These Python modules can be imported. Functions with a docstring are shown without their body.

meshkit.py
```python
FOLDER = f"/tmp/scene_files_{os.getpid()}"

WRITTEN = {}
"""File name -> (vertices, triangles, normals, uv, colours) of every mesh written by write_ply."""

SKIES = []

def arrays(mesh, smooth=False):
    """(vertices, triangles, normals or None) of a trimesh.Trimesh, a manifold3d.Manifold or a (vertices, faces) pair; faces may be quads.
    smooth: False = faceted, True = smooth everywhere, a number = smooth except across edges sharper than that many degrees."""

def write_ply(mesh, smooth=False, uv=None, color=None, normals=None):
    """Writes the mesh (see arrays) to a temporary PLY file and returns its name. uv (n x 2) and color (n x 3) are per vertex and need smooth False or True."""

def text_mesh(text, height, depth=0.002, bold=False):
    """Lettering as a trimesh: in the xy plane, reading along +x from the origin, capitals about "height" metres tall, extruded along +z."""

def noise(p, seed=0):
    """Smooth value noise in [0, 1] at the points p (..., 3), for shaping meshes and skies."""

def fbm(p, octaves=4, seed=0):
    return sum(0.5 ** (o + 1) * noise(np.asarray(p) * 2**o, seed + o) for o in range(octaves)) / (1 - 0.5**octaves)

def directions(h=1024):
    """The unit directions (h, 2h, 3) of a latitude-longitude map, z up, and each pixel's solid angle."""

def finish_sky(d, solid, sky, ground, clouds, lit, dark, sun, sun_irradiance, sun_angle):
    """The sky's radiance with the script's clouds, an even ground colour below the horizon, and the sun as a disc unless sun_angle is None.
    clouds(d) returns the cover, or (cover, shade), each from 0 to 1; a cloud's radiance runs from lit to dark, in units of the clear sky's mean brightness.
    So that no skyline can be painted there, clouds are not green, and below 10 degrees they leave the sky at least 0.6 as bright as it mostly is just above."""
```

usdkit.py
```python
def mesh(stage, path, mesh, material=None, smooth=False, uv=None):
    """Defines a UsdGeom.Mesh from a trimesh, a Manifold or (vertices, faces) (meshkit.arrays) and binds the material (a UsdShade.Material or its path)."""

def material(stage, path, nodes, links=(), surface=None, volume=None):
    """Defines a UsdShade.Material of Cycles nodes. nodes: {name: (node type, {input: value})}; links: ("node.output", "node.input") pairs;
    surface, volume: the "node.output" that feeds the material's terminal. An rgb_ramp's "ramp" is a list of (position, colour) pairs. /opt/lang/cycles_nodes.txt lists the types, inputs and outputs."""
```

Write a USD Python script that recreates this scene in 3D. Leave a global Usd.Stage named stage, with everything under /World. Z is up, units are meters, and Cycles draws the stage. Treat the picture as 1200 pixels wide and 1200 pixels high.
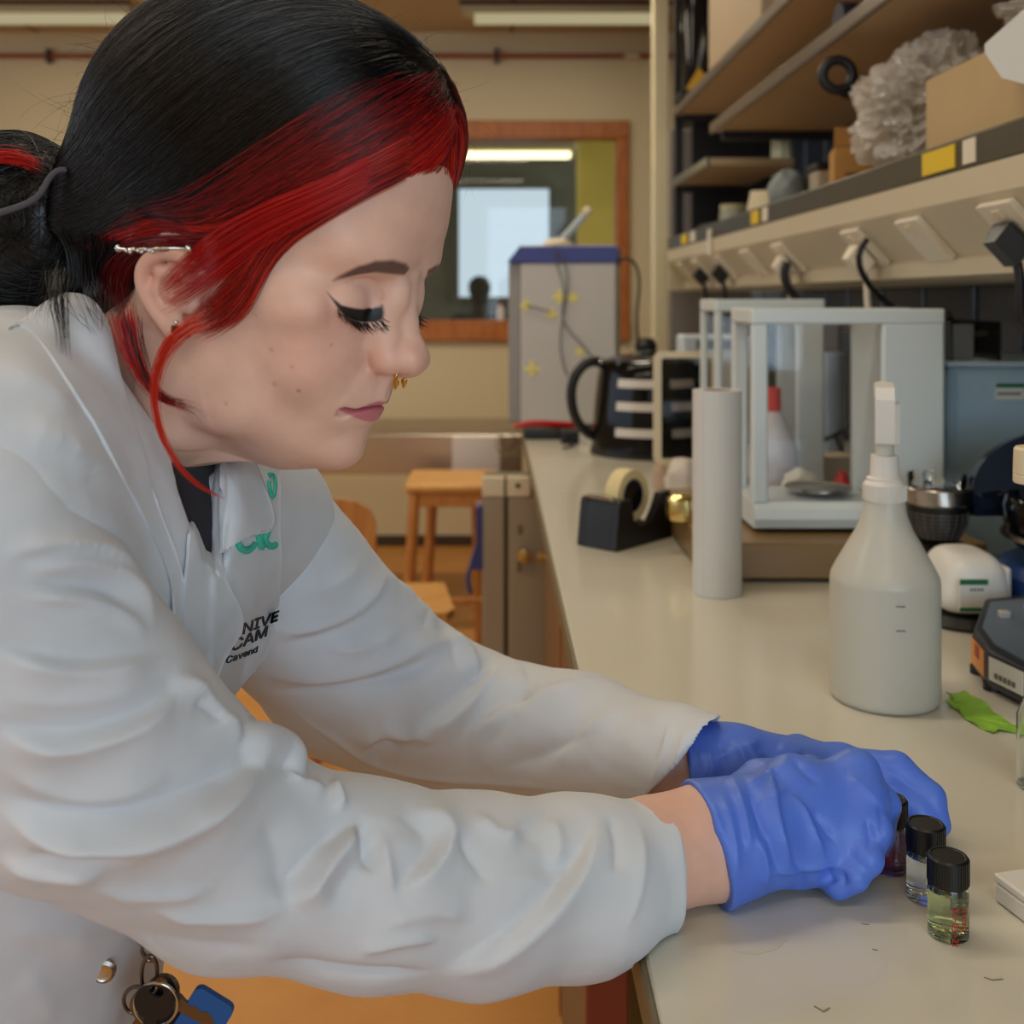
import math, random
import numpy as np, trimesh, usdkit, meshkit
import manifold3d as m3
from scipy.spatial import cKDTree
from scipy.interpolate import RBFInterpolator, CubicSpline
from shapely.geometry import Polygon, box as sbox
from pxr import Usd, UsdGeom, UsdLux, UsdShade, Gf, Sdf, Vt

stage = Usd.Stage.CreateInMemory()
UsdGeom.SetStageUpAxis(stage, 'Z')
UsdGeom.SetStageMetersPerUnit(stage, 1.0)
UsdGeom.Xform.Define(stage, '/World')
RNG = np.random.default_rng(7)
random.seed(7)

# ------------------------------------------------------------------ camera
CAMZ, F, VX, VY = 1.28, 1300.0, 577.0, 350.0      # focal length and principal point in pixels of the 1200 frame
cam = UsdGeom.Camera.Define(stage, '/World/camera')
cam.AddTranslateOp().Set(Gf.Vec3d(0, 0, CAMZ))
cam.AddRotateXOp().Set(90.0)
cam.CreateHorizontalApertureAttr(36.0)
cam.CreateVerticalApertureAttr(36.0)
cam.CreateFocalLengthAttr(F / 1200 * 36.0)
cam.CreateHorizontalApertureOffsetAttr((600 - VX) / 1200 * 36.0)
cam.CreateVerticalApertureOffsetAttr(-(600 - VY) / 1200 * 36.0)
cam.CreateClippingRangeAttr(Gf.Vec2f(0.05, 100))
cam.CreateFStopAttr(8.0)
cam.CreateFocusDistanceAttr(0.70)
cam.CreateExposureAttr(-0.02)

# ------------------------------------------------------------------ light: daylight from the window side (left, behind the camera), warm tubes overhead
dome = UsdLux.DomeLight.Define(stage, '/World/sky')
dome.CreateColorAttr(Gf.Vec3f(0.74, 0.87, 1.0))
dome.CreateIntensityAttr(0.45)

def rect_light(name, loc, w, h, rot, color, power):
    l = UsdLux.RectLight.Define(stage, '/World/' + name)
    l.AddTranslateOp().Set(Gf.Vec3d(*loc)); l.AddRotateXYZOp().Set(Gf.Vec3f(*rot))
    l.CreateWidthAttr(w); l.CreateHeightAttr(h); l.CreateColorAttr(Gf.Vec3f(*color)); l.CreateIntensityAttr(power)
    return l

rect_light('window_daylight', (0.95, -2.42, 1.68), 2.0, 1.5, (90, 0, 0), (0.62, 0.82, 1.0), 3.4)
for k, x in enumerate((0.34, -1.95)):        # the two lit battens near the back wall
    rect_light('batten_%d' % k, (x, 5.2, 2.56), 1.1, 0.08, (0, 0, 0), (1.0, 0.89, 0.70), 3.0)
WARM = (1.0, 0.89, 0.70)
CEIL = 2.66
TUBES = [(-0.25, 1.1), (-1.6, 1.1), (-0.25, 2.9), (-1.6, 2.9), (-0.25, -0.7), (-1.6, -0.7), (0.2, 4.1), (-1.5, 4.1)]   # bay ceiling lights, out of frame; far pair added to brighten back wall
for k, (x, y) in enumerate(TUBES):
    rect_light('tube_light_%d' % k, (x, y, CEIL - 0.075), 1.15, 0.16, (0, 0, 0), WARM, 12.0 if y < 4 else 22.0)

# ------------------------------------------------------------------ helpers
def P(px, py, Y):
    "point seen at a pixel of the photograph, at depth Y"
    return np.array([(px - VX) / F * Y, Y, CAMZ + (VY - py) / F * Y])

def lin(c):
    c = np.asarray(c, float) / 255.0
    return np.where(c <= 0.04045, c / 12.92, ((c + 0.055) / 1.055) ** 2.4)

_names = {}
def numbered(path):
    k = _names.get(path, 0); _names[path] = k + 1
    return path if k == 0 else '%s_%03d' % (path, k)

def tag(p, label=None, cat=None, group=None, kind=None):
    for k, v in (('label', label), ('category', cat), ('group', group), ('kind', kind)):
        if v: p.SetCustomDataByKey(k, v)
    return p

def thing(name, label, cat, loc=(0, 0, 0), rz=0.0, group=None, kind=None):
    x = UsdGeom.Xform.Define(stage, numbered('/World/' + name))
    x.AddTranslateOp().Set(Gf.Vec3d(*map(float, loc))); x.AddRotateZOp().Set(float(rz))
    return tag(x.GetPrim(), label, cat, group, kind)

def part(name, mesh, mat, parent=None, label=None, smooth=30, kind=None, color=None):
    base = '/World' if parent is None else str(parent.GetPath())
    if isinstance(mesh, (list, tuple)) and len(mesh) and isinstance(mesh[0], trimesh.Trimesh):
        mesh = trimesh.util.concatenate(list(mesh))
    p = usdkit.mesh(stage, numbered(base + '/' + name), mesh, mat, smooth=smooth)
    if color is not None:
        pv = UsdGeom.PrimvarsAPI(p).CreatePrimvar('tint', Sdf.ValueTypeNames.Color3fArray, 'vertex')
        pv.Set(Vt.Vec3fArray.FromNumpy(np.asarray(color, np.float32)))
    return tag(p.GetPrim(), label, None, None, kind)

def copy_of(src, label, loc, rz=0.0, group=None):
    d = src.GetCustomData()
    name = src.GetName()
    import re
    r = thing(re.sub(r'_\d{3}$', '', name), label, d['category'], loc, rz, group or d.get('group'))
    r.GetReferences().AddInternalReference(src.GetPath()); r.SetInstanceable(True)
    return r

def structure(name, mesh, mat, label=None, cat=None, smooth=30):
    p = part(name, mesh, mat, None, smooth=smooth)
    return tag(p, label, cat, None, 'structure')

# --- meshes
def T(m, loc=(0, 0, 0), rx=0, ry=0, rz=0):
    R = trimesh.transformations.euler_matrix(*np.radians([rx, ry, rz]), 'sxyz')
    R[:3, 3] = loc
    m = m.copy(); m.apply_transform(R); return m

def bx(x0, x1, y0, y1, z0, z1, b=0.0):
    "a box by its extents; b is the chamfer of its edges"
    x0, x1, y0, y1, z0, z1 = min(x0, x1), max(x0, x1), min(y0, y1), max(y0, y1), min(z0, z1), max(z0, z1)
    if b <= 0:
        m = trimesh.creation.box([x1 - x0, y1 - y0, z1 - z0]); m.apply_translation([(x0 + x1) / 2, (y0 + y1) / 2, (z0 + z1) / 2]); return m
    b = min(b, (x1 - x0) / 2.01, (y1 - y0) / 2.01, (z1 - z0) / 2.01)
    c, h = np.array([(x0 + x1) / 2, (y0 + y1) / 2, (z0 + z1) / 2]), np.array([x1 - x0, y1 - y0, z1 - z0]) / 2
    pts = []
    k = b * 0.42
    for s in np.ndindex(2, 2, 2):
        sg = np.array(s) * 2 - 1
        for a in range(3):
            d = np.full(3, b); d[a] = 0.0
            pts.append(c + sg * (h - d))
        pts.append(c + sg * (h - np.full(3, k)))
    return trimesh.Trimesh(*_hull(pts), process=False)

def _hull(pts):
    h = trimesh.convex.convex_hull(np.array(pts)); return h.vertices, h.faces

def lathe(prof, n=40, loc=(0, 0, 0)):
    m = trimesh.creation.revolve(np.array(prof, float), sections=n)
    m.fix_normals(); m.apply_translation(loc); return m

def prism(poly, h, loc=(0, 0, 0), rx=0, ry=0, rz=0):
    m = trimesh.creation.extrude_polygon(poly if hasattr(poly, 'exterior') else Polygon(poly), h, engine='earcut')
    return T(m, loc, rx, ry, rz)

def rrect(w, h, r, n=5):
    return sbox(-w / 2 + r, -h / 2 + r, w / 2 - r, h / 2 - r).buffer(r, quad_segs=n)

def smoothline(pts, n=30):
    pts = np.asarray(pts, float)
    t = np.r_[0, np.cumsum(np.linalg.norm(np.diff(pts, axis=0), axis=1))]
    return CubicSpline(t, pts)(np.linspace(0, t[-1], n))

def tube(pts, r, sides=8, cap=True):
    p = np.asarray(pts, float); n = len(p)
    r = np.broadcast_to(np.asarray(r, float), (n,))
    t = np.gradient(p, axis=0); t /= np.linalg.norm(t, axis=1, keepdims=True) + 1e-12
    a = np.zeros_like(p)
    a0 = np.cross(t[0], [0, 0, 1.0] if abs(t[0][2]) < 0.9 else [1.0, 0, 0]); a0 /= np.linalg.norm(a0); a[0] = a0
    for i in range(1, n):
        v = a[i - 1] - t[i] * np.dot(a[i - 1], t[i]); a[i] = v / (np.linalg.norm(v) + 1e-12)
    b = np.cross(t, a); ang = np.arange(sides) * 2 * np.pi / sides
    v = p[:, None] + r[:, None, None] * (np.cos(ang)[None, :, None] * a[:, None] + np.sin(ang)[None, :, None] * b[:, None])
    i, j = np.meshgrid(np.arange(n - 1), np.arange(sides), indexing='ij')
    q = np.stack([i * sides + j, i * sides + (j + 1) % sides, (i + 1) * sides + (j + 1) % sides, (i + 1) * sides + j], -1).reshape(-1, 4)
    f = np.vstack([q[:, [0, 1, 2]], q[:, [0, 2, 3]]])
    v = v.reshape(-1, 3)
    if cap:
        v = np.vstack([v, p[:1], p[-1:]]); k = np.arange(sides); kk = (k + 1) % sides
        f = np.vstack([f, np.stack([np.full(sides, n * sides), kk, k], 1), np.stack([np.full(sides, n * sides + 1), (n - 1) * sides + k, (n - 1) * sides + kk], 1)])
    m = trimesh.Trimesh(v, f, process=False)
    return m

def ball(r, loc, sub=2, s=(1, 1, 1)):
    m = trimesh.creation.icosphere(sub, r); m.apply_scale(s); m.apply_translation(loc); return m

def cyl(r, p0, p1, n=20, r1=None):
    p0, p1 = np.asarray(p0, float), np.asarray(p1, float)
    return tube([p0, p1], [r, r if r1 is None else r1], n)

def text(s, h, depth, origin, xdir, up, bold=False):
    m = meshkit.text_mesh(s, h, depth, bold)
    x = np.asarray(xdir, float); x /= np.linalg.norm(x); u = np.asarray(up, float); u -= x * np.dot(x, u); u /= np.linalg.norm(u)
    M = np.eye(4); M[:3, 0], M[:3, 1], M[:3, 2], M[:3, 3] = x, u, np.cross(x, u), origin
    m.apply_transform(M); return m

# --- materials
def mat(name, rgb, rough=0.5, metal=0.0, var=0.0, vscale=8.0, stretch=(1, 1, 1), bump=0.0, bscale=200.0, spec=0.5, rgb2=None, **kw):
    "principled material; var mixes the colour towards rgb2 (or a darker tone) with noise"
    c = lin(rgb)
    nodes = {'p': ('principled_bsdf', dict(roughness=rough, metallic=metal, specular_ior_level=spec, base_color=tuple(c), **kw))}
    links = []
    if var > 0 or bump > 0:
        nodes['tc'] = ('texture_coordinate', {}); nodes['mp'] = ('mapping', dict(scale=stretch)); links.append(('tc.object', 'mp.vector'))
    if var > 0:
        c2 = lin(rgb2) if rgb2 is not None else c * 0.55
        nodes['n'] = ('noise_texture', dict(scale=vscale, detail=4.0, roughness=0.55))
        nodes['r'] = ('rgb_ramp', dict(ramp=[(0.3, tuple(c)), (0.72, tuple(c * (1 - var) + c2 * var))]))
        links += [('mp.vector', 'n.vector'), ('n.fac', 'r.fac'), ('r.color', 'p.base_color')]
    if bump > 0:
        nodes['bn'] = ('noise_texture', dict(scale=bscale, detail=3.0)); nodes['b'] = ('bump', dict(strength=bump, distance=0.002))
        links += [('mp.vector', 'bn.vector'), ('bn.fac', 'b.height'), ('b.normal', 'p.normal')]
    return usdkit.material(stage, '/World/Looks/' + name, nodes, links, surface='p.BSDF')

def wood(name, rgb, rgb2, scale=6.0, stretch=(1, 14, 14), rough=0.45):
    nodes = {'tc': ('texture_coordinate', {}), 'mp': ('mapping', dict(scale=stretch)), 'n': ('noise_texture', dict(scale=scale, detail=5.0, distortion=0.6)),
             'r': ('rgb_ramp', dict(ramp=[(0.3, tuple(lin(rgb))), (0.7, tuple(lin(rgb2)))])), 'p': ('principled_bsdf', dict(roughness=rough))}
    return usdkit.material(stage, '/World/Looks/' + name, nodes, [('tc.object', 'mp.vector'), ('mp.vector', 'n.vector'), ('n.fac', 'r.fac'), ('r.color', 'p.base_color')], surface='p.BSDF')

def glow(name, rgb, strength):
    return usdkit.material(stage, '/World/Looks/' + name, {'e': ('emission', dict(color=tuple(lin(rgb)), strength=strength))}, surface='e.emission')

def pane_mat(name, tint=(1, 1, 1), rough=0.02):
    return usdkit.material(stage, '/World/Looks/' + name, {'t': ('transparent_bsdf', dict(color=tint)), 'g': ('glossy_bsdf', dict(color=(1, 1, 1), roughness=rough)), 'f': ('fresnel', dict(IOR=1.25)), 'm': ('mix_closure', {})},
                           [('f.fac', 'm.fac'), ('t.BSDF', 'm.closure1'), ('g.BSDF', 'm.closure2')], surface='m.closure')

def glass(name, rgb=(255, 255, 255), rough=0.0, ior=1.45):
    return usdkit.material(stage, '/World/Looks/' + name, {'p': ('principled_bsdf', dict(base_color=tuple(lin(rgb)), transmission_weight=1.0, roughness=rough, ior=ior))}, surface='p.BSDF')
# ------------------------------------------------------------------ the room
M_wall = mat('wall_paint', (222, 208, 172), 0.8, var=0.10, vscale=1.5)
M_ceil = mat('ceiling_paint', (196, 172, 132), 0.85, var=0.1, vscale=1.0)
M_floor = mat('floor_sheet', (208, 148, 76), 0.45, var=0.5, vscale=5.0, rgb2=(184, 120, 56))
M_base = mat('baseboard_dark', (70, 52, 40), 0.6)
M_oak = wood('oak_trim', (196, 120, 52), (160, 88, 36), 5.0, (12, 12, 2))
M_pane = pane_mat('window_glass')
M_paneldark = mat('dark_panel', (46, 60, 76), 0.22, var=0.4, vscale=6, spec=0.6)
M_black = mat('black_plastic', (14, 14, 16), 0.42)
M_blackgloss = mat('black_gloss', (9, 10, 13), 0.08, spec=0.3)
M_white = mat('white_plastic', (226, 222, 214), 0.4)
M_cream = mat('cream_plastic', (222, 208, 176), 0.45)
M_steel = mat('steel', (190, 184, 176), 0.22, 1.0)
M_chrome = mat('chrome', (215, 212, 206), 0.1, 1.0)
M_yellow = mat('yellow_label', (224, 190, 30), 0.5)
M_red = mat('red_plastic', (196, 24, 20), 0.4)
M_grey = mat('grey_metal_paint', (176, 174, 170), 0.45, var=0.08)
M_blue = mat('blue_plastic', (54, 66, 140), 0.45)
YW = 5.75
def wz(py, Y=YW): return CAMZ + (VY - py) / F * Y
def wx(px, Y=YW): return (px - VX) / F * Y

structure('floor', bx(-4.2, 2.2, -2.5, YW + 3.3, -0.05, 0.0), M_floor)
ceil = structure('ceiling', bx(-4.2, 2.2, -2.5, YW, CEIL, CEIL + 0.1), M_ceil)
W0, W1, WZ0, WZ1 = -0.78, wx(737), wz(399), wz(142)
structure('wall_back', [bx(-4.2, W0, YW, YW + 0.12, 0, CEIL), bx(W1, 2.2, YW, YW + 0.12, 0, CEIL), bx(W0, W1, YW, YW + 0.12, 0, WZ0), bx(W0, W1, YW, YW + 0.12, WZ1, CEIL)], M_wall)
structure('baseboard_back', bx(-4.2, 2.2, YW - 0.015, YW - 0.0005, 0.0, 0.055, 0.004), M_base)
structure('wall_left', [bx(-4.3, -4.2, -2.5, YW, 0, 0.9), bx(-4.3, -4.2, -2.5, YW, 2.45, CEIL), bx(-4.3, -4.2, 3.6, YW, 0.9, 2.45)], M_wall)
structure('wall_behind', [bx(-4.2, -0.1, -2.6, -2.5, 0, CEIL), bx(2.0, 2.2, -2.6, -2.5, 0, CEIL), bx(-0.1, 2.0, -2.6, -2.5, 0, 0.9), bx(-0.1, 2.0, -2.6, -2.5, 2.45, CEIL)], M_wall)
# ceiling joints as the faint panel lines above the lights
for x in (-2.35, -1.15, 0.1):
    part('ceiling_joint', bx(x - 0.006, x + 0.006, -2.5, YW - 0.01, CEIL - 0.004, CEIL - 0.0005), M_base, ceil)
# window to the next laboratory
win = thing('window_1', None, None, kind='structure')
fw = 0.066
part('frame_bar', bx(W0, W1, YW - 0.03, YW + 0.1, WZ1 - 0.092, WZ1, 0.006), M_oak, win)
part('frame_bar', bx(W0, W1, YW - 0.045, YW + 0.1, WZ0, WZ0 + 0.105, 0.006), M_oak, win)
part('frame_bar', bx(W0, W0 + fw, YW - 0.028, YW + 0.1, WZ0 + 0.105, WZ1 - 0.092, 0.006), M_oak, win)
part('frame_bar', bx(W1 - fw, W1, YW - 0.028, YW + 0.1, WZ0 + 0.105, WZ1 - 0.092, 0.006), M_oak, win)
part('pane', bx(W0 + fw, W1 - fw, YW + 0.04, YW + 0.046, WZ0 + 0.105, WZ1 - 0.092), M_pane, win)
# the next room behind that window
M_ywall = mat('yellow_wall', (206, 190, 96), 0.8, var=0.15, vscale=3)
M_gwall = mat('olive_wall', (104, 106, 92), 0.8, var=0.3, vscale=2)
YB = 8.6
structure('wall_far', bx(-3.0, 2.2, YB, YB + 0.1, 0, 3.0), M_gwall)
structure('wall_partition', bx(wx(677, 6.7), 1.6, 6.7, 6.8, 0, 3.0), M_ywall)
structure('ceiling_far', bx(-3.0, 2.2, YW + 0.13, YB, 2.75, 2.85), M_ywall)
M_day = glow('reflected_daylight', (214, 236, 246), 0.80)  # window reflection in the internal glass, built as a glowing pane beyond it
w2 = thing('reflected_window_2', None, None, kind='structure')
a, b, c, d = wx(538, YB), wx(643, YB), wz(348, YB), wz(222, YB)
part('pane', bx(a, b, YB - 0.03, YB - 0.012, c, d), M_day, w2)
M_gframe = mat('olive_frame', (84, 88, 78), 0.6)
part('frame_bar', bx(a - 0.04, b + 0.04, YB - 0.05, YB - 0.005, d, d + 0.05), M_gframe, w2)
part('frame_bar', bx(a - 0.04, b + 0.04, YB - 0.05, YB - 0.005, c - 0.05, c), M_gframe, w2)
part('frame_bar', bx(a - 0.04, a, YB - 0.05, YB - 0.005, c, d), M_gframe, w2)
part('frame_bar', bx(b, b + 0.04, YB - 0.05, YB - 0.005, c, d), M_gframe, w2)
M_tube = glow('fluorescent_glow', (255, 246, 190), 2.6)
M_fix = mat('fixture_body', (196, 186, 150), 0.5)
def tube_lamp(label, x0, x1, Y, z, n=2):
    t = thing('ceiling_light', label, 'ceiling light', (0, 0, 0))
    part('housing', bx(x0 - 0.03, x1 + 0.03, Y - 0.09, Y + 0.09, z + 0.02, z + 0.06, 0.008), M_fix, t)
    for k in range(n):
        y = Y + (k - (n - 1) / 2) * 0.11
        part('tube', cyl(0.014, (x0, y, z), (x1, y, z), 12), M_tube, t)
        for xe in (x0 - 0.02, x1): part('end_cap', bx(xe, xe + 0.02, y - 0.016, y + 0.016, z - 0.016, z + 0.02), M_fix, t)
    return t
tube_lamp('twin bright tube light hanging behind the internal window', wx(470, 6.55), wx(668, 6.55), 6.55, wz(182, 6.55))
# dark figure standing in for the silhouette in the reflected window
M_dark = mat('silhouette_dark', (52, 50, 40), 0.8)
by = thing('person', 'dark standing figure in place of the silhouette reflected in the internal window', 'person', (wx(562, 8.0), 8.0, 0))
def hullpts(balls):
    out = [ball(r, p, 1).vertices for r, p in balls]
    return m3.Manifold.hull_points(np.vstack(out))
def blend(bones, length=0.03, rounds=10):
    m = m3.Manifold()
    for b_ in bones: m = m + hullpts(b_)
    m = m.refine_to_length(length).to_mesh()
    t = trimesh.Trimesh(m.vert_properties[:, :3], m.tri_verts, process=True)
    trimesh.smoothing.filter_taubin(t, iterations=rounds); return t
zt = wz(320, 8.0)
bb = [[(0.085, (0, 0, zt - 0.10)), (0.07, (0, -0.02, zt - 0.16))], [(0.055, (0, 0, zt - 0.18)), (0.06, (0, 0, zt - 0.28))],
      [(0.075, (-0.15, 0, zt - 0.36)), (0.075, (0.15, 0, zt - 0.36)), (0.13, (-0.05, 0, zt - 0.85)), (0.13, (0.05, 0, zt - 0.85))]]
for s in (-1, 1):
    bb += [[(0.07, (s * 0.17, 0, zt - 0.37)), (0.05, (s * 0.23, 0, zt - 0.65))], [(0.05, (s * 0.23, 0, zt - 0.65)), (0.04, (s * 0.2, -0.1, zt - 0.88))],
           [(0.1, (s * 0.09, 0, zt - 0.9)), (0.065, (s * 0.09, 0, 0.48))], [(0.065, (s * 0.09, 0, 0.48)), (0.05, (s * 0.09, 0, 0.06))], [(0.045, (s * 0.09, 0.03, 0.045)), (0.04, (s * 0.09, -0.16, 0.04))]]
part('body', blend(bb), M_dark, by, smooth=True)
# bottles on the far sill of the internal window
def sill_bottle(px, h, r, mcap, label):
    t = thing('sill_bottle', label, 'bottle', (wx(px, YW - 0.0), YW + 0.075, WZ0 + 0.1053))
    part('bottle_body', lathe([(0, 0), (r, 0), (r, h * 0.62), (r * 0.45, h * 0.8), (r * 0.45, h * 0.86), (0, h * 0.86)], 24), M_white, t)
    part('cap', lathe([(0, h * 0.862), (r * 0.55, h * 0.862), (r * 0.55, h), (0, h)], 20), mcap, t)
sill_bottle(604, 0.17, 0.032, M_white, 'white bottle on the window sill left of the blue-topped instrument')
sill_bottle(587, 0.09, 0.02, M_red, 'small red-capped bottle on the window sill')
# red pipe along the back wall
M_pipe = mat('red_pipe', (150, 74, 44), 0.5)
pp = thing('wall_pipe', 'thin reddish pipe running along the top of the back wall', 'pipe', (0, YW - 0.03, wz(67)))
part('pipe_run', cyl(0.013, (-3.6, 0, 0), (wx(731), 0, 0), 10), M_pipe, pp)
part('pipe_run', cyl(0.013, (wx(748), 0, 0), (1.6, 0, 0), 10), M_pipe, pp)
part('coupling', cyl(0.018, (wx(731), 0, 0), (wx(748), 0, 0), 10), M_wall, pp, label='pale coupling joining the red pipe')
for px in (60, 582):
    part('bracket', [bx(wx(px) - 0.012, wx(px) + 0.012, -0.02, 0.03, -0.035, 0.035, 0.003)], M_base, pp)
# ceiling lights in the frame
M_tubedim = glow('fluorescent_dim', (255, 240, 190), 0.42)
def ceiling_lamp(label, x0, x1, Y):
    t = thing('batten_light', label, 'ceiling light', (0, Y, CEIL - 0.001))
    part('housing', bx(x0, x1, -0.06, 0.06, -0.05, 0.0, 0.006), M_fix, t)
    part('shadow_strip', bx(x0 - 0.01, x1 + 0.01, -0.075, -0.062, -0.018, 0.0, 0.003), M_base, t, label='dark strip standing in for the shadow along the light')  # shadow along the batten, put in as a dark strip
    part('diffuser', T(prism(rrect(0.085, 0.045, 0.02), x1 - x0 - 0.09), (x0 + 0.06, 0.0, -0.066), 90, 0, 90), M_tubedim, t)
    return t
ceiling_lamp('pale batten light on the ceiling at the top middle, right of the dark hair', wx(541, 5.2), wx(786, 5.2), 5.2)
ceiling_lamp('pale batten light on the ceiling at the top left, behind the dark hair', wx(-90, 5.2), wx(156, 5.2), 5.2)
for k, (x, y) in enumerate(TUBES):   # housings of the lights over the bay, out of the frame
    t = thing('bay_light', 'unseen white tube light on the ceiling above the bay', 'ceiling light', (x, y, CEIL - 0.0305), group='tube lights above the bay')
    part('housing', bx(-0.62, 0.62, -0.1, 0.1, -0.03, 0.03, 0.006), M_fix, t)

# right wall of dark glossy panels behind the bench
XR = 0.95
wr = structure('wall_right', bx(XR + 0.03, XR + 0.1, -0.4, YW, 0, CEIL), mat('panel_backing', (20, 22, 26), 0.6))
y = 0.35
while y < 3.9:
    w = 0.2 if int(y * 10) % 3 else 0.26
    part('panel', bx(XR, XR + 0.028, y, y + w - 0.018, 0.93, 2.5, 0.004), M_paneldark, wr)
    y += w
# end panels at the far end of the bench: pale post and grey side sheets
structure('trim_1', bx(wx(766, 3.86), wx(784, 3.86), 3.86, 3.92, 0.0, CEIL - 0.001, 0.004), mat('cream_post', (228, 216, 178), 0.35))
structure('trim_2', bx(wx(785, 3.8), 0.79, 3.8, 3.83, 0.0, 1.86, 0.004), mat('grey_sheet', (140, 132, 128), 0.5))
# ------------------------------------------------------------------ the bench
BZ, XE = 0.90, 0.0844
M_top = mat('worktop_laminate', (214, 209, 192), 0.17, var=0.14, vscale=3.0, rgb2=(190, 182, 160), bump=0.02, bscale=60)
M_edge = mat('worktop_edge', (112, 100, 74), 0.5)
M_brownpanel = mat('brown_panel', (126, 96, 62), 0.6, var=0.2)
M_redbrown = mat('redbrown_panel', (132, 54, 22), 0.55, var=0.1)
M_railwood = wood('rail_wood', (190, 116, 50), (150, 84, 34), 5, (14, 2, 14))
for y0, y1, l in ((0.12, 2.194, 'long pale beige laminate worktop under the vials and the spray bottle'), (2.198, 3.74, 'far pale beige worktop section under the striped kettle')):
    t = thing('worktop', l, 'worktop', (0, 0, 0))
    part('slab', bx(XE + 0.004, XR - 0.001, y0, y1, BZ - 0.028, BZ, 0.002), M_top, t)
    part('edge_strip', bx(XE, XE + 0.0038, y0, y1, BZ - 0.028, BZ - 0.0008, 0.001), M_edge, t, label='brownish edge strip')
t = thing('bench_frame', 'wooden bench frame with orange rails and a red-brown end panel under the worktop', 'bench frame')
part('rail', bx(XE + 0.008, XE + 0.03, 0.15, 1.17, 0.845, 0.866, 0.002), M_railwood, t)
part('rail', bx(XE + 0.02, XE + 0.045, 0.15, 1.17, 0.80, 0.825, 0.002), M_railwood, t)
part('end_panel', bx(0.10, 0.145, 1.18, 1.2, 0.02, 0.84, 0.002), M_redbrown, t, label='red-brown end panel')
# grey cabinet at the far end
M_cab = mat('cabinet_taupe', (160, 146, 124), 0.5, var=0.06)
YC = 2.62
def cx(px, Y=YC): return (px - VX) / F * Y
def cz(py, Y=YC): return CAMZ + (VY - py) / F * Y
t = thing('cabinet', 'taupe lab cabinet with brass knob beside the far worktop edge', 'cabinet')
part('body', bx(cx(567), 0.6, YC + 0.024, YC + 0.09, 0.03, 0.858, 0.004), M_edge, t)
d = part('door', bx(cx(565), cx(591), YC, YC + 0.02, 0.04, cz(583), 0.003), M_cab, t)
d2 = part('door', bx(cx(596), cx(653), YC, YC + 0.02, 0.04, cz(583), 0.003), M_cab, t)
part('top_strip', bx(cx(565), cx(591), YC - 0.003, YC + 0.02, cz(582), cz(559), 0.002), M_cream, t)
ts = part('top_strip', bx(cx(594), cx(622), YC - 0.003, YC + 0.02, cz(582), cz(559), 0.002), M_cream, t)
part('screw_hole', cyl(0.006, (cx(607), YC - 0.0045, cz(569)), (cx(607), YC - 0.0031, cz(569)), 12), M_black, ts)
M_brass = mat('brass', (212, 186, 120), 0.3, 1.0)
part('knob', T(lathe([(0, 0), (0.009, 0), (0.006, 0.012), (0.016, 0.018), (0.016, 0.034), (0, 0.038)], 20), (cx(614), YC, cz(648)), 90), M_brass, d2)
part('keyhole', bx(cx(607), cx(612), YC - 0.002, YC - 0.0002, cz(626), cz(615), 0.0005), M_edge, d2)
part('keyhole', bx(cx(606), cx(611), YC - 0.002, YC - 0.0002, cz(670), cz(658), 0.0005), M_edge, d2)
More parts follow.
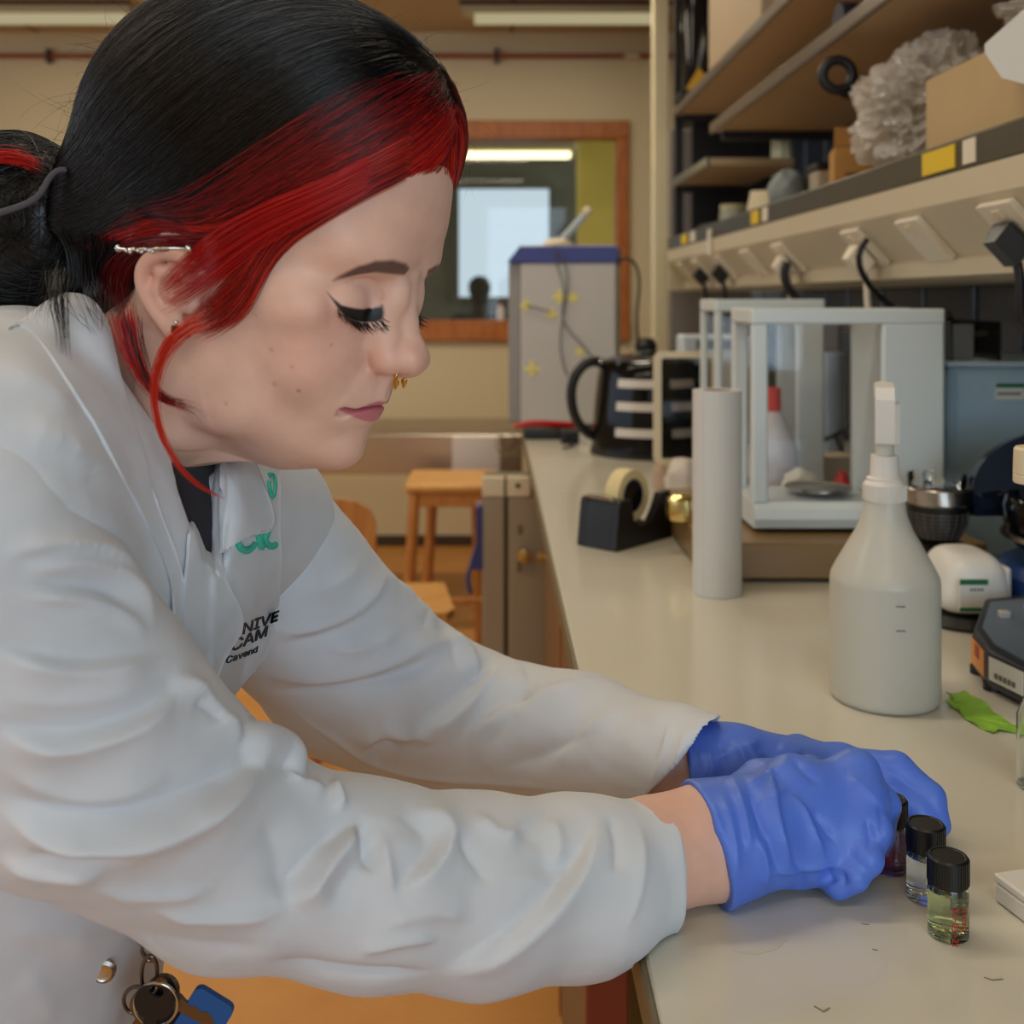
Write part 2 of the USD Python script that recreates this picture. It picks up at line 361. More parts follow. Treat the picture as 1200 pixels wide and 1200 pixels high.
# side door facing the room, nearer along the bench
t = thing('base_cupboard', 'brown cupboard front running under the worktop edge', 'cupboard')
part('front', bx(0.118, 0.146, 1.22, 2.55, 0.05, 0.855, 0.003), M_brownpanel, t)
part('knob', T(lathe([(0, 0), (0.006, 0), (0.005, 0.008), (0.011, 0.012), (0.011, 0.02), (0, 0.022)], 16), (0.1175, 2.36, cz(648, 2.4)), 0, -90), M_brass, t)
part('divider', bx(0.115, 0.1175, 1.9, 1.93, 0.05, 0.855), M_railwood, t)

# ------------------------------------------------------------------ vials
M_vglass = glass('vial_glass', (250, 252, 252))
M_capblk = mat('vial_cap_black', (12, 12, 13), 0.38)
M_ink = mat('red_ink', (176, 20, 16), 0.5)
def liquid(name, rgb): return usdkit.material(stage, '/World/Looks/' + name, {'p': ('principled_bsdf', dict(base_color=tuple(lin(rgb)), transmission_weight=1.0, roughness=0.0, ior=1.33))}, surface='p.BSDF')
def vial(label, x, y, liq, level, r=0.0117, h=0.0475, rz=0):
    t = thing('vial', label, 'vial', (x, y, BZ + 0.0004), rz, None)
    gh = h - 0.009
    w = 0.0011
    part('glass_body', lathe([(0, 0.0006), (r * 0.8, 0), (r - 0.0006, 0.0004), (r, 0.0012), (r, h * 0.60), (r * 0.93, h * 0.66), (r * 0.76, h * 0.70), (r * 0.76, gh), (r * 0.76 - w, gh),
        (r * 0.76 - w, h * 0.70), (r - w, h * 0.62), (r - w, 0.0034), (r * 0.7, 0.0024), (0, 0.0022)], 48), M_vglass, t, smooth=40)
    part('liquid', lathe([(0, 0.0020), (r * 0.7, 0.0022), (r - w + 0.0002, 0.0036), (r - w + 0.0002, level + 0.0006), (r - w - 0.0012, level), (0, level)], 48), liq, t, smooth=40)
    c0, c1, R = h * 0.655, h, r + 0.0001
    c = part('cap', lathe([(r * 0.78, c0 + 0.0004), (R - 0.0003, c0), (R, c0 + 0.0005), (R, c1 - 0.0012), (R - 0.0010, c1), (R - 0.002, c1), (R - 0.0026, c1 - 0.0005), (0, c1 - 0.0005), (0, c1 - 0.002), (r * 0.78, c1 - 0.002), (r * 0.78, c0 + 0.0004)], 64), M_capblk, t, smooth=35)
    rib = []
    for k in range(44):
        a = k * 2 * math.pi / 44
        rib.append(T(bx(R - 0.0004, R + 0.00022, -0.00035, 0.00035, c0 + 0.001, c1 - 0.0016), rz=math.degrees(a)))
    part('grip_ribs', rib, M_capblk, c, smooth=False, kind='stuff')
    return t
M_liqg = liquid('liquid_green', (224, 236, 184)); M_liqc = liquid('liquid_clear', (246, 250, 252)); M_liqp = liquid('liquid_purple', (176, 44, 96))
V1 = vial('nearest black-capped glass vial of pale green liquid with red handwriting', 0.2722, 0.6625, M_liqg, 0.0265)
vial('black-capped glass vial of clear liquid, middle of the three', 0.2748, 0.7035, M_liqc, 0.026)
vial('vial of dark purple liquid gripped by the blue gloved fingers', 0.2640, 0.7385, M_liqp, 0.027)
# handwriting on the near vial: written vertically, wrapped round the glass
def wrapped(s, h, a0, z0, r):
    m = meshkit.text_mesh(s, h, 0.0002, True)
    m = m.subdivide()
    v = m.vertices.copy()   # text x runs downwards on the glass, text y runs to the left of it
    ang = a0 + v[:, 1] / r
    rad = r + 0.00005 + v[:, 2]
    m.vertices = np.stack([rad * np.cos(ang), rad * np.sin(ang), z0 - v[:, 0]], 1)
    return m
for s, a, z, h in (('TH 70', -1.30, 0.0215, 0.0034), ('12-01-26', -1.76, 0.0225, 0.0034)):
    m = wrapped(s, h, a, z, 0.01172)
    m.apply_transform(np.eye(4))
    part('handwriting', m, M_ink, V1, smooth=False, label='red handwritten marking')

# ------------------------------------------------------------------ spray bottle
def milky(name, rgb, rough=0.35, tr=0.35):
    return usdkit.material(stage, '/World/Looks/' + name, {'p': ('principled_bsdf', dict(base_color=tuple(lin(rgb)), roughness=rough)), 't': ('translucent_bsdf', dict(color=tuple(lin(rgb)))), 'm': ('mix_closure', dict(fac=tr))},
                           [('p.BSDF', 'm.closure1'), ('t.BSDF', 'm.closure2')], surface='m.closure')
def cloudy(name, rgb, fac):
    "thin cloudy plastic: part see-through"
    return usdkit.material(stage, '/World/Looks/' + name, {'p': ('principled_bsdf', dict(base_color=tuple(lin(rgb)), roughness=0.3)), 't': ('transparent_bsdf', dict(color=tuple(lin((235, 236, 232))))), 'm': ('mix_closure', dict(fac=fac))},
                           [('p.BSDF', 'm.closure1'), ('t.BSDF', 'm.closure2')], surface='m.closure')
M_natural = cloudy('natural_polythene', (230, 227, 216), 0.34)
M_water = milky('bottle_water', (214, 212, 204), 0.2, 0.3)
t = thing('spray_bottle', 'translucent white trigger spray bottle standing on the worktop right of the paper roll', 'spray bottle', (0.373, 1.055, BZ + 0.0003), -17.5)
R = 0.0503
prof = [(0, 0.002), (R * 0.85, 0.0), (R - 0.003, 0.001), (R, 0.005), (R, 0.112), (R - 0.001, 0.118), (R - 0.006, 0.128), (R - 0.016, 0.146), (R - 0.024, 0.160), (R - 0.0295, 0.174), (0.0185, 0.186), (0.0175, 0.194),
        (0.0165, 0.194), (0.0172, 0.186), (R - 0.031, 0.173), (R - 0.0255, 0.159), (R - 0.0175, 0.145), (R - 0.008, 0.1275), (R - 0.0028, 0.117), (R - 0.0018, 0.112), (R - 0.0018, 0.0065), (R - 0.005, 0.003), (0, 0.004)]
part('bottle_body', lathe(prof, 64), M_natural, t, smooth=40)
part('water', lathe([(0, 0.0045), (R - 0.006, 0.0045), (R - 0.0022, 0.008), (R - 0.0022, 0.052), (0, 0.052)], 48), M_water, t, smooth=40)
col = part('collar', lathe([(0.012, 0.188), (0.0192, 0.188), (0.0192, 0.204), (0.0165, 0.207), (0.0165, 0.2095), (0.0135, 0.211), (0.0125, 0.231), (0.0, 0.231)], 40), M_white, t)
part('collar_ribs', [T(bx(0.0188, 0.0202, -0.0008, 0.0008, 0.189, 0.203, 0.0004), rz=k * 12) for k in range(30)], M_white, col, kind='stuff')
# trigger head: seen from the front, narrow; the nozzle points away from the camera
part('neck_tube', cyl(0.0085, (0, 0, 0.2312), (0, 0, 0.243), 20), M_natural, t)
head = Polygon([(-0.016, 0.243), (0.012, 0.243), (0.013, 0.262), (0.018, 0.279), (0.03, 0.284), (0.052, 0.283), (0.052, 0.294), (0.022, 0.2985), (-0.012, 0.296), (-0.02, 0.285), (-0.018, 0.262)]).buffer(-0.001).buffer(0.001)
part('trigger_head', T(prism(head, 0.017), (-0.0085, 0, 0), 90, 0, 90), M_white, t)
lever = Polygon([(0.014, 0.278), (0.024, 0.280), (0.030, 0.262), (0.033, 0.240), (0.028, 0.239), (0.023, 0.258)])
part('trigger_lever', T(prism(lever, 0.012), (0.003, 0, 0), 90, 0, 90), M_white, t)
part('nozzle', T(lathe([(0, 0), (0.009, 0), (0.0085, 0.012), (0, 0.012)], 20), (0, 0.053, 0.2885), -90), M_white, t)
M_mark = mat('volume_mark', (120, 118, 128), 0.6)
for dz in (0.1, 0.078):
    a = -1.55
    part('volume_mark', T(bx(-0.004, 0.004, -R - 0.0006, -R + 0.001, dz, dz + 0.0012), rz=14), M_mark, t)

# ------------------------------------------------------------------ paper roll
M_paper = mat('roll_paper', (206, 204, 200), 0.7, var=0.06, vscale=20, bump=0.03)
t = thing('paper_roll', 'tall pale grey paper roll standing upright on the worktop', 'paper roll', (0.290, 1.432, BZ + 0.0004))
part('sheet_roll', lathe([(0.019, 0.0), (0.0310, 0.0), (0.0313, 0.002), (0.0313, 0.2615), (0.031, 0.262), (0.019, 0.262), (0.019, 0.0)], 56), M_paper, t, smooth=40)
part('core', lathe([(0.0170, 0.001), (0.0188, 0.001), (0.0188, 0.2612), (0.0170, 0.2612), (0.0170, 0.001)], 40), mat('card_core', (150, 120, 84), 0.8), t)
part('loose_edge', T(bx(-0.0004, 0.0006, -0.0004, 0.0004, 0.001, 0.261), (-0.0225, -0.0219, 0)), M_paper, t)

# ------------------------------------------------------------------ tape dispenser
ang = 47.0
t = thing('tape_dispenser', 'black desk tape dispenser holding a cream tape roll, in front of the kettle', 'tape dispenser', (0.185, 1.66, BZ + 0.0003), ang)
# local: x runs back and right along the body, y across to the left
body = Polygon([(0.0, 0), (0.148, 0), (0.150, 0.006), (0.147, 0.062), (0.143, 0.076), (0.118, 0.074), (0.104, 0.05), (0.09, 0.033), (0.062, 0.030), (0.046, 0.040), (0.040, 0.074), (0.012, 0.074), (0.008, 0.066), (0.0, 0.006)]).buffer(-0.002).buffer(0.002)
part('base', T(prism(body, 0.012), (0, 0.012, 0), 90), M_black, t)
part('base', T(prism(body, 0.012), (0, 0.074, 0), 90), M_black, t)
low = Polygon([(0.0, 0), (0.148, 0), (0.148, 0.02), (0.09, 0.022), (0.05, 0.022), (0.046, 0.05), (0.04, 0.072), (0.012, 0.072), (0.008, 0.064), (0, 0.006)])
part('core_block', T(prism(low, 0.049), (0, 0.0615, 0), 90), M_black, t)
part('cutter', bx(0.006, 0.016, 0.012, 0.062, 0.0745, 0.079, 0.001), M_steel, t)
r = thing('tape_roll', 'cream masking tape roll sitting in the black dispenser', 'tape roll', (0, 0, 0))
UsdGeom.Xformable(r).ClearXformOpOrder()
xf = UsdGeom.Xformable(r); a = math.radians(ang)
cxr, cyr = 0.078, 0.037
xf.AddTransformOp().Set(Gf.Matrix4d(*np.array(trimesh.transformations.compose_matrix(angles=[0, 0, a], translate=[0.185 + cxr * math.cos(a) - cyr * math.sin(a), 1.66 + cxr * math.sin(a) + cyr * math.cos(a), BZ + 0.072])).T.ravel().tolist()))
part('tape', T(lathe([(0.0265, -0.0125), (0.041, -0.0125), (0.041, 0.0125), (0.0265, 0.0125), (0.0265, -0.0125)], 56), (0, 0, 0), 90), mat('masking_tape', (226, 206, 150), 0.55, var=0.05), r, smooth=40)
part('core', T(lathe([(0.0235, -0.0124), (0.0263, -0.0124), (0.0263, 0.0124), (0.0235, 0.0124), (0.0235, -0.0124)], 48), (0, 0, 0), 90), mat('blue_core', (40, 56, 110), 0.6), r, smooth=40)
part('hub', T(lathe([(0, -0.013), (0.0232, -0.013), (0.0232, 0.013), (0, 0.013)], 40), (0, 0, 0), 90), M_blackgloss, r, smooth=40)

# ------------------------------------------------------------------ kettle
t = thing('kettle', 'black electric kettle with white stripes behind the tape dispenser', 'kettle', (0.385, 2.74, BZ + 0.0003), 0)
KR = [(0, 0.0), (0.134, 0.0), (0.138, 0.006), (0.138, 0.02), (0.137, 0.06), (0.133, 0.12), (0.126, 0.18), (0.120, 0.212), (0.112, 0.228), (0.085, 0.239), (0, 0.241)]
part('body', lathe(KR, 72), M_blackgloss, t, smooth=40)
part('base_ring', lathe([(0, -0.0), (0.143, 0.0), (0.143, 0.012), (0.1385, 0.014), (0.1385, 0.0)], 60), M_black, t)
M_stripe = mat('white_stripe', (226, 220, 212), 0.3)
def rk(z): return np.interp(z, [p[1] for p in KR[1:]], [p[0] for p in KR[1:]])
for z in (0.062, 0.124, 0.178):
    for a0, a1 in ((-132, -90), (-74, -40)):
        aa = np.radians(np.linspace(a0, a1, 24)); zz = [z - 0.010, z + 0.010]
        v, f = [], []
        for a in aa:
            for q in zz:
                for d in (0.0006, 0.0022): v.append([(rk(q) + d) * math.cos(a), (rk(q) + d) * math.sin(a), q])
        v = np.array(v); v[:, :2] *= 1
        m = trimesh.convex.convex_hull(v) if False else None
        n = len(aa)
        for i in range(n - 1):
            b0, b1 = i * 4, (i + 1) * 4      # order: z0d0 z0d1 z1d0 z1d1
            for q in ((1, 3), (3, 2), (2, 0), (0, 1)):
                f += [[b0 + q[0], b1 + q[0], b1 + q[1]], [b0 + q[0], b1 + q[1], b0 + q[1]]]
        e = (n - 1) * 4
        f += [[0, 1, 3], [0, 3, 2], [e, e + 3, e + 1], [e, e + 2, e + 3]]
        part('stripe', trimesh.Trimesh(v, np.array(f), process=False), M_stripe, t, label='white stripe')
part('lid_knob', lathe([(0, 0.241), (0.02, 0.241), (0.018, 0.250), (0, 0.252)], 24), M_black, t)
part('handle', tube(smoothline([(-0.112, 0, 0.218), (-0.15, -0.01, 0.222), (-0.182, -0.015, 0.188), (-0.190, -0.015, 0.125), (-0.168, -0.01, 0.066), (-0.132, 0, 0.04)], 28), np.linspace(0.013, 0.012, 28), 12), M_black, t, smooth=True)
part('handle_button', ball(0.006, (-0.118, -0.014, 0.226), 2), M_chrome, t)
part('spout', T(trimesh.convex.convex_hull(np.array([[0.10, -0.03, 0.21], [0.10, 0.03, 0.21], [0.15, -0.012, 0.226], [0.15, 0.012, 0.226], [0.115, 0, 0.16], [0.10, -0.03, 0.17], [0.10, 0.03, 0.17]]))), M_blackgloss, t)

# ------------------------------------------------------------------ stone slab and the balances
M_slab = mat('slab_face', (146, 116, 74), 0.35, var=0.35, vscale=5, rgb2=(96, 74, 48))
t = thing('balance_slab', 'brown stone slab under the large balance', 'stone slab', (0, 0, 0))
part('slab', bx(0.285, 0.66, 1.478, 1.908, BZ + 0.006, BZ + 0.054, 0.003), M_slab, t)
for x in (0.31, 0.63):
    for y in (1.51, 1.87): part('foot', cyl(0.014, (x, y, BZ + 0.0003), (x, y, BZ + 0.0062), 14), M_black, t)
SZ = BZ + 0.0545
M_balw = mat('balance_white', (206, 214, 214), 0.38)
M_balg = mat('balance_grey', (150, 158, 164), 0.4)
def balance(label, x0, x1, y0, y1, z0, z1, col_w, post, pan_r, group=None, base_h=0.04, solid=True, pan_dx=0.0):
    t = thing('analytical_balance', label, 'balance', (0, 0, 0))
    w = x1 - x0
    xc = x1 - col_w
    fy = y0 + 0.016
    bs = prism(Polygon([(y0 + 0.018, 0.008), (y1, 0.008), (y1, base_h), (y0 + 0.016, base_h), (y0 + 0.004, base_h * 0.8), (y0, base_h * 0.5), (y0 + 0.004, 0.2 * base_h)]).buffer(0.001), w)
    part('base', T(bs, (x0, 0, z0), 90, 0, 90), M_balw, t)
    for x in (x0 + 0.03, x1 - 0.03):
        for y in (y0 + 0.05, y1 - 0.03): part('foot', cyl(0.012, (x, y, z0 + 0.0003), (x, y, z0 + 0.0085), 12), M_black, t)
    part('rear_column', bx(xc, x1, y0 + 0.012, y1, z0 + base_h, z1 - 0.02, 0.004), M_balw, t)
    part('top_frame', bx(x0, x1, y0 + 0.012, y0 + 0.03, z1 - 0.022, z1, 0.003), M_balw, t)
    part('top_frame', bx(x0, x1, y1 - 0.018, y1, z1 - 0.022, z1, 0.003), M_balw, t)
    part('top_frame', bx(x0, x0 + 0.016, y0 + 0.03, y1 - 0.018, z1 - 0.022, z1, 0.003), M_balw, t)
    for y in (y0 + 0.012, y1 - 0.018): part('post', bx(x0, x0 + post, y, y + 0.018, z0 + base_h, z1 - 0.022, 0.003), M_balw, t)
    part('pane', bx(x0 + post, xc, y0 + 0.02, y0 + 0.022, z0 + base_h, z1 - 0.022), M_pane, t)
    part('pane', bx(x0 + post, xc, y1 - 0.012, y1 - 0.010, z0 + base_h, z1 - 0.022), M_pane, t)
    part('pane', bx(x0 + 0.016, xc, y0 + 0.03, y1 - 0.018, z1 - 0.012, z1 - 0.010), M_pane, t)
    xm, ym = (x0 + xc) / 2 + pan_dx, (y0 + y1) / 2
    p = part('pan', lathe([(0, 0.006), (pan_r * 0.8, 0.006), (pan_r, 0.010), (pan_r, 0.013), (pan_r - 0.002, 0.013), (pan_r * 0.8, 0.009), (0, 0.009)], 40, (xm, ym, z0 + base_h)), M_steel, t)
    part('pan_support', cyl(0.01, (xm, ym, z0 + base_h - 0.002), (xm, ym, z0 + base_h + 0.0065), 14), M_balg, p)
    return t
balance('large white analytical balance with open glass draft shield on the brown slab', 0.363, 0.632, 1.535, 1.69, SZ, 1.266, 0.088, 0.022, 0.048, pan_dx=0.02)
balance('second white balance behind the large one, its beam end showing at the left', 0.388, 0.578, 1.916, 2.075, BZ + 0.0003, 1.279, 0.05, 0.012, 0.04)
# white framed draft shield in front of the kettle
Y0 = 2.12
fx0, fx1, fz0, fz1 = wx(766, Y0), wx(841, Y0), wz(545, Y0), wz(412, Y0)
t = thing('small_balance', 'small balance with a white rounded draft shield frame in front of the kettle', 'balance', (0, 0, 0))
ring = rrect(fx1 - fx0, fz1 - fz0, 0.016).difference(rrect(fx1 - fx0 - 0.028, fz1 - fz0 - 0.024, 0.006))
part('shield_frame', T(prism(ring, 0.012), ((fx0 + fx1) / 2, Y0 + 0.006, (fz0 + fz1) / 2), 90), M_cream, t)
part('pane', bx(fx0 + 0.013, fx1 - 0.013, Y0 - 0.001, Y0 + 0.001, fz0 + 0.011, fz1 - 0.011), pane_mat('smoky_pane', (0.62, 0.62, 0.64)), t)
part('post', bx(fx1 - 0.028, fx1 - 0.004, Y0 + 0.007, Y0 + 0.02, fz0 + 0.01, fz1 - 0.012, 0.003), M_cream, t)
part('base', bx(fx0 + 0.004, fx1, Y0 - 0.03, Y0 + 0.05, BZ + 0.0003, fz0, 0.012), mat('balance_base_pink', (178, 150, 128), 0.5), t)
# wash bottle with a red cap seen through the balance
t = thing('wash_bottle', 'white wash bottle with a red cap seen through the large balance', 'bottle', (0.474, 1.868, SZ))
part('bottle_body', lathe([(0, 0), (0.040, 0), (0.041, 0.004), (0.041, 0.05), (0.039, 0.07), (0.028, 0.105), (0.016, 0.128), (0.013, 0.136), (0, 0.136)], 36), mat('bottle_greywhite', (190, 186, 188), 0.45), t)
part('cap', lathe([(0, 0.1365), (0.0125, 0.1365), (0.0115, 0.176), (0, 0.177)], 24), M_red, t, label='red cap')
part('label', [T(bx(-0.0005, 0.0005, -0.002, 0.002, z, z + 0.006), (0.0414 * math.cos(-0.75), 0.0414 * math.sin(-0.75), 0), rz=-43) for z in (0.008, 0.018, 0.028, 0.037)], M_black, t, label='black printed marks')

# clutter seen through and beside the balances
def lump(name, label, cat, loc, size, rgb, seed=0, amp=0.35, rough=0.6, sub=3, m=None):
    t = thing(name, label, cat, loc)
    s = trimesh.creation.icosphere(sub, 1.0)
    n = meshkit.fbm(s.vertices * 2.2 + seed * 7.1, 3, seed)
    v = s.vertices * (1 - amp / 2 + amp * n[:, None] * 1.6) * np.asarray(size)
    v[:, 2] -= v[:, 2].min()
    part('folded_mass', trimesh.Trimesh(v, s.faces, process=False), m or mat(name + '_%d' % seed, rgb, rough), t, smooth=True)
    return t
lump('cloth', 'crumpled pale grey cloth lying at the foot of the small balance', 'cloth', (wx(803, 1.98), 1.985, BZ + 0.001), (0.032, 0.035, 0.04), (206, 196, 184), 1)
lump('cloth', 'small whitish cloth on the slab behind the balance pan', 'cloth', (wx(940, 1.76), 1.765, SZ + 0.0005), (0.026, 0.026, 0.024), (216, 208, 190), 2)
t = thing('metal_tin', 'shiny yellowish metal tin at the left of the brown slab behind the roll', 'tin', (wx(806, 1.60), 1.64, SZ))
part('tin_body', lathe([(0, 0), (0.024, 0), (0.026, 0.012), (0.024, 0.030), (0.014, 0.036), (0, 0.037)], 30), mat('brassy', (226, 208, 140), 0.18, 1.0), t)
t = thing('funnel', 'small red funnel beyond the balance pan', 'funnel', (wx(985, 1.87), 1.862, SZ))
part('cone', lathe([(0.022, 0), (0.02, 0.004), (0.006, 0.036), (0.0045, 0.036), (0.018, 0.003), (0.02, 0)], 28), M_red, t)
part('tab', bx(0.019, 0.03, -0.004, 0.004, 0.0, 0.004, 0.001), M_red, t)
# tall grey power unit and pale strips behind the balance
t = thing('grey_unit', 'tall grey instrument housing seen through the large balance', 'instrument', (0, 0, 0))
part('housing', bx(wx(940, 2.25), wx(985, 2.25), 2.25, 2.4, BZ + 0.0003, wz(372, 2.25), 0.006), mat('unit_grey', (150, 144, 146), 0.5), t)
part('edge_strip', bx(wx(922, 2.24), wx(938, 2.24), 2.25, 2.3, BZ + 0.0003, wz(372, 2.24), 0.004), mat('strip_tan', (206, 188, 142), 0.5), t)
part('screw', cyl(0.004, (wx(955, 2.24), 2.2495, wz(388, 2.24)), (wx(955, 2.24), 2.246, wz(388, 2.24)), 10), M_black, t)
t = thing('cylinder_stand', 'pale blue tall tube with a dark clamp seen through the large balance', 'tube stand', (wx(990, 2.12), 2.20, BZ + 0.0003))
part('tube', lathe([(0, 0), (0.022, 0), (0.022, 0.27), (0.02, 0.273), (0, 0.273)], 28), mat('tube_blue', (160, 176, 196), 0.3), t)
part('clamp', [cyl(0.004, (-0.03, -0.023, 0.10), (0.03, -0.023, 0.125), 8), cyl(0.004, (0.0, -0.023, 0.11), (0.022, -0.023, 0.06), 8)], M_black, t)
part('foot', bx(-0.045, 0.045, -0.04, 0.04, 0.0, 0.006, 0.002), M_black, t)
t = thing('box', 'pale tan carton beyond the balance pan', 'box', (wx(970, 2.05) + 0.02, 2.10, BZ + 0.0003), 8)
part('carton', bx(-0.04, 0.04, -0.03, 0.03, 0, 0.085, 0.002), mat('carton_tan', (204, 186, 156), 0.7), t)

# ------------------------------------------------------------------ right-hand instruments
# blue box at the back
t = thing('blue_box', 'muted blue plastic crate with a green label at the right behind the spray bottle', 'box', (0, 0, 0))
bx0, bx1 = 0.66, 0.945
part('shell', bx(bx0, bx1, 1.60, 1.9, BZ + 0.0003, wz(425, 1.6), 0.012), mat('crate_blue', (164, 190, 206), 0.4), t)
part('rim', bx(bx0 - 0.006, bx1, 1.595, 1.9, wz(431, 1.6), wz(424, 1.6), 0.003), mat('crate_rim', (176, 198, 210), 0.4), t)
lb = part('label', bx(wx(1166, 1.6), wx(1199, 1.6), 1.597, 1.5995, wz(468, 1.6), wz(449, 1.6)), M_white, t, label='white label with green band')
part('green_band', bx(wx(1166, 1.6), wx(1199, 1.6), 1.5955, 1.5968, wz(454, 1.6), wz(449, 1.6)), mat('label_green', (20, 110, 70), 0.5), lb)
part('print_line', [bx(wx(1168 + 4 * k, 1.6), wx(1170.6 + 4 * k, 1.6), 1.5955, 1.5968, wz(463, 1.6), wz(459, 1.6)) for k in range(7)], mat('label_print', (120, 124, 120), 0.6), lb)
t = thing('acrylic_tray', 'clear acrylic tray standing on the blue crate', 'tray', (0, 0, wz(424, 1.6) + 0.0004))
hz = wz(377, 1.62) - wz(424, 1.6)
for x in (0.67, 0.74, 0.93):
    part('wall', bx(x, x + 0.003, 1.62, 1.88, 0, hz), M_pane, t)
part('wall', bx(0.673, 0.93, 1.62, 1.623, 0, hz), M_pane, t)
part('wall', bx(0.673, 0.93, 1.877, 1.88, 0, hz), M_pane, t)
part('insert', bx(0.676, 0.72, 1.66, 1.668, 0, hz * 0.9), mat('insert_grey', (110, 108, 104), 0.5), t)
# blue centrifuge with open dark lid
M_navy = mat('navy_plastic', (24, 58, 116), 0.35)
M_lid = mat('smoked_lid', (14, 24, 42), 0.08, spec=0.8)
t = thing('centrifuge', 'blue bench centrifuge with raised smoked lid at the right edge', 'centrifuge', (0.722, 1.33, BZ + 0.0003))
part('body', lathe([(0, 0), (0.105, 0), (0.112, 0.012), (0.112, 0.05), (0.10, 0.062), (0, 0.062)], 48), M_navy, t)
part('bowl', lathe([(0, 0.062), (0.055, 0.064), (0.088, 0.08), (0.10, 0.105), (0.102, 0.13), (0.096, 0.14), (0.088, 0.14), (0.08, 0.10), (0, 0.09)], 48), M_blackgloss, t, smooth=40)
part('rim_ring', lathe([(0.100, 0.09), (0.1045, 0.092), (0.1045, 0.096), (0.100, 0.098)], 48), M_steel, t)
lidp = sbox(-0.128, 0.0, 0.128, 0.03).union(Polygon([(-0.128, 0.03)] + [(0.128 * math.cos(a), 0.03 + 0.08 * math.sin(a)) for a in np.linspace(math.pi, 0, 24)]))
lid = part('lid', T(prism(lidp.buffer(-0.002).buffer(0.002), 0.016), (0.01, 0.075, 0.105), 82), M_lid, t)
part('lid_hinge', bx(-0.05, 0.05, 0.078, 0.10, 0.09, 0.13, 0.004), M_black, t)
# white vortex mixer / mini shaker
t = thing('mini_mixer', 'rounded white mini mixer with a green-edged label right of the spray bottle', 'mixer', (wx(1130, 1.305), 1.305, BZ + 0.0003))
S = trimesh.creation.icosphere(4, 1.0)
v = S.vertices.copy()
def superq(v, e=0.62):
    return np.sign(v) * np.abs(v) ** e
v = superq(v) * np.array([0.043, 0.05, 0.036]); v[:, 2] += 0.051
v[:, 0] *= 1 - 0.25 * (v[:, 2] - 0.03) / 0.06
part('body', trimesh.Trimesh(v, S.faces, process=False), M_white, t, smooth=True)
part('foot', lathe([(0, 0), (0.047, 0), (0.05, 0.004), (0.044, 0.014), (0.03, 0.018), (0, 0.018)], 40), M_black, t, label='black rubber foot')
lb = part('label', bx(-0.028, 0.004, -0.0535, -0.0505, 0.028, 0.062), M_white, t, label='white label with green edges')
M_lgreen = mat('label_green_dark', (24, 104, 60), 0.5)
for z0, z1 in ((0.057, 0.063), (0.027, 0.031)): part('green_edge', bx(-0.028, 0.004, -0.0545, -0.0536, z0, z1), M_lgreen, lb)
part('print_line', [bx(-0.016 + 0.004 * k, -0.0135 + 0.004 * k, -0.0545, -0.0536, 0.050, 0.053) for k in range(4)], mat('label_print2', (120, 124, 120), 0.6), lb)
part('tap', bx(0.041, 0.052, -0.012, 0.012, 0.02, 0.066, 0.005), M_white, t)
# steel sieve stack
t = thing('sieve_stack', 'round steel sieve on a dark perforated holder with glass dishes on top', 'sieve', (wx(1098, 1.42), 1.42, BZ + 0.0003))
part('pedestal', lathe([(0, 0), (0.045, 0), (0.045, 0.008), (0.02, 0.014), (0.018, 0.06), (0.03, 0.07), (0, 0.07)], 36), M_black, t)
part('holder', lathe([(0, 0.07), (0.024, 0.072), (0.036, 0.095), (0.038, 0.118), (0, 0.118)], 40), M_black, t)
part('sieve_ring', lathe([(0, 0.1185), (0.040, 0.1185), (0.042, 0.121), (0.042, 0.138), (0.040, 0.140), (0, 0.139)], 44), M_steel, t)
gridm = []
for k in range(7):
    z = 0.078 + 0.005 * k; rr = np.interp(z, [0.072, 0.095, 0.118], [0.0245, 0.0365, 0.0385])
    gridm.append(lathe([(rr, z - 0.0006), (rr + 0.001, z - 0.0006), (rr + 0.001, z + 0.0006), (rr, z + 0.0006)], 36))
for k in range(24):
    a = k * 2 * math.pi / 24
    gridm.append(tube([((np.interp(z, [0.072, 0.095, 0.118], [0.0245, 0.0365, 0.0385]) + 0.0006) * math.cos(a), (np.interp(z, [0.072, 0.095, 0.118], [0.0245, 0.0365, 0.0385]) + 0.0006) * math.sin(a), z) for z in (0.074, 0.085, 0.095, 0.110)], 0.0006, 5))
part('perforated_grid', gridm, mat('grid_grey', (110, 104, 96), 0.4, 0.6), t, kind='stuff')
gd = thing('glass_dish', 'clear glass dish on top of the steel sieve', 'dish', (wx(1098, 1.42), 1.42, BZ + 0.1406))
part('dish', lathe([(0, 0), (0.034, 0), (0.036, 0.002), (0.036, 0.015), (0.0345, 0.015), (0.0345, 0.003), (0, 0.0018)], 40), M_pane, gd)
part('knob', lathe([(0, 0.0018), (0.006, 0.002), (0.004, 0.008), (0.007, 0.014), (0.006, 0.02), (0, 0.021)], 24, (-0.012, 0, 0)), M_vglass, gd)
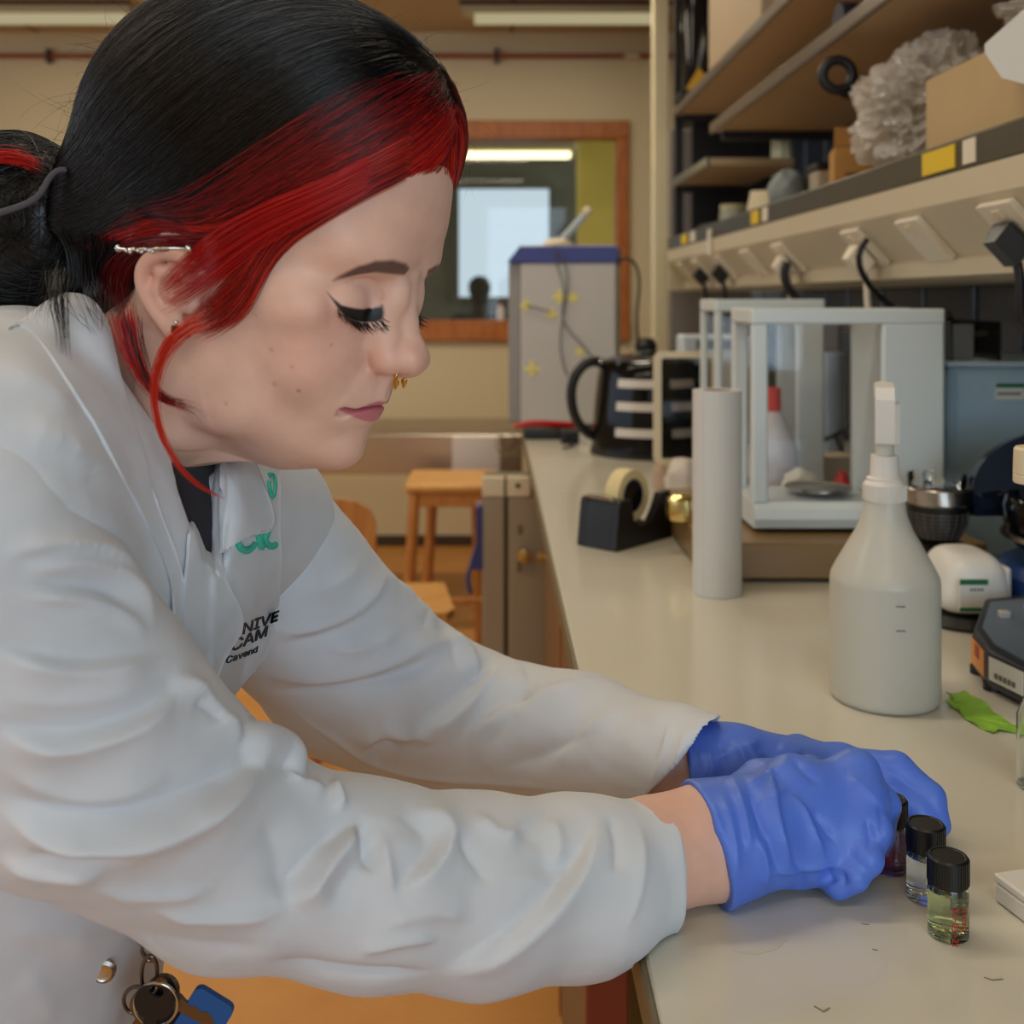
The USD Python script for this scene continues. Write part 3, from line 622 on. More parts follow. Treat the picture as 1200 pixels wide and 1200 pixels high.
# black console with hazard label
Z0, Z1 = BZ + 0.006, BZ + 0.062
foot = np.array([[wx(1139, 1.125), 1.125], [wx(1157, 1.07), 1.07], [wx(1204, 1.02), 1.012], [0.625, 1.10], [0.62, 1.235], [0.537, 1.215]])
t = thing('console', 'dark grey bench console with knob and hazard sticker at the right edge', 'console', (0, 0, 0))
pg = Polygon(foot).buffer(-0.008).buffer(0.008)
cen = foot.mean(0)
def loft(rings):
    n = len(rings[0]); v = np.vstack(rings); f = []
    for k in range(len(rings) - 1):
        for i in range(n):
            j = (i + 1) % n
            f += [[k * n + i, k * n + j, (k + 1) * n + j], [k * n + i, (k + 1) * n + j, (k + 1) * n + i]]
    c0, c1 = rings[0].mean(0), rings[-1].mean(0); v = np.vstack([v, c0, c1]); e = (len(rings) - 1) * n
    for i in range(n):
        j = (i + 1) % n
        f += [[len(v) - 2, j, i], [len(v) - 1, e + i, e + j]]
    m = trimesh.Trimesh(v, np.array(f), process=False); m.fix_normals(); return m
o = np.array(pg.exterior.coords)[:-1]
def ringat(s, z, tilt=0.0):
    q = cen + (o - cen) * s
    return np.c_[q, z + tilt * (q[:, 1] - cen[1])]
part('housing', loft([ringat(0.97, Z0), ringat(1.0, Z0 + 0.006), ringat(1.0, Z0 + 0.032, 0.0), ringat(0.95, Z0 + 0.038, 0.06), ringat(0.92, Z0 + 0.040, 0.08)]), mat('console_dark', (44, 48, 58), 0.45), t)
part('top_panel', loft([ringat(0.80, Z0 + 0.0398, 0.08), ringat(0.80, Z0 + 0.0412, 0.08)]), mat('console_panel', (96, 110, 126), 0.45), t)
part('knob', lathe([(0, 0), (0.016, 0), (0.015, 0.010), (0, 0.011)], 28, (0.55, 1.105, Z0 + 0.0395)), mat('console_knob', (34, 48, 62), 0.35), t)
part('button', bx(0.528, 0.538, 1.15, 1.16, Z0 + 0.040, Z0 + 0.049, 0.001), M_grey, t)
part('button', bx(0.565, 0.59, 1.16, 1.18, Z0 + 0.040, Z0 + 0.050, 0.002), M_white, t)
for q in foot: part('foot', cyl(0.009, (cen[0] + (q[0] - cen[0]) * 0.86, cen[1] + (q[1] - cen[1]) * 0.86, BZ + 0.0003), (cen[0] + (q[0] - cen[0]) * 0.86, cen[1] + (q[1] - cen[1]) * 0.86, Z0 + 0.002), 12), M_black, t)
def on_face(p, q, u0, u1, z0, z1, th=0.0012):
    p, q = np.asarray(p), np.asarray(q); d = (q - p) / np.linalg.norm(q - p); nrm = np.array([d[1], -d[0]])
    c = [p + d * u0, p + d * u1]
    v = []
    for a in c:
        for off in (0.0004, th):
            for z in (z0, z1): v.append([*(a + nrm * off), z])
    return trimesh.convex.convex_hull(np.array(v))
A_, B_, C_ = foot[0], foot[1], foot[2]
L1, L2 = np.linalg.norm(B_ - A_), np.linalg.norm(C_ - B_)
hs = part('hazard_sticker', on_face(A_, B_, L1 * 0.02, L1 * 0.84, Z0 + 0.006, Z0 + 0.031), mat('hazard_orange', (226, 150, 76), 0.5), t, label='orange hazard sticker')
part('hazard_mark', on_face(A_, B_, L1 * 0.3, L1 * 0.55, Z0 + 0.018, Z0 + 0.03, 0.0018), mat('hazard_red', (170, 60, 30), 0.5), hs)
ls = part('name_sticker', on_face(B_, C_, L2 * 0.06, L2 * 0.84, Z0 + 0.008, Z0 + 0.030), M_white, t, label='white sticker with faint print')
for k in range(5): part('print_line', on_face(B_, C_, L2 * (0.2 + k * 0.1), L2 * (0.27 + k * 0.1), Z0 + 0.012, Z0 + 0.017, 0.0018), mat('sticker_print_%d' % k, (110, 108, 100), 0.6), ls)
# bottle at the right frame edge: white cap on a clear vessel
t = thing('dropper_bottle', 'white-capped clear bottle cut by the right edge of the photo', 'bottle', (0.4225, 0.862, BZ + 0.0003))
part('vessel', lathe([(0, 0), (0.0125, 0), (0.014, 0.002), (0.014, 0.056), (0.010, 0.066), (0.0065, 0.072), (0.0065, 0.15), (0.0055, 0.15), (0.0055, 0.072), (0.009, 0.0655), (0.0128, 0.0555), (0.0128, 0.003), (0, 0.002)], 36), M_vglass, t, smooth=40)
part('stem', cyl(0.0052, (0, 0, 0.074), (0, 0, 0.236), 14), mat('stem_blue', (40, 58, 100), 0.3), t)
part('cap', lathe([(0, 0.2362), (0.0155, 0.2362), (0.0165, 0.2372), (0.0165, 0.2425), (0.0158, 0.2432), (0.0165, 0.244), (0.016, 0.2625), (0.0145, 0.2645), (0, 0.2645)], 36), M_cream, t)
# white box at the right lower edge
t = thing('white_box', 'white box corner at the lower right edge of the photo', 'box', (0.376, 0.668, BZ + 0.0003), 14)
part('box_body', bx(-0.05, 0.05, -0.045, 0.045, 0, 0.012, 0.0015), M_white, t)
part('lid', bx(-0.0505, 0.0505, -0.0455, 0.0455, 0.0122, 0.018, 0.0015), M_white, t)
# green scrap
t = thing('green_scrap', 'bright green crumpled strip lying on the worktop beside the spray bottle', 'scrap', (0, 0, 0))
outline = [(1109, 816), (1130, 814), (1152, 824), (1166, 838), (1180, 849), (1194, 856), (1191, 860), (1170, 858), (1163, 861), (1148, 854), (1131, 844), (1122, 834), (1108, 826), (1117, 822)]
w = []
for px, py in outline:
    Y = F * (CAMZ - BZ) / (py - VY); w.append(((px - VX) / F * Y, Y))
pg = Polygon(w).buffer(0)
m = trimesh.creation.extrude_polygon(pg.segmentize(0.004), 0.0012, engine='earcut').subdivide().subdivide()
m.vertices[:, 2] += 0.006 * (meshkit.fbm(np.c_[m.vertices[:, :2] * 90, np.zeros(len(m.vertices))], 3, 3) - 0.25).clip(0) + BZ + 0.0004
part('crumpled_sheet', m, mat('leaf_green', (150, 200, 64), 0.6, var=0.5, vscale=60, rgb2=(104, 160, 30)), t, smooth=True)
# pencil marks and scuffs on the worktop
t = thing('bench_stain', 'faint dark pencil scuffs on the near worktop', 'stain', (0, 0, BZ + 0.0002), kind='stuff')
M_scuff = mat('scuff', (138, 128, 108), 0.8)
M_scuff2 = mat('scuff_pale', (208, 202, 180), 0.7)
def mark(pts, wdt, m_):
    q = []
    for px, py in pts:
        Y = F * (CAMZ - BZ) / (py - VY); q.append(((px - VX) / F * Y, Y, 0))
    from shapely.geometry import LineString
    pl = LineString([a[:2] for a in q]).buffer(wdt * 0.6)
    part('scuff', trimesh.creation.extrude_polygon(pl, 0.0002, engine='earcut'), m_, t)
mark([(1154, 1146), (1163, 1149), (1175, 1148)], 0.0007, M_scuff); mark([(1010, 1083), (1018, 1084)], 0.0005, M_scuff)
mark([(955, 1180), (965, 1186), (972, 1182)], 0.0008, M_scuff); mark([(1023, 1113), (1028, 1114)], 0.0006, M_scuff)
mark([(860, 1115), (885, 1119), (910, 1112), (922, 1100)], 0.0006, M_scuff2); mark([(836, 1100), (850, 1106)], 0.0006, M_scuff2)
# ------------------------------------------------------------------ far end of the bench
t = thing('instrument_box', 'large grey instrument box with a blue lid and yellow tape crosses', 'instrument', (0.235, 3.40, BZ + 0.0003), -9)
W, D, H = 0.30, 0.30, wz(308, 3.3) - BZ
M_box = mat('instrument_grey', (196, 194, 190), 0.45, var=0.05)
M_boxside = mat('instrument_side', (150, 148, 146), 0.5)
part('housing', bx(-W / 2 + 0.02, W / 2, -D / 2, D / 2, 0.012, H - 0.002, 0.004), M_box, t)
part('side_panel', bx(-W / 2 - 0.018, -W / 2 + 0.0195, -D / 2 + 0.012, D / 2, 0.012, H - 0.002, 0.004), M_boxside, t)
part('lid', loft([np.array([[-W / 2 - 0.02, -D / 2 - 0.004, H], [W / 2 + 0.003, -D / 2 - 0.004, H], [W / 2 + 0.003, D / 2, H], [-W / 2 - 0.02, D / 2, H]]), np.array([[-W / 2 + 0.015, -D / 2, H + 0.045], [W / 2 + 0.003, -D / 2, H + 0.045], [W / 2 + 0.003, D / 2, H + 0.045], [-W / 2 + 0.015, D / 2, H + 0.045]])]), M_blue, t, label='dark blue lid')
part('lid_rim', bx(-W / 2 + 0.016, W / 2 + 0.002, -D / 2 + 0.002, D / 2, H + 0.0452, H + 0.05, 0.001), mat('lid_lilac', (186, 180, 200), 0.4), t)
for x in (-0.12, 0.12): part('foot', [bx(x - 0.02, x + 0.02, -0.12, 0.12, 0, 0.0125, 0.002)], M_black, t)
M_tape = mat('yellow_tape', (232, 220, 128), 0.6)
fy = -D / 2 - 0.0012
def tp(px, py): return ((px - 680) / F * 3.27 + 0.005, (wz(py, 3.27) - BZ))
for px, py, s in ((633, 358, 0.017), (672, 348, 0.022), (688, 349, 0.016), (663, 368, 0.017), (640, 432, 0.024), (696, 412, 0.013)):
    x, z = tp(px, py)
    part('tape_mark', [bx(x - s, x + s, fy - 0.0006, fy + 0.001, z - 0.006, z + 0.006), bx(x - 0.006, x + 0.006, fy - 0.0012, fy + 0.0004, z - s, z + s)], M_tape, t, label='yellow tape cross')
M_wire = mat('grey_wire', (96, 94, 96), 0.5)
for k, w in enumerate(([(666, 292), (672, 318), (678, 345), (676, 372), (690, 395), (712, 425)], [(668, 292), (681, 320), (680, 350), (675, 380), (674, 410), (682, 440)], [(633, 358), (648, 362), (663, 366)])):
    pts = [(tp(a, b)[0], fy - 0.006, tp(a, b)[1]) for a, b in w]
    part('wire', tube(smoothline(pts, 24), 0.0022, 6), M_wire, t, smooth=True)
part('power_cable', tube(smoothline([(W / 2 + 0.004, -0.1, H + 0.01), (W / 2 + 0.05, -0.1, H + 0.0), (W / 2 + 0.066, -0.1, H - 0.06), (W / 2 + 0.06, -0.1, H - 0.14), (W / 2 + 0.07, -0.1, 0.14), (W / 2 + 0.05, -0.1, 0.008)], 30), 0.004, 8), M_black, t, smooth=True)
t = thing('torch', 'small pale handheld torch lying on the blue-lidded instrument', 'torch', (0.245, 3.30, BZ + H + 0.052), 0)
part('stand', lathe([(0, 0), (0.045, 0), (0.04, 0.012), (0.02, 0.02), (0, 0.02)], 24, (-0.05, 0, 0)), M_cream, t)
part('barrel', cyl(0.011, (-0.035, 0, 0.019), (0.028, 0, 0.088), 16), mat('torch_grey', (176, 190, 196), 0.4), t)
part('tip', ball(0.015, (0.038, 0, 0.100), 2), M_cream, t)
# red and black tool with leads at the left of the far end
t = thing('test_lead', 'red handled tool with thin leads at the far left end of the worktop', 'tool', (wx(640, 3.0), 3.02, BZ + 0.0003))
part('black_case', bx(-0.06, 0.075, -0.03, 0.05, 0, 0.028, 0.006), M_black, t)
part('red_handle', tube(smoothline([(-0.085, -0.02, 0.032), (-0.03, -0.015, 0.042), (0.04, 0, 0.036), (0.09, 0.02, 0.034)], 20), np.linspace(0.008, 0.011, 20), 10), M_red, t, smooth=True, label='red handle')
M_lead = mat('lead_tan', (150, 138, 100), 0.5)
for dx, dz in ((0, 0), (0.012, 0.012), (0.03, -0.01)):
    part('lead', tube(smoothline([(-0.05, -0.02, 0.012), (-0.09, -0.03, 0.02 + dz), (-0.135 + dx, -0.03, 0.0 + dz), (-0.13 + dx, -0.025, -0.03), (-0.075 + dx, -0.03, -0.02 + dz)], 24), 0.0018, 6), M_lead, t, smooth=True)
t = thing('black_adapter', 'small black adapter between the red tool and the kettle', 'adapter', (wx(664, 2.9) + 0.005, 2.92, BZ + 0.0003))
part('case', bx(-0.02, 0.028, -0.025, 0.025, 0, 0.035, 0.005), M_black, t)
part('cable', tube(smoothline([(0.0, -0.025, 0.01), (0.01, -0.06, 0.005), (0.0, -0.1, 0.004), (-0.02, -0.13, 0.004)], 16), 0.003, 6), M_black, t, smooth=True)
t = thing('glass_pot', 'grey pot with black knob lid behind the kettle', 'pot', (wx(757, 3.2), 3.2, BZ + 0.0003))
part('pot', lathe([(0, 0), (0.05, 0), (0.052, 0.15), (0.05, wz(412, 3.2) - BZ), (0, wz(412, 3.2) - BZ)], 32), mat('pot_grey', (150, 146, 130), 0.3), t)
hh = wz(412, 3.2) - BZ
part('lid', lathe([(0, hh), (0.03, hh), (0.032, hh + 0.02), (0.02, hh + 0.038), (0, hh + 0.04)], 24), M_black, t)
t = thing('display_unit', 'pale blue-white display unit behind the balances', 'display', (0, 0, 0))
part('case', bx(wx(800, 2.9), wx(880, 2.9), 2.9, 3.0, BZ + 0.0003, wz(393, 2.9), 0.006), mat('display_white', (214, 224, 230), 0.4), t)
part('screen', bx(wx(816, 2.9), wx(862, 2.9), 2.896, 2.8995, wz(409, 2.9), wz(398, 2.9)), mat('screen_grey', (96, 104, 110), 0.3), t)
# sink counter at the back wall
YS = 4.25
t = thing('sink_counter', 'brushed steel sink counter along the back below the window', 'sink counter')
part('apron', bx(-2.3, wx(612, YS), YS, YS + 0.02, wz(556, YS), wz(510, YS), 0.003), mat('brushed_steel', (196, 188, 176), 0.28, 1.0), t)
part('counter_top', bx(-2.3, wx(612, YS), YS + 0.021, YS + 0.62, wz(516, YS), wz(510, YS), 0.003), mat('counter_steel', (196, 188, 176), 0.28, 1.0), t)
for x in (-2.2, -1.2): part('leg', bx(x, x + 0.04, YS + 0.25, YS + 0.29, 0, wz(556, YS)), M_grey, t)
part('reflection_plate', bx(wx(530, YS), wx(586, YS), YS - 0.004, YS - 0.0005, wz(554, YS), wz(512, YS), 0.001), mat('reflection_steel', (232, 232, 230), 0.42, 0.6), t, label='paler plate standing in for light reflected on the steel apron')  # bright reflection on the apron, put in as a paler plate
# wooden stool and chair
M_pine = wood('pine', (226, 172, 96), (196, 138, 70), 5.0, (3, 14, 14), 0.45)
M_pined = wood('pine_legs', (206, 142, 72), (176, 112, 52), 5.0, (14, 14, 2), 0.5)
YT = 3.75
sx0, sx1, sz = wx(474, YT), wx(584, YT), wz(566, YT)
t = thing('wooden_stool', 'tall wooden lab stool with square seat in front of the steel counter', 'stool')
part('seat', bx(sx0, sx1, YT - 0.02, YT + 0.30, sz - 0.035, sz, 0.012), M_pine, t)
lg = [(sx0 + 0.025, YT), (sx1 - 0.045, YT), (sx0 + 0.075, YT + 0.25), (sx1 - 0.09, YT + 0.25)]
for k, (x, y) in enumerate(lg):
    dx = -0.028 if k % 2 == 0 else 0.028
    part('leg', cyl(0.019, (x + dx, y, 0.0), (x + 0.01, y, sz - 0.036), 12), M_pined, t)
part('apron', bx(sx0 + 0.03, sx1 - 0.05, YT - 0.008, YT + 0.008, sz - 0.08, sz - 0.036, 0.003), M_pined, t)
for z in (0.26, 0.19): part('rung', cyl(0.012, (sx0 + 0.01, YT + (0.0 if z > .2 else 0.25), z), (sx1 - 0.03, YT + (0 if z > .2 else 0.25), z), 10), M_pined, t)
M_blueweb = mat('blue_webbing', (56, 64, 120), 0.7)
t = thing('blue_bag', 'dark blue bag hanging at the side of the taupe cabinet', 'bag', (0, 0, 0))
bY = 2.62
part('bag_body', T(prism(Polygon([(wx(549, bY), wz(668, bY)), (wx(553, bY), wz(655, bY)), (wx(558, bY), wz(640, bY)), (wx(558, bY), wz(597, bY)), (wx(566, bY), wz(592, bY)), (wx(566, bY), wz(668, bY))]), 0.05), (0, bY + 0.05, 0), 90), M_blueweb, t)
part('strap', tube(smoothline([(wx(551, bY), bY + 0.02, wz(668, bY)), (wx(548, bY), bY + 0.02, wz(682, bY)), (wx(552, bY), bY + 0.02, wz(698, bY))], 12), 0.005, 8), M_blueweb, t, smooth=True)
part('hook', bx(wx(558, bY), wx(567, bY), bY + 0.01, bY + 0.03, wz(597, bY), wz(590, bY), 0.002), mat('bag_lilac', (140, 136, 160), 0.5), t)
YCH = 2.75
t = thing('wooden_chair', 'low wooden chair with curved back standing behind the far sleeve', 'chair')
pts = [(wx(398, YCH), wz(584, YCH)), (wx(418, YCH), wz(587, YCH)), (wx(434, YCH), wz(596, YCH)), (wx(441, YCH), wz(612, YCH)), (wx(442, YCH), wz(680, YCH)), (wx(330, YCH), wz(680, YCH)), (wx(330, YCH), wz(584, YCH))]
part('backrest', T(prism(Polygon(pts).buffer(-0.004).buffer(0.004), 0.014), (0, YCH, 0), 90), M_pined, t)
part('seat', T(prism(Polygon([(wx(330, YCH), YCH - 0.02), (wx(525, 2.9), 2.82), (wx(533, 2.9), 2.86), (wx(520, 3.1), 3.12), (wx(330, YCH), 3.1)]), 0.022), (0, 0, wz(714, 2.85) - 0.022)), M_pine, t)
szc = wz(714, 2.85) - 0.0225
for x, y in ((wx(345, YCH), YCH + 0.01), (wx(490, YCH), 2.86), (wx(345, YCH), 3.06), (wx(490, YCH), 3.06)):
    part('leg', cyl(0.018, (x, y, 0), (x, y, szc), 12), M_pined, t)
for x in (wx(345, YCH), wx(425, YCH)): part('back_post', bx(x - 0.015, x + 0.015, YCH + 0.001, YCH + 0.024, szc + 0.023, wz(600, YCH), 0.003), M_pined, t)

# ------------------------------------------------------------------ service trunking and shelves on the right
XT, ZT = 0.585, 1.44
t = thing('service_trunking', 'long beige service trunking with sockets under the shelf on the right', 'trunking')
M_trunk = mat('trunk_beige', (202, 190, 164), 0.45, var=0.05)
prof = Polygon([(XT, ZT), (XT, 1.404), (0.59, 1.398), (0.645, 1.338), (0.638, 1.334), (0.640, 1.312), (0.68, 1.305), (XR - 0.06, 1.305), (XR - 0.06, ZT)])
part('channel', T(prism(prof, 3.70 - 0.75), (0, 3.70, 0), 90), M_trunk, t)
part('end_plate', bx(XT + 0.002, XR - 0.06, 3.70, 3.712, 1.305, ZT, 0.002), M_trunk, t)
nrm = np.array([-(1.398 - 1.338), 0, -(0.645 - 0.59)]); nrm /= np.linalg.norm(nrm)   # out of the sloping face
dwn = np.array([0.645 - 0.59, 0, 1.338 - 1.398]); dwn /= np.linalg.norm(dwn)
mid = np.array([0.6175, 0, 1.368])
def onslope(y, u, o): return mid + np.array([0, y, 0]) + dwn * u + nrm * o
def slab_on(y0, y1, u0, u1, o0, o1, b=0.0):
    c = [onslope(y, u, o) for y in (y0, y1) for u in (u0, u1) for o in (o0, o1)]
    return trimesh.convex.convex_hull(np.array(c))
M_sock = mat('socket_white', (226, 216, 196), 0.35)
socks = [1.30, 1.575, 1.83, 2.30, 2.60, 2.93, 3.24, 3.5]
for k, y in enumerate(socks):
    s = part('socket', slab_on(y - 0.043, y + 0.043, -0.038, 0.038, 0.0006, 0.010), M_sock, t)
    if k != 4: part('switch', slab_on(y - 0.01, y + 0.01, -0.03, -0.018, 0.0102, 0.013), M_cream, s)
M_plugw = mat('plug_white', (232, 222, 200), 0.4)
def plug(label, y, black, drop, away=0.0):
    m_ = M_black if black else M_plugw
    t = thing('plug', label, 'plug')
    p0 = onslope(y, 0.006, 0.0135)
    part('plug_body', trimesh.convex.convex_hull(np.vstack([slab_on(y - 0.022, y + 0.022, -0.014, 0.026, 0.0135, 0.02).vertices, slab_on(y - 0.015, y + 0.015, -0.008, 0.03, 0.02, 0.042).vertices])), m_, t)
    a = onslope(y, 0.03, 0.032)
    part('cable', tube(smoothline([a, a + np.array([0.004, 0, -0.03]), a + np.array([0.012, 0.005 + away * 0.3, -0.075]), a + np.array([0.08, 0.01 + away, -0.105]), a + np.array([0.19, 0.01 + away, -0.115])], 24), np.linspace(0.006, 0.0038, 24), 8), m_, t, smooth=True)
plug('large black plug in the nearest socket at the right edge', 1.30, True, 0.12)
plug('white plug in the socket above the large balance', 1.83, False, 0.26)
plug('white plug left of centre on the trunking beside a black lead', 2.30, False, 0.25)
plug('black plug in the middle of the trunking', 2.25 + 0.70, True, 0.22)
plug('far black plug near the left end of the trunking', 3.22, True, 0.22)
t = thing('black_lead', 'black cable looping behind the white plug above the large balance', 'cable')
a = onslope(1.80, 0.0, 0.02)
part('cable_run', tube(smoothline([a + np.array([-.005, -0.03, 0.02]), a + np.array([-0.02, -0.035, -0.01]), a + np.array([0.0, -0.02, -0.05]), a + np.array([0.05, 0, -0.09]), a + np.array([0.20, 0.16, -0.10])], 24), 0.005, 8), M_black, t, smooth=True)
t = thing('black_lead', 'black cable beside the white plug left of centre', 'cable')
a = onslope(2.27, 0.0, 0.02)
part('cable_run', tube(smoothline([a + np.array([0, 0, 0.0]), a + np.array([-0.005, 0, -0.03]), a + np.array([0.015, 0, -0.07]), a + np.array([0.07, 0, -0.10]), a + np.array([0.22, 0, -0.11])], 20), 0.009, 8), M_black, t, smooth=True)
t = thing('white_clip', 'white upright clip on the far end of the trunking edge', 'clip', (XT - 0.0065, 2.95, 1.395))
part('tab', bx(-0.006, 0.006, -0.012, 0.012, 0.0, 0.07, 0.003), M_sock, t)
# lower shelf over the trunking with its dark edge
M_shelfedge = mat('shelf_edge_dark', (66, 62, 52), 0.35)
M_shelf = mat('shelf_board', (190, 168, 136), 0.55, var=0.1)
M_shelfrail = mat('shelf_rail', (120, 112, 100), 0.3, 0.5)
t = thing('lower_shelf', 'lower shelf above the trunking with a dark front edge', 'shelf')
part('board', bx(XT + 0.012, XR - 0.03, 0.75, 3.7, ZT + 0.0004, ZT + 0.02, 0.001), M_shelf, t)
part('front_edge', bx(XT + 0.001, XT + 0.0118, 0.75, 3.7, ZT + 0.0004, ZT + 0.042, 0.003), M_shelfedge, t)
def sticker(label, y, w, m_, z=ZT + 0.006, h=0.03):
    t = thing('shelf_label', label, 'label', (XT - 0.0012, y, z))
    part('card', bx(0, 0.0018, -w / 2, w / 2, 0, h), m_, t)
sticker('yellow label on the dark shelf edge at right', 1.455, 0.105, M_yellow)
sticker('white label right of the yellow one on the shelf edge', 1.36, 0.035, M_sock)
sticker('yellow label in the middle of the dark shelf edge', 2.47, 0.07, M_yellow)
sticker('white label beside the middle yellow one', 2.38, 0.045, M_sock)
sticker('yellow label at the far end of the dark shelf edge', 3.38, 0.1, M_yellow)
sticker('white label at the far end of the dark shelf edge', 3.24, 0.08, M_sock)
def shelf(label, x0, x1, y0, y1, z, rail=0.018):
    t = thing('upper_shelf', label, 'shelf')
    part('board', bx(x0 + 0.012, x1, y0, y1, z + 0.002, z + 0.022, 0.001), M_shelf, t)
    part('front_rail', bx(x0, x0 + 0.0118, y0, y1, z - 0.004, z + 0.026, 0.004), M_shelfrail, t)
    part('end_bracket', bx(x0 + 0.03, x1, y1 - 0.03, y1 - 0.01, z - 0.022, z + 0.0018, 0.002), M_black, t)
    return t
shelf('highest shelf with brown underside and metal front rail', 0.587, 0.92, 1.2, 3.62, 1.875)
shelf('middle shelf with tan underside and metal front rail', 0.587, 0.92, 0.9, 3.0, 1.728)
shelf('short far shelf with a bright rail end', 0.587, 0.83, 3.05, 3.62, 1.645)
t = thing('rack_post', 'dark upright post at the far end of the shelves', 'post')
part('post', bx(0.598, 0.625, 3.63, 3.66, ZT + 0.021, 2.64, 0.002), M_black, t)
t = thing('rack_backing', 'dark backing board behind the far shelves', 'board')
part('board', bx(0.66, 0.92, 3.66, 3.68, ZT + 0.021, 2.3, 0.002), M_black, t)
# things on the shelves
t = thing('black_tube', 'tall black tube with yellow tape at the far end of the top shelf', 'tube', (0.662, 3.47, 1.8975))
part('tube_body', lathe([(0, 0), (0.068, 0), (0.07, 0.01), (0.072, 0.5), (0.068, 0.52), (0, 0.52)], 36), M_blackgloss, t)
part('base_plate', bx(-0.085, 0.07, -0.07, 0.07, 0.0, 0.022, 0.004), M_black, t)
part('tape_patch', trimesh.convex.convex_hull(np.array([[-0.07, -0.0765, 0.0235], [0.03, -0.0765, 0.0235], [-0.03, -0.0735, 0.09], [-0.07, -0.0705, 0.0235], [0.03, -0.0705, 0.0235], [-0.03, -0.067, 0.09]])), mat('tape_ochre', (206, 160, 40), 0.5), t, label='ochre tape')
part('tape_patch', bx(0.045, 0.06, -0.058, -0.04, 0.13, 0.19), mat('tape_ochre2', (190, 130, 30), 0.5), t)
t = thing('storage_box', 'large tan storage box on the top shelf', 'box', (0.70, 2.78, 1.8976))
part('carton', bx(-0.10, 0.14, -0.30, 0.30, 0, 0.34, 0.004), mat('storage_tan', (176, 154, 122), 0.6, var=0.08), t)
part('lid', bx(-0.106, 0.146, -0.306, 0.306, 0.3402, 0.40, 0.004), mat('storage_grey', (160, 156, 148), 0.5), t)
t = thing('navy_roll', 'dark navy roll lying under the top shelf edge', 'roll', (0.63, 2.02, 1.7505))
part('roll', T(lathe([(0, 0), (0.034, 0), (0.034, 0.26), (0, 0.26)], 28), (0.0, 0, 0.034), 0, 90), mat('navy_cloth', (26, 34, 56), 0.6), t)
t = thing('black_hose', 'thick black hose end below the middle shelf rail', 'hose', (0, 0, 0))
Yh = 1.93
hc = P(968, 88, Yh)
part('hose_ring', T(trimesh.creation.torus(0.026, 0.009, 28, 14), (hc[0] + 0.02, Yh, hc[2]), 90), M_black, t, smooth=True)
part('hose_run', tube(smoothline([hc + [0.03, 0.0, -0.027], hc + [0.08, 0.04, -0.03], hc + [0.2, 0.1, -0.02], (0.93, Yh + 0.15, hc[2])], 20), 0.012, 10), M_black, t, smooth=True)
# cardboard box and plastic bag on the lower shelf
SH = ZT + 0.0204
M_card = mat('cardboard', (190, 142, 78), 0.8, var=0.15, vscale=12)
M_cardl = mat('cardboard_pale', (186, 160, 116), 0.75, var=0.1, vscale=12)
t = thing('cardboard_box', 'small orange-brown cardboard box left of the plastic bag', 'box', (0.70, 2.12, SH), -12)
part('carton', bx(-0.05, 0.05, -0.05, 0.05, 0, 0.105, 0.002), M_card, t)
part('flap', T(bx(-0.05, 0.05, 0.0, 0.002, 0, 0.035), (0, -0.052, 0.1055), 20), M_card, t)
part('print_band', bx(-0.03, 0.03, -0.0518, -0.0503, 0.05, 0.056), mat('print_brown', (120, 84, 44), 0.8), t)
t = thing('open_carton', 'large open pale cardboard carton at the upper right', 'box', (0.76, 1.34, SH), 0)
part('panel', bx(-0.15, -0.146, -0.20, 0.22, 0, 0.125), M_cardl, t)
part('panel', bx(0.146, 0.15, -0.20, 0.22, 0, 0.125), M_cardl, t)
part('panel', bx(-0.1459, 0.1459, 0.216, 0.22, 0, 0.125), M_cardl, t)
part('panel', bx(-0.1459, 0.1459, -0.20, -0.196, 0, 0.125), M_cardl, t)
part('bottom', bx(-0.1459, 0.1459, -0.1959, 0.2159, 0, 0.004), M_cardl, t)
t = thing('white_sheet', 'white card leaning on the open carton at the right edge', 'card', (0.60, 1.16, SH + 0.055), 0)
part('sheet', T(prism(Polygon([(-0.13, 0.05), (-0.10, 0.015), (-0.06, 0.0), (0.16, 0.05), (0.16, 0.12), (0.0, 0.105), (-0.13, 0.06)]), 0.002), (0, 0, 0), 90, 0, -78), mat('sheet_white', (206, 208, 206), 0.6), t)
M_bag = usdkit.material(stage, '/World/Looks/clear_bag', {'t': ('transparent_bsdf', dict(color=tuple(lin((240, 236, 228))))), 'g': ('principled_bsdf', dict(base_color=tuple(lin((240, 236, 228))), roughness=0.10, specular_ior_level=1.0)), 'm': ('mix_closure', dict(fac=0.42))},
    [('t.BSDF', 'm.closure1'), ('g.BSDF', 'm.closure2')], surface='m.closure')
def bag(label, loc, size, seed, hgt):
    t = thing('plastic_bag', label, 'plastic bag', loc)
    s = trimesh.creation.icosphere(5, 1.0); v = s.vertices
    n = meshkit.fbm(v * 2.0 + seed, 3, seed); rid = np.abs(meshkit.fbm(v * 5.0 + seed, 3, seed + 5) - 0.5) * 2
    v = v * (0.62 + 0.75 * n - 0.5 * rid)[:, None] * np.asarray(size)
    v[:, 2] -= v[:, 2].min(); v[:, 2] *= hgt / v[:, 2].max()
    part('film', trimesh.Trimesh(v, s.faces, process=False), M_bag, t, smooth=False)
    return t
b_ = bag('big crumpled clear plastic bag bulging over the lower shelf', (0.70, 1.76, SH), (0.125, 0.17, 0.19), 3, 0.238)
bag('small crumpled clear plastic bag lying on the open carton', (0.76, 1.36, SH + 0.127), (0.12, 0.15, 0.13), 9, 0.10)
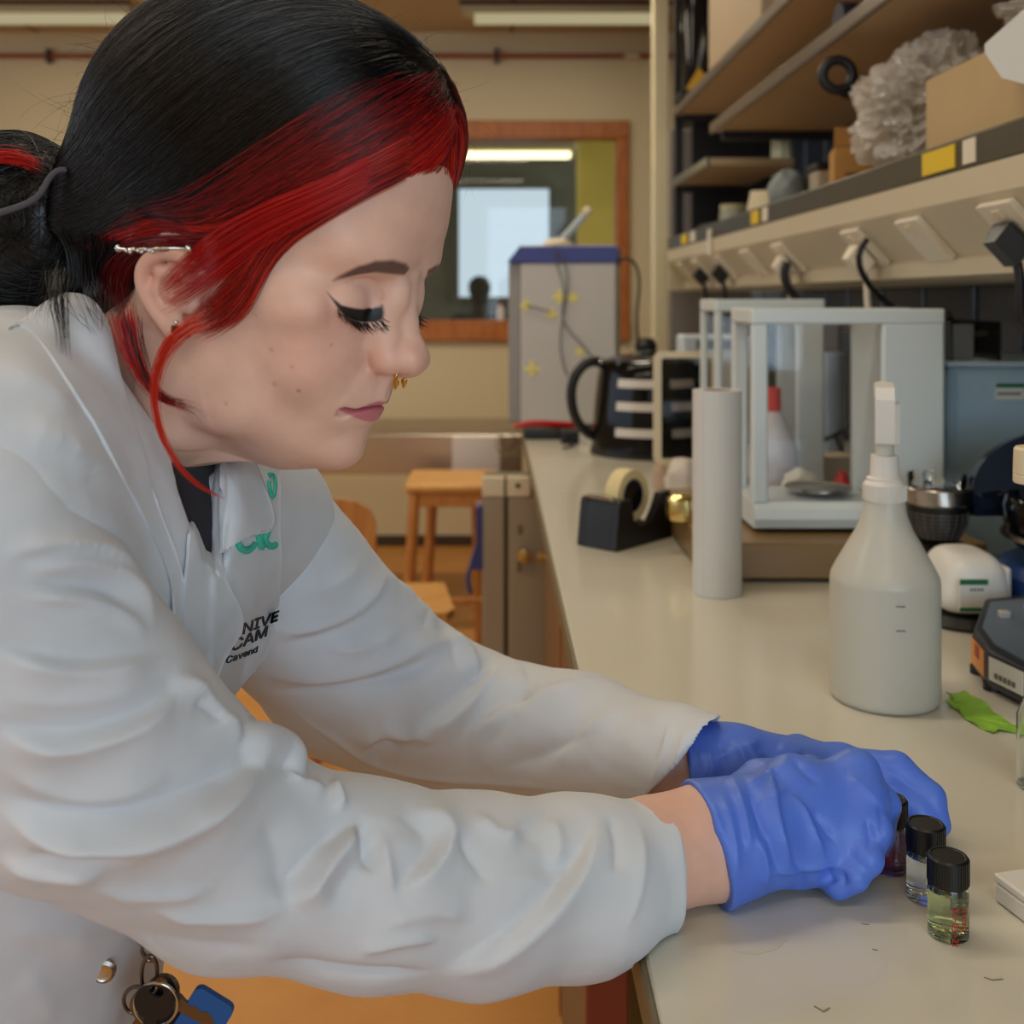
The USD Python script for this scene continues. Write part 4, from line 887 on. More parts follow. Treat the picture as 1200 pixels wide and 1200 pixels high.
# small things along the lower shelf
t = thing('tape_gun', 'beige tape holder on the far part of the lower shelf', 'tape holder', (0.645, 2.72, SH))
part('holder', T(prism(Polygon([(-0.05, 0), (0.06, 0), (0.05, 0.05), (0.02, 0.085), (-0.02, 0.085), (-0.05, 0.04)]).difference(Polygon([(0.012 + 0.014 * math.cos(a), 0.045 + 0.014 * math.sin(a)) for a in np.linspace(0, 6.28, 20)])), 0.05), (0, 0.025, 0), 90, 0, 60), M_cream, t)
part('roll', T(lathe([(0, 0), (0.013, 0), (0.013, 0.05), (0, 0.05)], 20), (0.006 + 0.02, -0.0, 0.045), 90, 0, 60), M_black, t)
lump('grey_gadget', 'grey and teal gadget on the lower shelf', 'gadget', (0.66, 2.48, SH), (0.04, 0.05, 0.05), (128, 138, 138), 4, 0.2)
t = thing('dark_box', 'dark flat box on the lower shelf left of the cardboard box', 'box', (0.74, 2.36, SH), 0)
part('case', bx(-0.06, 0.07, -0.07, 0.07, 0, 0.09, 0.005), M_black, t)
t = thing('grey_box', 'grey lidded box on the lower shelf beside the dark box', 'box', (0.70, 2.20 + 0.03, SH + 0.0), 0)
part('case', bx(-0.055, 0.03, -0.03, 0.03, 0, 0.075, 0.003), mat('box_warmgrey', (168, 156, 136), 0.5), t)
part('lid', bx(-0.058, 0.033, -0.033, 0.033, 0.0752, 0.09, 0.003), M_black, t)
t = thing('flat_case', 'flat dark case at the far left end of the lower shelf', 'case', (0.70, 3.36, SH), 10)
part('case', bx(-0.05, 0.08, -0.1, 0.1, 0, 0.05, 0.01), M_black, t)
t = thing('clear_jar', 'small clear jar on the far part of the lower shelf', 'jar', (0.66, 3.02, SH))
part('jar_body', lathe([(0, 0), (0.04, 0), (0.042, 0.05), (0.038, 0.06), (0, 0.06)], 28), mat('jar_glass', (150, 156, 140), 0.15), t)
part('lid', lathe([(0, 0.0602), (0.04, 0.0602), (0.04, 0.075), (0, 0.075)], 24), mat('jar_lid', (170, 164, 130), 0.4), t)
# ------------------------------------------------------------------ sculpting: distance fields turned into meshes
class Field:
    "a grid of signed distances over a box; shapes are added only where they reach"
    def __init__(s, lo, hi, h):
        s.lo, s.h = np.asarray(lo, float), float(h)
        s.n = np.ceil((np.asarray(hi, float) - s.lo) / h).astype(int) + 1
        ax = [(s.lo[k] + np.arange(s.n[k]) * h).astype(np.float32) for k in range(3)]
        s.ax = ax
        s.d = np.full(s.n, 1e3 * h, np.float32)
    def grid(s, sl=None):
        a = s.ax if sl is None else [s.ax[k][sl[k]] for k in range(3)]
        return a[0][:, None, None], a[1][None, :, None], a[2][None, None, :]
    def box(s, lo, hi):
        lo, hi = np.asarray(lo, float), np.asarray(hi, float)
        i0 = np.clip(np.floor((lo - s.lo) / s.h).astype(int), 0, s.n); i1 = np.clip(np.ceil((hi - s.lo) / s.h).astype(int) + 1, 0, s.n)
        return tuple(slice(a, b) for a, b in zip(i0, i1))
    def put(s, fn, lo, hi, k=0.0, op='add'):
        pad = k + 3 * s.h
        sl = s.box(np.asarray(lo) - pad, np.asarray(hi) + pad)
        if min(x.stop - x.start for x in sl) <= 0: return s
        f = fn(*s.grid(sl)).astype(np.float32); d = s.d[sl]
        if op == 'add':
            if k > 0:
                hh = np.clip(0.5 + 0.5 * (d - f) / k, 0, 1); s.d[sl] = d * (1 - hh) + f * hh - k * hh * (1 - hh)
            else: s.d[sl] = np.minimum(d, f)
        else:
            if k > 0:
                hh = np.clip(0.5 - 0.5 * (d + f) / k, 0, 1); s.d[sl] = d * (1 - hh) - f * hh + k * hh * (1 - hh)
            else: s.d[sl] = np.maximum(d, -f)
        return s
    def ell(s, c, r, k=0.0, op='add', rot=None):
        c, r = np.asarray(c, float), np.broadcast_to(np.asarray(r, float), (3,))
        M = np.eye(3) if rot is None else trimesh.transformations.euler_matrix(*np.radians(rot), 'sxyz')[:3, :3]
        def fn(X, Y, Z):
            a, b, e = X - c[0], Y - c[1], Z - c[2]
            if rot is None: u, v, w = a / r[0], b / r[1], e / r[2]
            else: u, v, w = [(M[0, q] * a + M[1, q] * b + M[2, q] * e) / r[q] for q in range(3)]
            k0 = np.sqrt(u * u + v * v + w * w); k1 = np.sqrt((u / r[0]) ** 2 + (v / r[1]) ** 2 + (w / r[2]) ** 2)
            return k0 * (k0 - 1) / np.maximum(k1, 1e-9)
        R = r.max() if rot is not None else r
        return s.put(fn, c - R, c + R, k, op)
    def cap(s, a, b, ra, rb=None, k=0.0, op='add', flat=None):
        "rounded cone from a to b; flat=(direction, ratio) squeezes its section along one direction"
        a, b = np.asarray(a, float), np.asarray(b, float); rb = ra if rb is None else rb
        ab = b - a; L2 = max(float(ab @ ab), 1e-12); R = max(ra, rb)
        def fn(X, Y, Z):
            x, y, z = X - a[0], Y - a[1], Z - a[2]
            t = np.clip((x * ab[0] + y * ab[1] + z * ab[2]) / L2, 0, 1)
            x, y, z = x - t * ab[0], y - t * ab[1], z - t * ab[2]
            if flat is None: return np.sqrt(x * x + y * y + z * z) - (ra + (rb - ra) * t)
            n, q = np.asarray(flat[0], float), flat[1]; n = n / np.linalg.norm(n)
            dn = x * n[0] + y * n[1] + z * n[2]; rr = np.sqrt(np.maximum(x * x + y * y + z * z - dn * dn, 0) + (dn / q) ** 2)
            return (rr - (ra + (rb - ra) * t)) * min(1.0, q ** 0.5)
        m = R * (1.0 if flat is None else max(1.0, flat[1]))
        return s.put(fn, np.minimum(a, b) - m, np.maximum(a, b) + m, k, op)
    def chain(s, pts, rad, k=0.0, op='add', flat=None):
        rad = np.broadcast_to(np.asarray(rad, float), (len(pts),))
        for i in range(len(pts) - 1): s.cap(pts[i], pts[i + 1], rad[i], rad[i + 1], k, op, flat)
        return s
    def mesh(s):
        "surface nets"
        d = s.d; inside = d < 0
        d = d.copy(); d[0], d[-1], d[:, 0], d[:, -1], d[:, :, 0], d[:, :, -1] = (np.maximum(q, s.h * .5) for q in (d[0], d[-1], d[:, 0], d[:, -1], d[:, :, 0], d[:, :, -1]))
        inside = d < 0
        nx, ny, nz = s.n
        cnt = sum(inside[i:nx - 1 + i, j:ny - 1 + j, k:nz - 1 + k].astype(np.int8) for i, j, k in np.ndindex(2, 2, 2))
        act = np.argwhere((cnt > 0) & (cnt < 8))
        idx = np.full((nx - 1, ny - 1, nz - 1), -1, np.int32); idx[tuple(act.T)] = np.arange(len(act))
        corners = np.array(list(np.ndindex(2, 2, 2)))
        val = np.stack([d[tuple((act + c).T)] for c in corners], 1)
        acc, num = np.zeros((len(act), 3)), np.zeros(len(act))
        for p in range(8):
            for q in range(p + 1, 8):
                if np.abs(corners[p] - corners[q]).sum() != 1: continue
                a, b = val[:, p], val[:, q]; m = (a < 0) != (b < 0)
                t = np.where(m, a / np.where(m, a - b, 1), 0)
                acc += m[:, None] * (corners[p] + t[:, None] * (corners[q] - corners[p])); num += m
        v = s.lo + s.h * (act + acc / num[:, None])
        faces = []
        for ax in range(3):
            u, w = (ax + 1) % 3, (ax + 2) % 3
            sl0, sl1 = [slice(None)] * 3, [slice(None)] * 3
            sl0[ax], sl1[ax] = slice(0, -1), slice(1, None)
            for sl in (sl0, sl1):
                sl[u] = slice(1, -1); sl[w] = slice(1, -1)
            A, B = inside[tuple(sl0)], inside[tuple(sl1)]
            e = np.argwhere(A != B); flip = A[tuple(e.T)]
            e[:, u] += 1; e[:, w] += 1
            def at(du, dw):
                q = e.copy(); q[:, u] += du; q[:, w] += dw; return idx[tuple(q.T)]
            quad = np.stack([at(-1, -1), at(0, -1), at(0, 0), at(-1, 0)], 1)
            quad[~flip] = quad[~flip][:, ::-1]
            faces.append(quad)
        f = np.vstack(faces)
        f = np.vstack([f[:, [0, 1, 2]], f[:, [0, 2, 3]]])
        m = trimesh.Trimesh(v, f, process=False)
        return m

def adjacency(m):
    from scipy.sparse import coo_matrix
    e = m.edges_unique; n = len(m.vertices)
    A = coo_matrix((np.ones(len(e) * 2), (np.r_[e[:, 0], e[:, 1]], np.r_[e[:, 1], e[:, 0]])), (n, n)).tocsr()
    from scipy.sparse import diags
    return diags(1 / np.maximum(np.asarray(A.sum(1)).ravel(), 1)) @ A

def relax(m, n=3, lam=0.5, mu=-0.53):
    W = adjacency(m); v = np.asarray(m.vertices)
    for i in range(n):
        v = v + lam * (W @ v - v)
        if mu: v = v + mu * (W @ v - v)
    return trimesh.Trimesh(v, m.faces, process=False)

def vnormals(m):
    v, f = np.asarray(m.vertices), np.asarray(m.faces)
    n = np.zeros_like(v); fn = np.cross(v[f[:, 1]] - v[f[:, 0]], v[f[:, 2]] - v[f[:, 0]])
    for k in range(3): np.add.at(n, f[:, k], fn)
    return n / np.maximum(np.linalg.norm(n, axis=1, keepdims=True), 1e-15)

def biggest(m):
    c = trimesh.graph.connected_component_labels(m.edges_unique, node_count=len(m.vertices))
    k = np.bincount(c).argmax()
    keep = c == k
    re = np.cumsum(keep) - 1
    f = m.faces[keep[m.faces].all(1)]
    return trimesh.Trimesh(m.vertices[keep], re[f], process=False)

def px_of(v):
    v = np.asarray(v)
    return np.c_[VX + F * v[:, 0] / v[:, 1], VY - F * (v[:, 2] - CAMZ) / v[:, 1]]

def bump3(m, items):
    "push vertices along their normals: items of (centre, radius, height)"
    v = np.asarray(m.vertices).copy(); n = vnormals(m)
    for c, r, h in items:
        d2 = ((v - np.asarray(c)) ** 2).sum(1) / (r * r)
        v += n * (h * np.exp(-d2 * 2))[:, None]
    return trimesh.Trimesh(v, m.faces, process=False)

# folds: a fold is a line drawn on the cloth; the surface rises along it (steeper on one side) and falls away to nothing at its ends
def seg_dist(p, a, b):
    ab = b - a; L = max(ab @ ab, 1e-12); t = np.clip(((p - a) @ ab) / L, 0, 1)
    q = p - (a + t[:, None] * ab); s = ab[0] * q[:, 1] - ab[1] * q[:, 0]
    return np.sqrt((q ** 2).sum(1)), np.sign(s), t

def folds(m, lines, facing=0.0, axis=None):
    """lines: (points in the photograph, width px, height m, side, sharp) ; side -1/1 is the steep side, 0 is even. Only cloth that faces the camera is shaped."""
    v = np.asarray(m.vertices).copy(); n = vnormals(m); q = px_of(v)
    view = v - np.array([0, 0, CAMZ]); view /= np.linalg.norm(view, axis=1, keepdims=True)
    w = np.clip((-(n * view).sum(1) - facing) / 0.25, 0, 1)
    disp = np.zeros(len(v))
    for pts, wd, h, side in lines:
        pts = smoothline(pts, 4 * len(pts)) if len(pts) > 2 else np.asarray(pts, float)
        L = np.r_[0, np.cumsum(np.linalg.norm(np.diff(pts, axis=0), axis=1))]
        lo, hi = pts.min(0) - wd * 7, pts.max(0) + wd * 7
        sel = np.flatnonzero((q[:, 0] > lo[0]) & (q[:, 0] < hi[0]) & (q[:, 1] > lo[1]) & (q[:, 1] < hi[1]) & (w > 0))
        if not len(sel): continue
        best = np.full(len(sel), 1e9); sg = np.zeros(len(sel)); along = np.zeros(len(sel))
        for i in range(len(pts) - 1):
            d, s_, t = seg_dist(q[sel], pts[i], pts[i + 1]); u = d < best
            best[u], sg[u], along[u] = d[u], s_[u], ((L[i] + t * (L[i + 1] - L[i])) / L[-1])[u]
        sc = np.where(sg * side > 0, 0.45 * wd, 1.35 * wd) if side else wd
        taper = np.clip(np.minimum(along, 1 - along) / 0.3, 0, 1); taper = taper * taper * (3 - 2 * taper)
        e = 0.28 * wd
        amp = h * np.exp(-(np.sqrt(best * best + e * e) - e) / sc) * taper      # a crest that is sharp on top, with long slopes
        disp[sel] += amp
    v += n * (disp * w)[:, None]
    return trimesh.Trimesh(v, m.faces, process=False)
# ------------------------------------------------------------------ the woman's head (millimetres in a frame at the ears: x to the face, y to her left, z up)
PSI, THT = math.radians(21.5), math.radians(22)
_Rz = np.array([[math.cos(-PSI), -math.sin(-PSI), 0], [math.sin(-PSI), math.cos(-PSI), 0], [0, 0, 1]])
_Ry = np.array([[math.cos(THT), 0, math.sin(THT)], [0, 1, 0], [-math.sin(THT), 0, math.cos(THT)]])
HR = _Rz @ _Ry
HO = P(488, 328, 0.60) - HR @ np.array([0.088, 0, 0.027])
def H(p): return HO + (np.atleast_2d(np.asarray(p, float)) / 1000.0) @ HR.T
def Hinv(w): return (np.atleast_2d(w) - HO) @ HR * 1000.0

def head_mesh(h=1.25):
    f = Field((-112, -92, -128), (122, 92, 130), h)
    # cranium and face from a table of level sections: z, front, centre, half width, power
    tab = np.array([(130, 40, -8, 20, 2.0), (118, 58, -8, 44, 2.0), (104, 72, -8, 57, 2.1), (94, 77, -6, 63, 2.2), (80, 82.5, -5, 67, 2.25), (68, 85.4, -4, 69, 2.3), (56, 87.4, -3, 70, 2.35), (42, 87, -2, 70, 2.4), (30, 84, 0, 69.5, 2.4),
                    (18, 81.5, 0, 69, 2.35), (4, 82, 2, 68, 2.25), (-10, 84.5, 4, 66.5, 2.15), (-22, 87, 8, 64, 2.1), (-34, 88, 12, 60.5, 2.05), (-46, 88, 16, 57, 2.0), (-58, 86.5, 20, 53, 2.0), (-70, 86.5, 26, 48, 2.0), (-80, 84.5, 32, 41, 2.0), (-88, 77.5, 36, 33, 2.0), (-96, 66, 38, 22, 2.0), (-104, 50, 38, 8, 2.0)])
    tab = tab[::-1]
    def face(X, Y, Z):
        z = Z.ravel()
        it = lambda c: CubicSpline(tab[:, 0], tab[:, c])(np.clip(z, -104, 130))[None, None, :]
        xf, xc, w, p = it(1), it(2), it(3), it(4)
        back = np.interp(z, [-104, -60, -30, 0, 40, 80, 110, 130], [22, 46, 68, 90, 98, 92, 66, 20])[None, None, :]
        a = np.where(X > xc, np.maximum(xf - xc, 4), back)
        u, v = np.abs(X - xc) / a, np.abs(Y) / np.maximum(w, 4)
        r = (u ** p + v ** p) ** (1 / p)
        g = (r - 1) * np.minimum(a, w) * 0.92
        return np.maximum(g, np.abs(Z - 13) - 117)
    f.put(face, (-112, -92, -118), (122, 92, 130))
    for s in (-1, 1):
        f.ell((47, s * 51, -2), (22, 13, 13), 14)                      # cheekbone
        f.ell((60, s * 34, -28), (17, 17, 20), 16)                     # cheek
        f.ell((69, s * 27, 34), (13, 23, 8), 12, rot=(0, 0, s * 24))  # brow ridge
        f.ell((24, s * 47, -64), (24, 12, 20), 16)                     # jaw
        f.ell((90, s * 31, 15), (13, 17, 9), 11, 'sub', rot=(0, 0, s * 24))               # eye socket
    # nose
    for s in (-1, 1):
        f.ell((80, s * 9, 2), (11, 10, 24), 8, rot=(0, 14, 0)); f.ell((88, s * 10, -10), (9, 8, 10), 8)
    f.chain([(82, 0, 27), (84, 0, 16), (89.8, 0, 4.5), (97.2, 0, -6)], [5.0, 4.8, 5.4, 6.8], 6)
    f.ell((100.2, 0, -12.8), (9.8, 10.0, 9.6), 5)
    for s in (-1, 1):
        f.ell((101, s * 5, -14), (8, 6.5, 7.5), 4)
        f.ell((92.5, s * 12.2, -17.5), (9.5, 6.6, 7.8), 4.5, rot=(0, 10, -s * 14))     # alar wing
    f.cap((103, 0, -19), (93, 0, -24.5), 4.2, 4.6, 4)                   # columella
    # mouth
    f.ell((70, 0, -44), (21, 30, 24), 12)
    f.cap((91, 0, -27), (91.4, 0, -38), 4.0, 4.2, 5)
    def bent(zc, xc, rx, ry, rz):
        def fn(X, Y, Z):
            x = X + Y * Y / 50.0 - xc; z = Z + 5.0 * (Y / 23.0) ** 2 - zc
            u, v, w = x / rx, Y / ry, z / rz
            k0 = np.sqrt(u * u + v * v + w * w + 0 * X); k1 = np.sqrt((u / rx) ** 2 + (v / ry) ** 2 + (w / rz) ** 2)
            return k0 * (k0 - 1) / np.maximum(k1, 1e-9)
        return fn
    B = ((60, -34, -62), (110, 34, -28))
    f.put(bent(-40.6, 86.6, 7.4, 25, 5.4), *B, k=4)
    f.put(bent(-51.6, 84.9, 7.8, 21, 6.4), *B, k=4)
    def seam(X, Y, Z):
        x = X + Y * Y / 50.0 - 95.2; z = Z + 5.0 * (Y / 23.0) ** 2 + 45.8
        return np.maximum(np.sqrt((x / 6.0) ** 2 + (z / 1.1) ** 2) - 1, (np.abs(Y) - 21.5) / 3) * 1.1
    f.put(seam, *B, k=1.6, op='sub')
    for s in (-1, 1): f.ell((84.5, s * 22.5, -50.6), (3.4, 2.6, 2.2), 4, 'sub')
    f.ell((86, 0, -62.5), (6, 15, 3.4), 5, 'sub') if False else None
    f.ell((77.6, 0, -76.5), (13.0, 16, 12), 10)                           # chin
    for s in (-1, 1): f.ell((97.5, s * 6.4, -25.0), (5.6, 3.0, 4.0), 2.0, 'sub', rot=(0, 20, s * 18))   # nostrils
    # closed lids over the eyes, looking down
    for s in (-1, 1):
        f.ell((63.6, s * 32, 5.5), (16.2, 16.2, 13.8), 3.0)
        f.ell((70.5, s * 33, -6.5), (6.5, 14, 5.0), 6, rot=(0, 0, s * 24))         # lower lid
    # ears
    for s in (-1, 1):
        c = lambda x, o, z: (x * 0.86 + 5.0, s * (66 + o * 0.9), -38 + (z + 38) * 0.70)
        f.ell(c(-14, 8, -4), (14.5, 5.0, 18), 6, rot=(s * 8, 24, 0))
        rim = [c(3, 3, 2), c(3, 10, 14), c(-8, 15, 20), c(-22, 17, 15), c(-30, 17, 2), c(-29, 14, -12), c(-21, 11, -24), c(-11, 8, -33)]
        f.chain(smoothline(rim, 30), np.linspace(3.3, 3.6, 30), 2.0)
        f.chain([c(-12, 11, 12), c(-20, 13, 2), c(-20, 11, -12), c(-12, 9, -21)], [2.6, 3.0, 3.0, 2.8], 3)
        f.ell(c(-4, 8, -33), (6.2, 4.0, 7), 4)                          # lobe
        f.ell(c(-9, 12, -7), (7.5, 6.0, 7.6), 2.5, 'sub')                # concha
        f.ell(c(1.5, 6.5, -11), (4.5, 4.2, 6), 3)                       # tragus
    # neck
    nk = [(-1, 0, -32), (-29, 0, -73), (-62, 0, -111)]
    f.chain(nk, [45, 47, 51], 34)
    f.chain([(-24, -50, -22), (-4, -36, -96), (-14, -24, -114)], [15, 11, 9], 18)      # the neck muscle on the near side
    f.chain([(-24, 50, -22), (-4, 36, -96), (-14, 24, -114)], [15, 11, 9], 18)
    m = biggest(f.mesh())
    return relax(m, 2)

HEAD_L = head_mesh()
# finishing brushes: lid fold, nose-to-mouth line, philtrum
def groove(m, pts, r, h):
    pts = smoothline(np.array(pts, float), 24)
    v = np.asarray(m.vertices).copy(); n = vnormals(m)
    d, _ = cKDTree(pts).query(v, distance_upper_bound=r * 4)
    d = np.where(np.isfinite(d), d, 1e6)
    L = 1.0
    v += n * (h * np.exp(-(d / r) ** 2))[:, None]
    return trimesh.Trimesh(v, m.faces, process=False)
for s in (-1, 1):
    HEAD_L = groove(HEAD_L, [(80, s * 19, 14), (77.5, s * 26, 20.5), (74, s * 34, 20.5), (67.5, s * 43, 15), (63, s * 47, 11)], 1.8, -1.3)
    HEAD_L = groove(HEAD_L, [(86, s * 18, -19), (84, s * 23, -30), (81, s * 27, -42)], 4.0, -1.0)
    HEAD_L = groove(HEAD_L, [(86, s * 16, -12), (84.6, s * 18.6, -18), (87, s * 17.5, -24)], 1.6, -1.2)
HEAD_L = groove(HEAD_L, [(94, 0, -27), (95.5, 0, -37)], 2.2, -0.9)
HEAD_L = relax(HEAD_L, 1)
HEAD_W = trimesh.Trimesh(H(HEAD_L.vertices), HEAD_L.faces, process=False)
# ------------------------------------------------------------------ body and clothes
def PP(*rows): return [P(a, b, c) for a, b, c in rows]
ARM_N = PP((-95, 650, 0.475), (82, 858, 0.525), (272, 1000, 0.575), (430, 1034, 0.605), (560, 1046, 0.635), (680, 1036, 0.663), (778, 1010, 0.690))
RAD_N = [0.070, 0.0645, 0.0520, 0.0495, 0.0505, 0.0475, 0.0345]
WR_N = PP((285, 1015, 0.578), (560, 1035, 0.635), (770, 1000, 0.688), (835, 985, 0.703), (905, 968, 0.712))
ARM_F = PP((302, 655, 0.83), (412, 780, 0.90), (540, 858, 0.955), (680, 873, 0.885), (790, 893, 0.808))
RAD_F = [0.070, 0.0705, 0.068, 0.053, 0.0375]
WR_F = PP((540, 858, 0.955), (690, 872, 0.88), (790, 893, 0.808), (840, 893, 0.80), (900, 898, 0.795))

_rays = {}
def front_depth(m, key, pts):
    "depth Y at which the ray through each pixel first meets the mesh (inf if it misses)"
    if key not in _rays: _rays[key] = trimesh.ray.ray_pyembree.RayMeshIntersector(m) if hasattr(trimesh.ray, 'ray_pyembree') else m.ray
    pts = np.asarray(pts, float)
    d = np.c_[(pts[:, 0] - VX) / F, np.ones(len(pts)), (VY - pts[:, 1]) / F]; L = np.linalg.norm(d, axis=1)
    o = np.tile([0, 0, CAMZ], (len(pts), 1))
    loc, ri, _ = m.ray.intersects_location(o, d / L[:, None], multiple_hits=False)
    out = np.full(len(pts), np.inf); out[ri] = loc[:, 1]
    return out

# --- sleeves
def sleeve(line, rad, rolls, cut, lo, hi, h=0.0017):
    f = Field(lo, hi, h)
    e = line[-1] - line[-2]; e /= np.linalg.norm(e)
    line = list(line) + [line[-1] + e * 0.03]; rad = list(rad) + [rad[-1]]
    f.chain(line, rad, 0.014)
    line, rad = line[:-1], rad[:-1]
    base = biggest(f.mesh())
    for pts, r, off, op, k in rolls:
        g = smoothline(pts, 5 * len(pts)); d = front_depth(base, 'base%d' % id(base), g); ok = np.isfinite(d)
        if ok.sum() < 3: continue
        d = np.interp(np.arange(len(g)), np.flatnonzero(ok), d[ok])
        q = np.array([P(a, b, c + off) for (a, b), c in zip(g, d)]); t = np.linspace(0, 1, len(g))
        f.chain(q, r * np.clip(np.minimum(t, 1 - t) / 0.2 + 0.35, 0, 1), k, op)
    # hollow mouth at the cuff
    d = line[-1] - line[-2]; d /= np.linalg.norm(d)
    nc = np.cross(cut[1] - cut[0], cut[3] - cut[2]); nc /= np.linalg.norm(nc); nc = nc * np.sign(nc @ d)
    f.cap(line[-1] - d * 0.012, line[-1] + d * 0.08, rad[-1] - 0.0042, rad[-1] - 0.0042, 0.002, 'sub')
    def beyond(X, Y, Z):
        c = cut[2]
        return -((X - c[0]) * nc[0] + (Y - c[1]) * nc[1] + (Z - c[2]) * nc[2])
    f.put(beyond, line[-1] - 0.1, line[-1] + 0.1, 0.002, 'sub')
    m = relax(biggest(f.mesh()), 4)
    v = np.asarray(m.vertices)
    n = vnormals(m)
    # soft small unevenness of the cloth
    v = v + n * (0.0032 * (meshkit.fbm(v * [22, 22, 30], 3, 4) - 0.5))[:, None]
    return trimesh.Trimesh(v, m.faces, process=False)
def up(pts, dx, dy): return [(a + dx, b + dy) for a, b in pts]
E1 = [(-12, 940), (20, 958), (95, 974), (160, 970), (217, 952), (270, 928), (306, 900), (328, 884)]
E2 = [(-12, 853), (26, 867), (74, 871), (121, 863), (173, 843), (206, 820), (226, 812)]
E3 = [(-12, 763), (43, 778), (87, 785), (143, 781), (196, 766)]
E5 = [(428, 958), (415, 978), (386, 1007), (356, 1047), (338, 1064)]
E6 = [(694, 952), (697, 982), (670, 1036), (623, 1084), (570, 1121), (513, 1148)]
E7 = [(474, 950), (508, 957), (524, 976), (518, 1000), (489, 1031), (465, 1056)]
ROLLS_N = [([(284, 882), (308, 874), (326, 880), (338, 904)], 0.008, 0.0058, 'add', 0.006)]
CUT_N = [P(772, 937, 0.708), P(786, 1066, 0.676), P(783, 1002, 0.692), P(803, 996, 0.658)]
CUT_F = [P(836, 856, 0.812), P(764, 934, 0.802), P(797, 893, 0.806), P(792, 896, 0.772)]
SL_N = sleeve(ARM_N, RAD_N, ROLLS_N, CUT_N, (-0.36, 0.36, 0.88), (0.20, 0.80, 1.28))
NF = [
    (E1, 20, 0.0125, -1), (up(E1, 4, -22), 14, -0.0045, 0), (E2, 15, 0.0065, -1), (up(E2, 0, -14), 10, -0.0025, 0), (E3, 14, 0.0042, -1), (up(E3, 0, -12), 9, -0.0015, 0),
    (E5, 15, 0.0085, 1), (up(E5, -16, -6), 12, -0.0045, 0), (up(E5, 34, 4), 16, -0.0035, 0), (E6, 16, 0.0075, 1), (up(E6, -9, -9), 10, -0.0030, 0), (E7, 14, 0.0055, 1), (up(E7, -22, 6), 14, -0.0030, 0),
    ([(192, 800), (222, 803), (240, 822), (264, 848), (286, 880)], 10, 0.005, 0), ([(222, 818), (244, 832), (258, 850)], 6, -0.004, 0),
    ([(20, 668), (100, 666), (142, 680), (168, 708), (182, 745)], 12, 0.0045, 1), ([(28, 686), (98, 686), (136, 700), (160, 728)], 7, -0.002, 0), ([(386, 914), (394, 932), (400, 955)], 6, 0.0045, 0),
    ([(-10, 1000), (60, 1012), (130, 1010)], 14, 0.004, -1), ([(120, 1085), (220, 1110), (330, 1108)], 18, -0.003, 0), ([(300, 960), (330, 1010), (320, 1060)], 22, -0.003, 0), ([(600, 965), (640, 1000), (640, 1040)], 20, -0.0025, 0), ([(440, 1090), (500, 1070), (560, 1080)], 16, 0.003, 1),
    ([(-10, 890), (43, 918), (100, 936), (150, 929), (210, 905)], 15, 0.003, 0),
    ([(30, 985), (90, 992), (160, 988)], 9, -0.003, 0),
    ([(20, 700), (80, 704), (140, 722), (176, 752)], 8, 0.0035, 1),
    ([(0, 650), (70, 640), (130, 655), (162, 685)], 10, 0.004, 1),
    ([(-10, 810), (60, 822), (130, 815), (190, 795)], 14, 0.002, 0),
    ([(424, 955), (429, 1000), (440, 1028)], 7, -0.0045, 0),
    ([(447, 965), (452, 1000), (458, 1035), (463, 1060)], 8, 0.003, 0),
    ([(300, 1128), (367, 1138), (450, 1146), (520, 1134)], 8, -0.0045, 0),
    ([(416, 1120), (450, 1108), (520, 1100)], 8, 0.003, 1),
    ([(530, 975), (555, 1010), (578, 1040)], 8, -0.003, 0),
    ([(556, 950), (585, 978), (618, 978)], 9, 0.003, 0),
    ([(640, 955), (655, 985), (648, 1020)], 10, 0.003, 0),
    ([(330, 900), (352, 918), (386, 930)], 8, 0.004, 0),
    ([(170, 1060), (250, 1072), (340, 1065)], 12, 0.004, -1),
    ([(100, 1030), (180, 1045), (260, 1035)], 12, 0.003, -1),
    ([(744, 958), (752, 1000), (746, 1050), (728, 1096)], 7, 0.0022, 0),
    ([(712, 950), (722, 985), (718, 1030)], 7, -0.0025, 0),
]
SL_N = folds(SL_N, [(p, w, h * 1.35, s_) for p, w, h, s_ in NF])
G1 = [(318, 746), (360, 737), (405, 722), (442, 693), (449, 662)]
G2 = [(300, 787), (360, 797), (430, 788), (500, 760), (545, 738)]
G3 = [(590, 772), (580, 792), (551, 820), (516, 845), (482, 861)]
G4 = [(700, 796), (648, 811), (594, 836), (538, 876)]
ROLLS_F = []
SL_F = sleeve(ARM_F, RAD_F, ROLLS_F, CUT_F, (-0.28, 0.68, 0.84), (0.20, 1.06, 1.22))
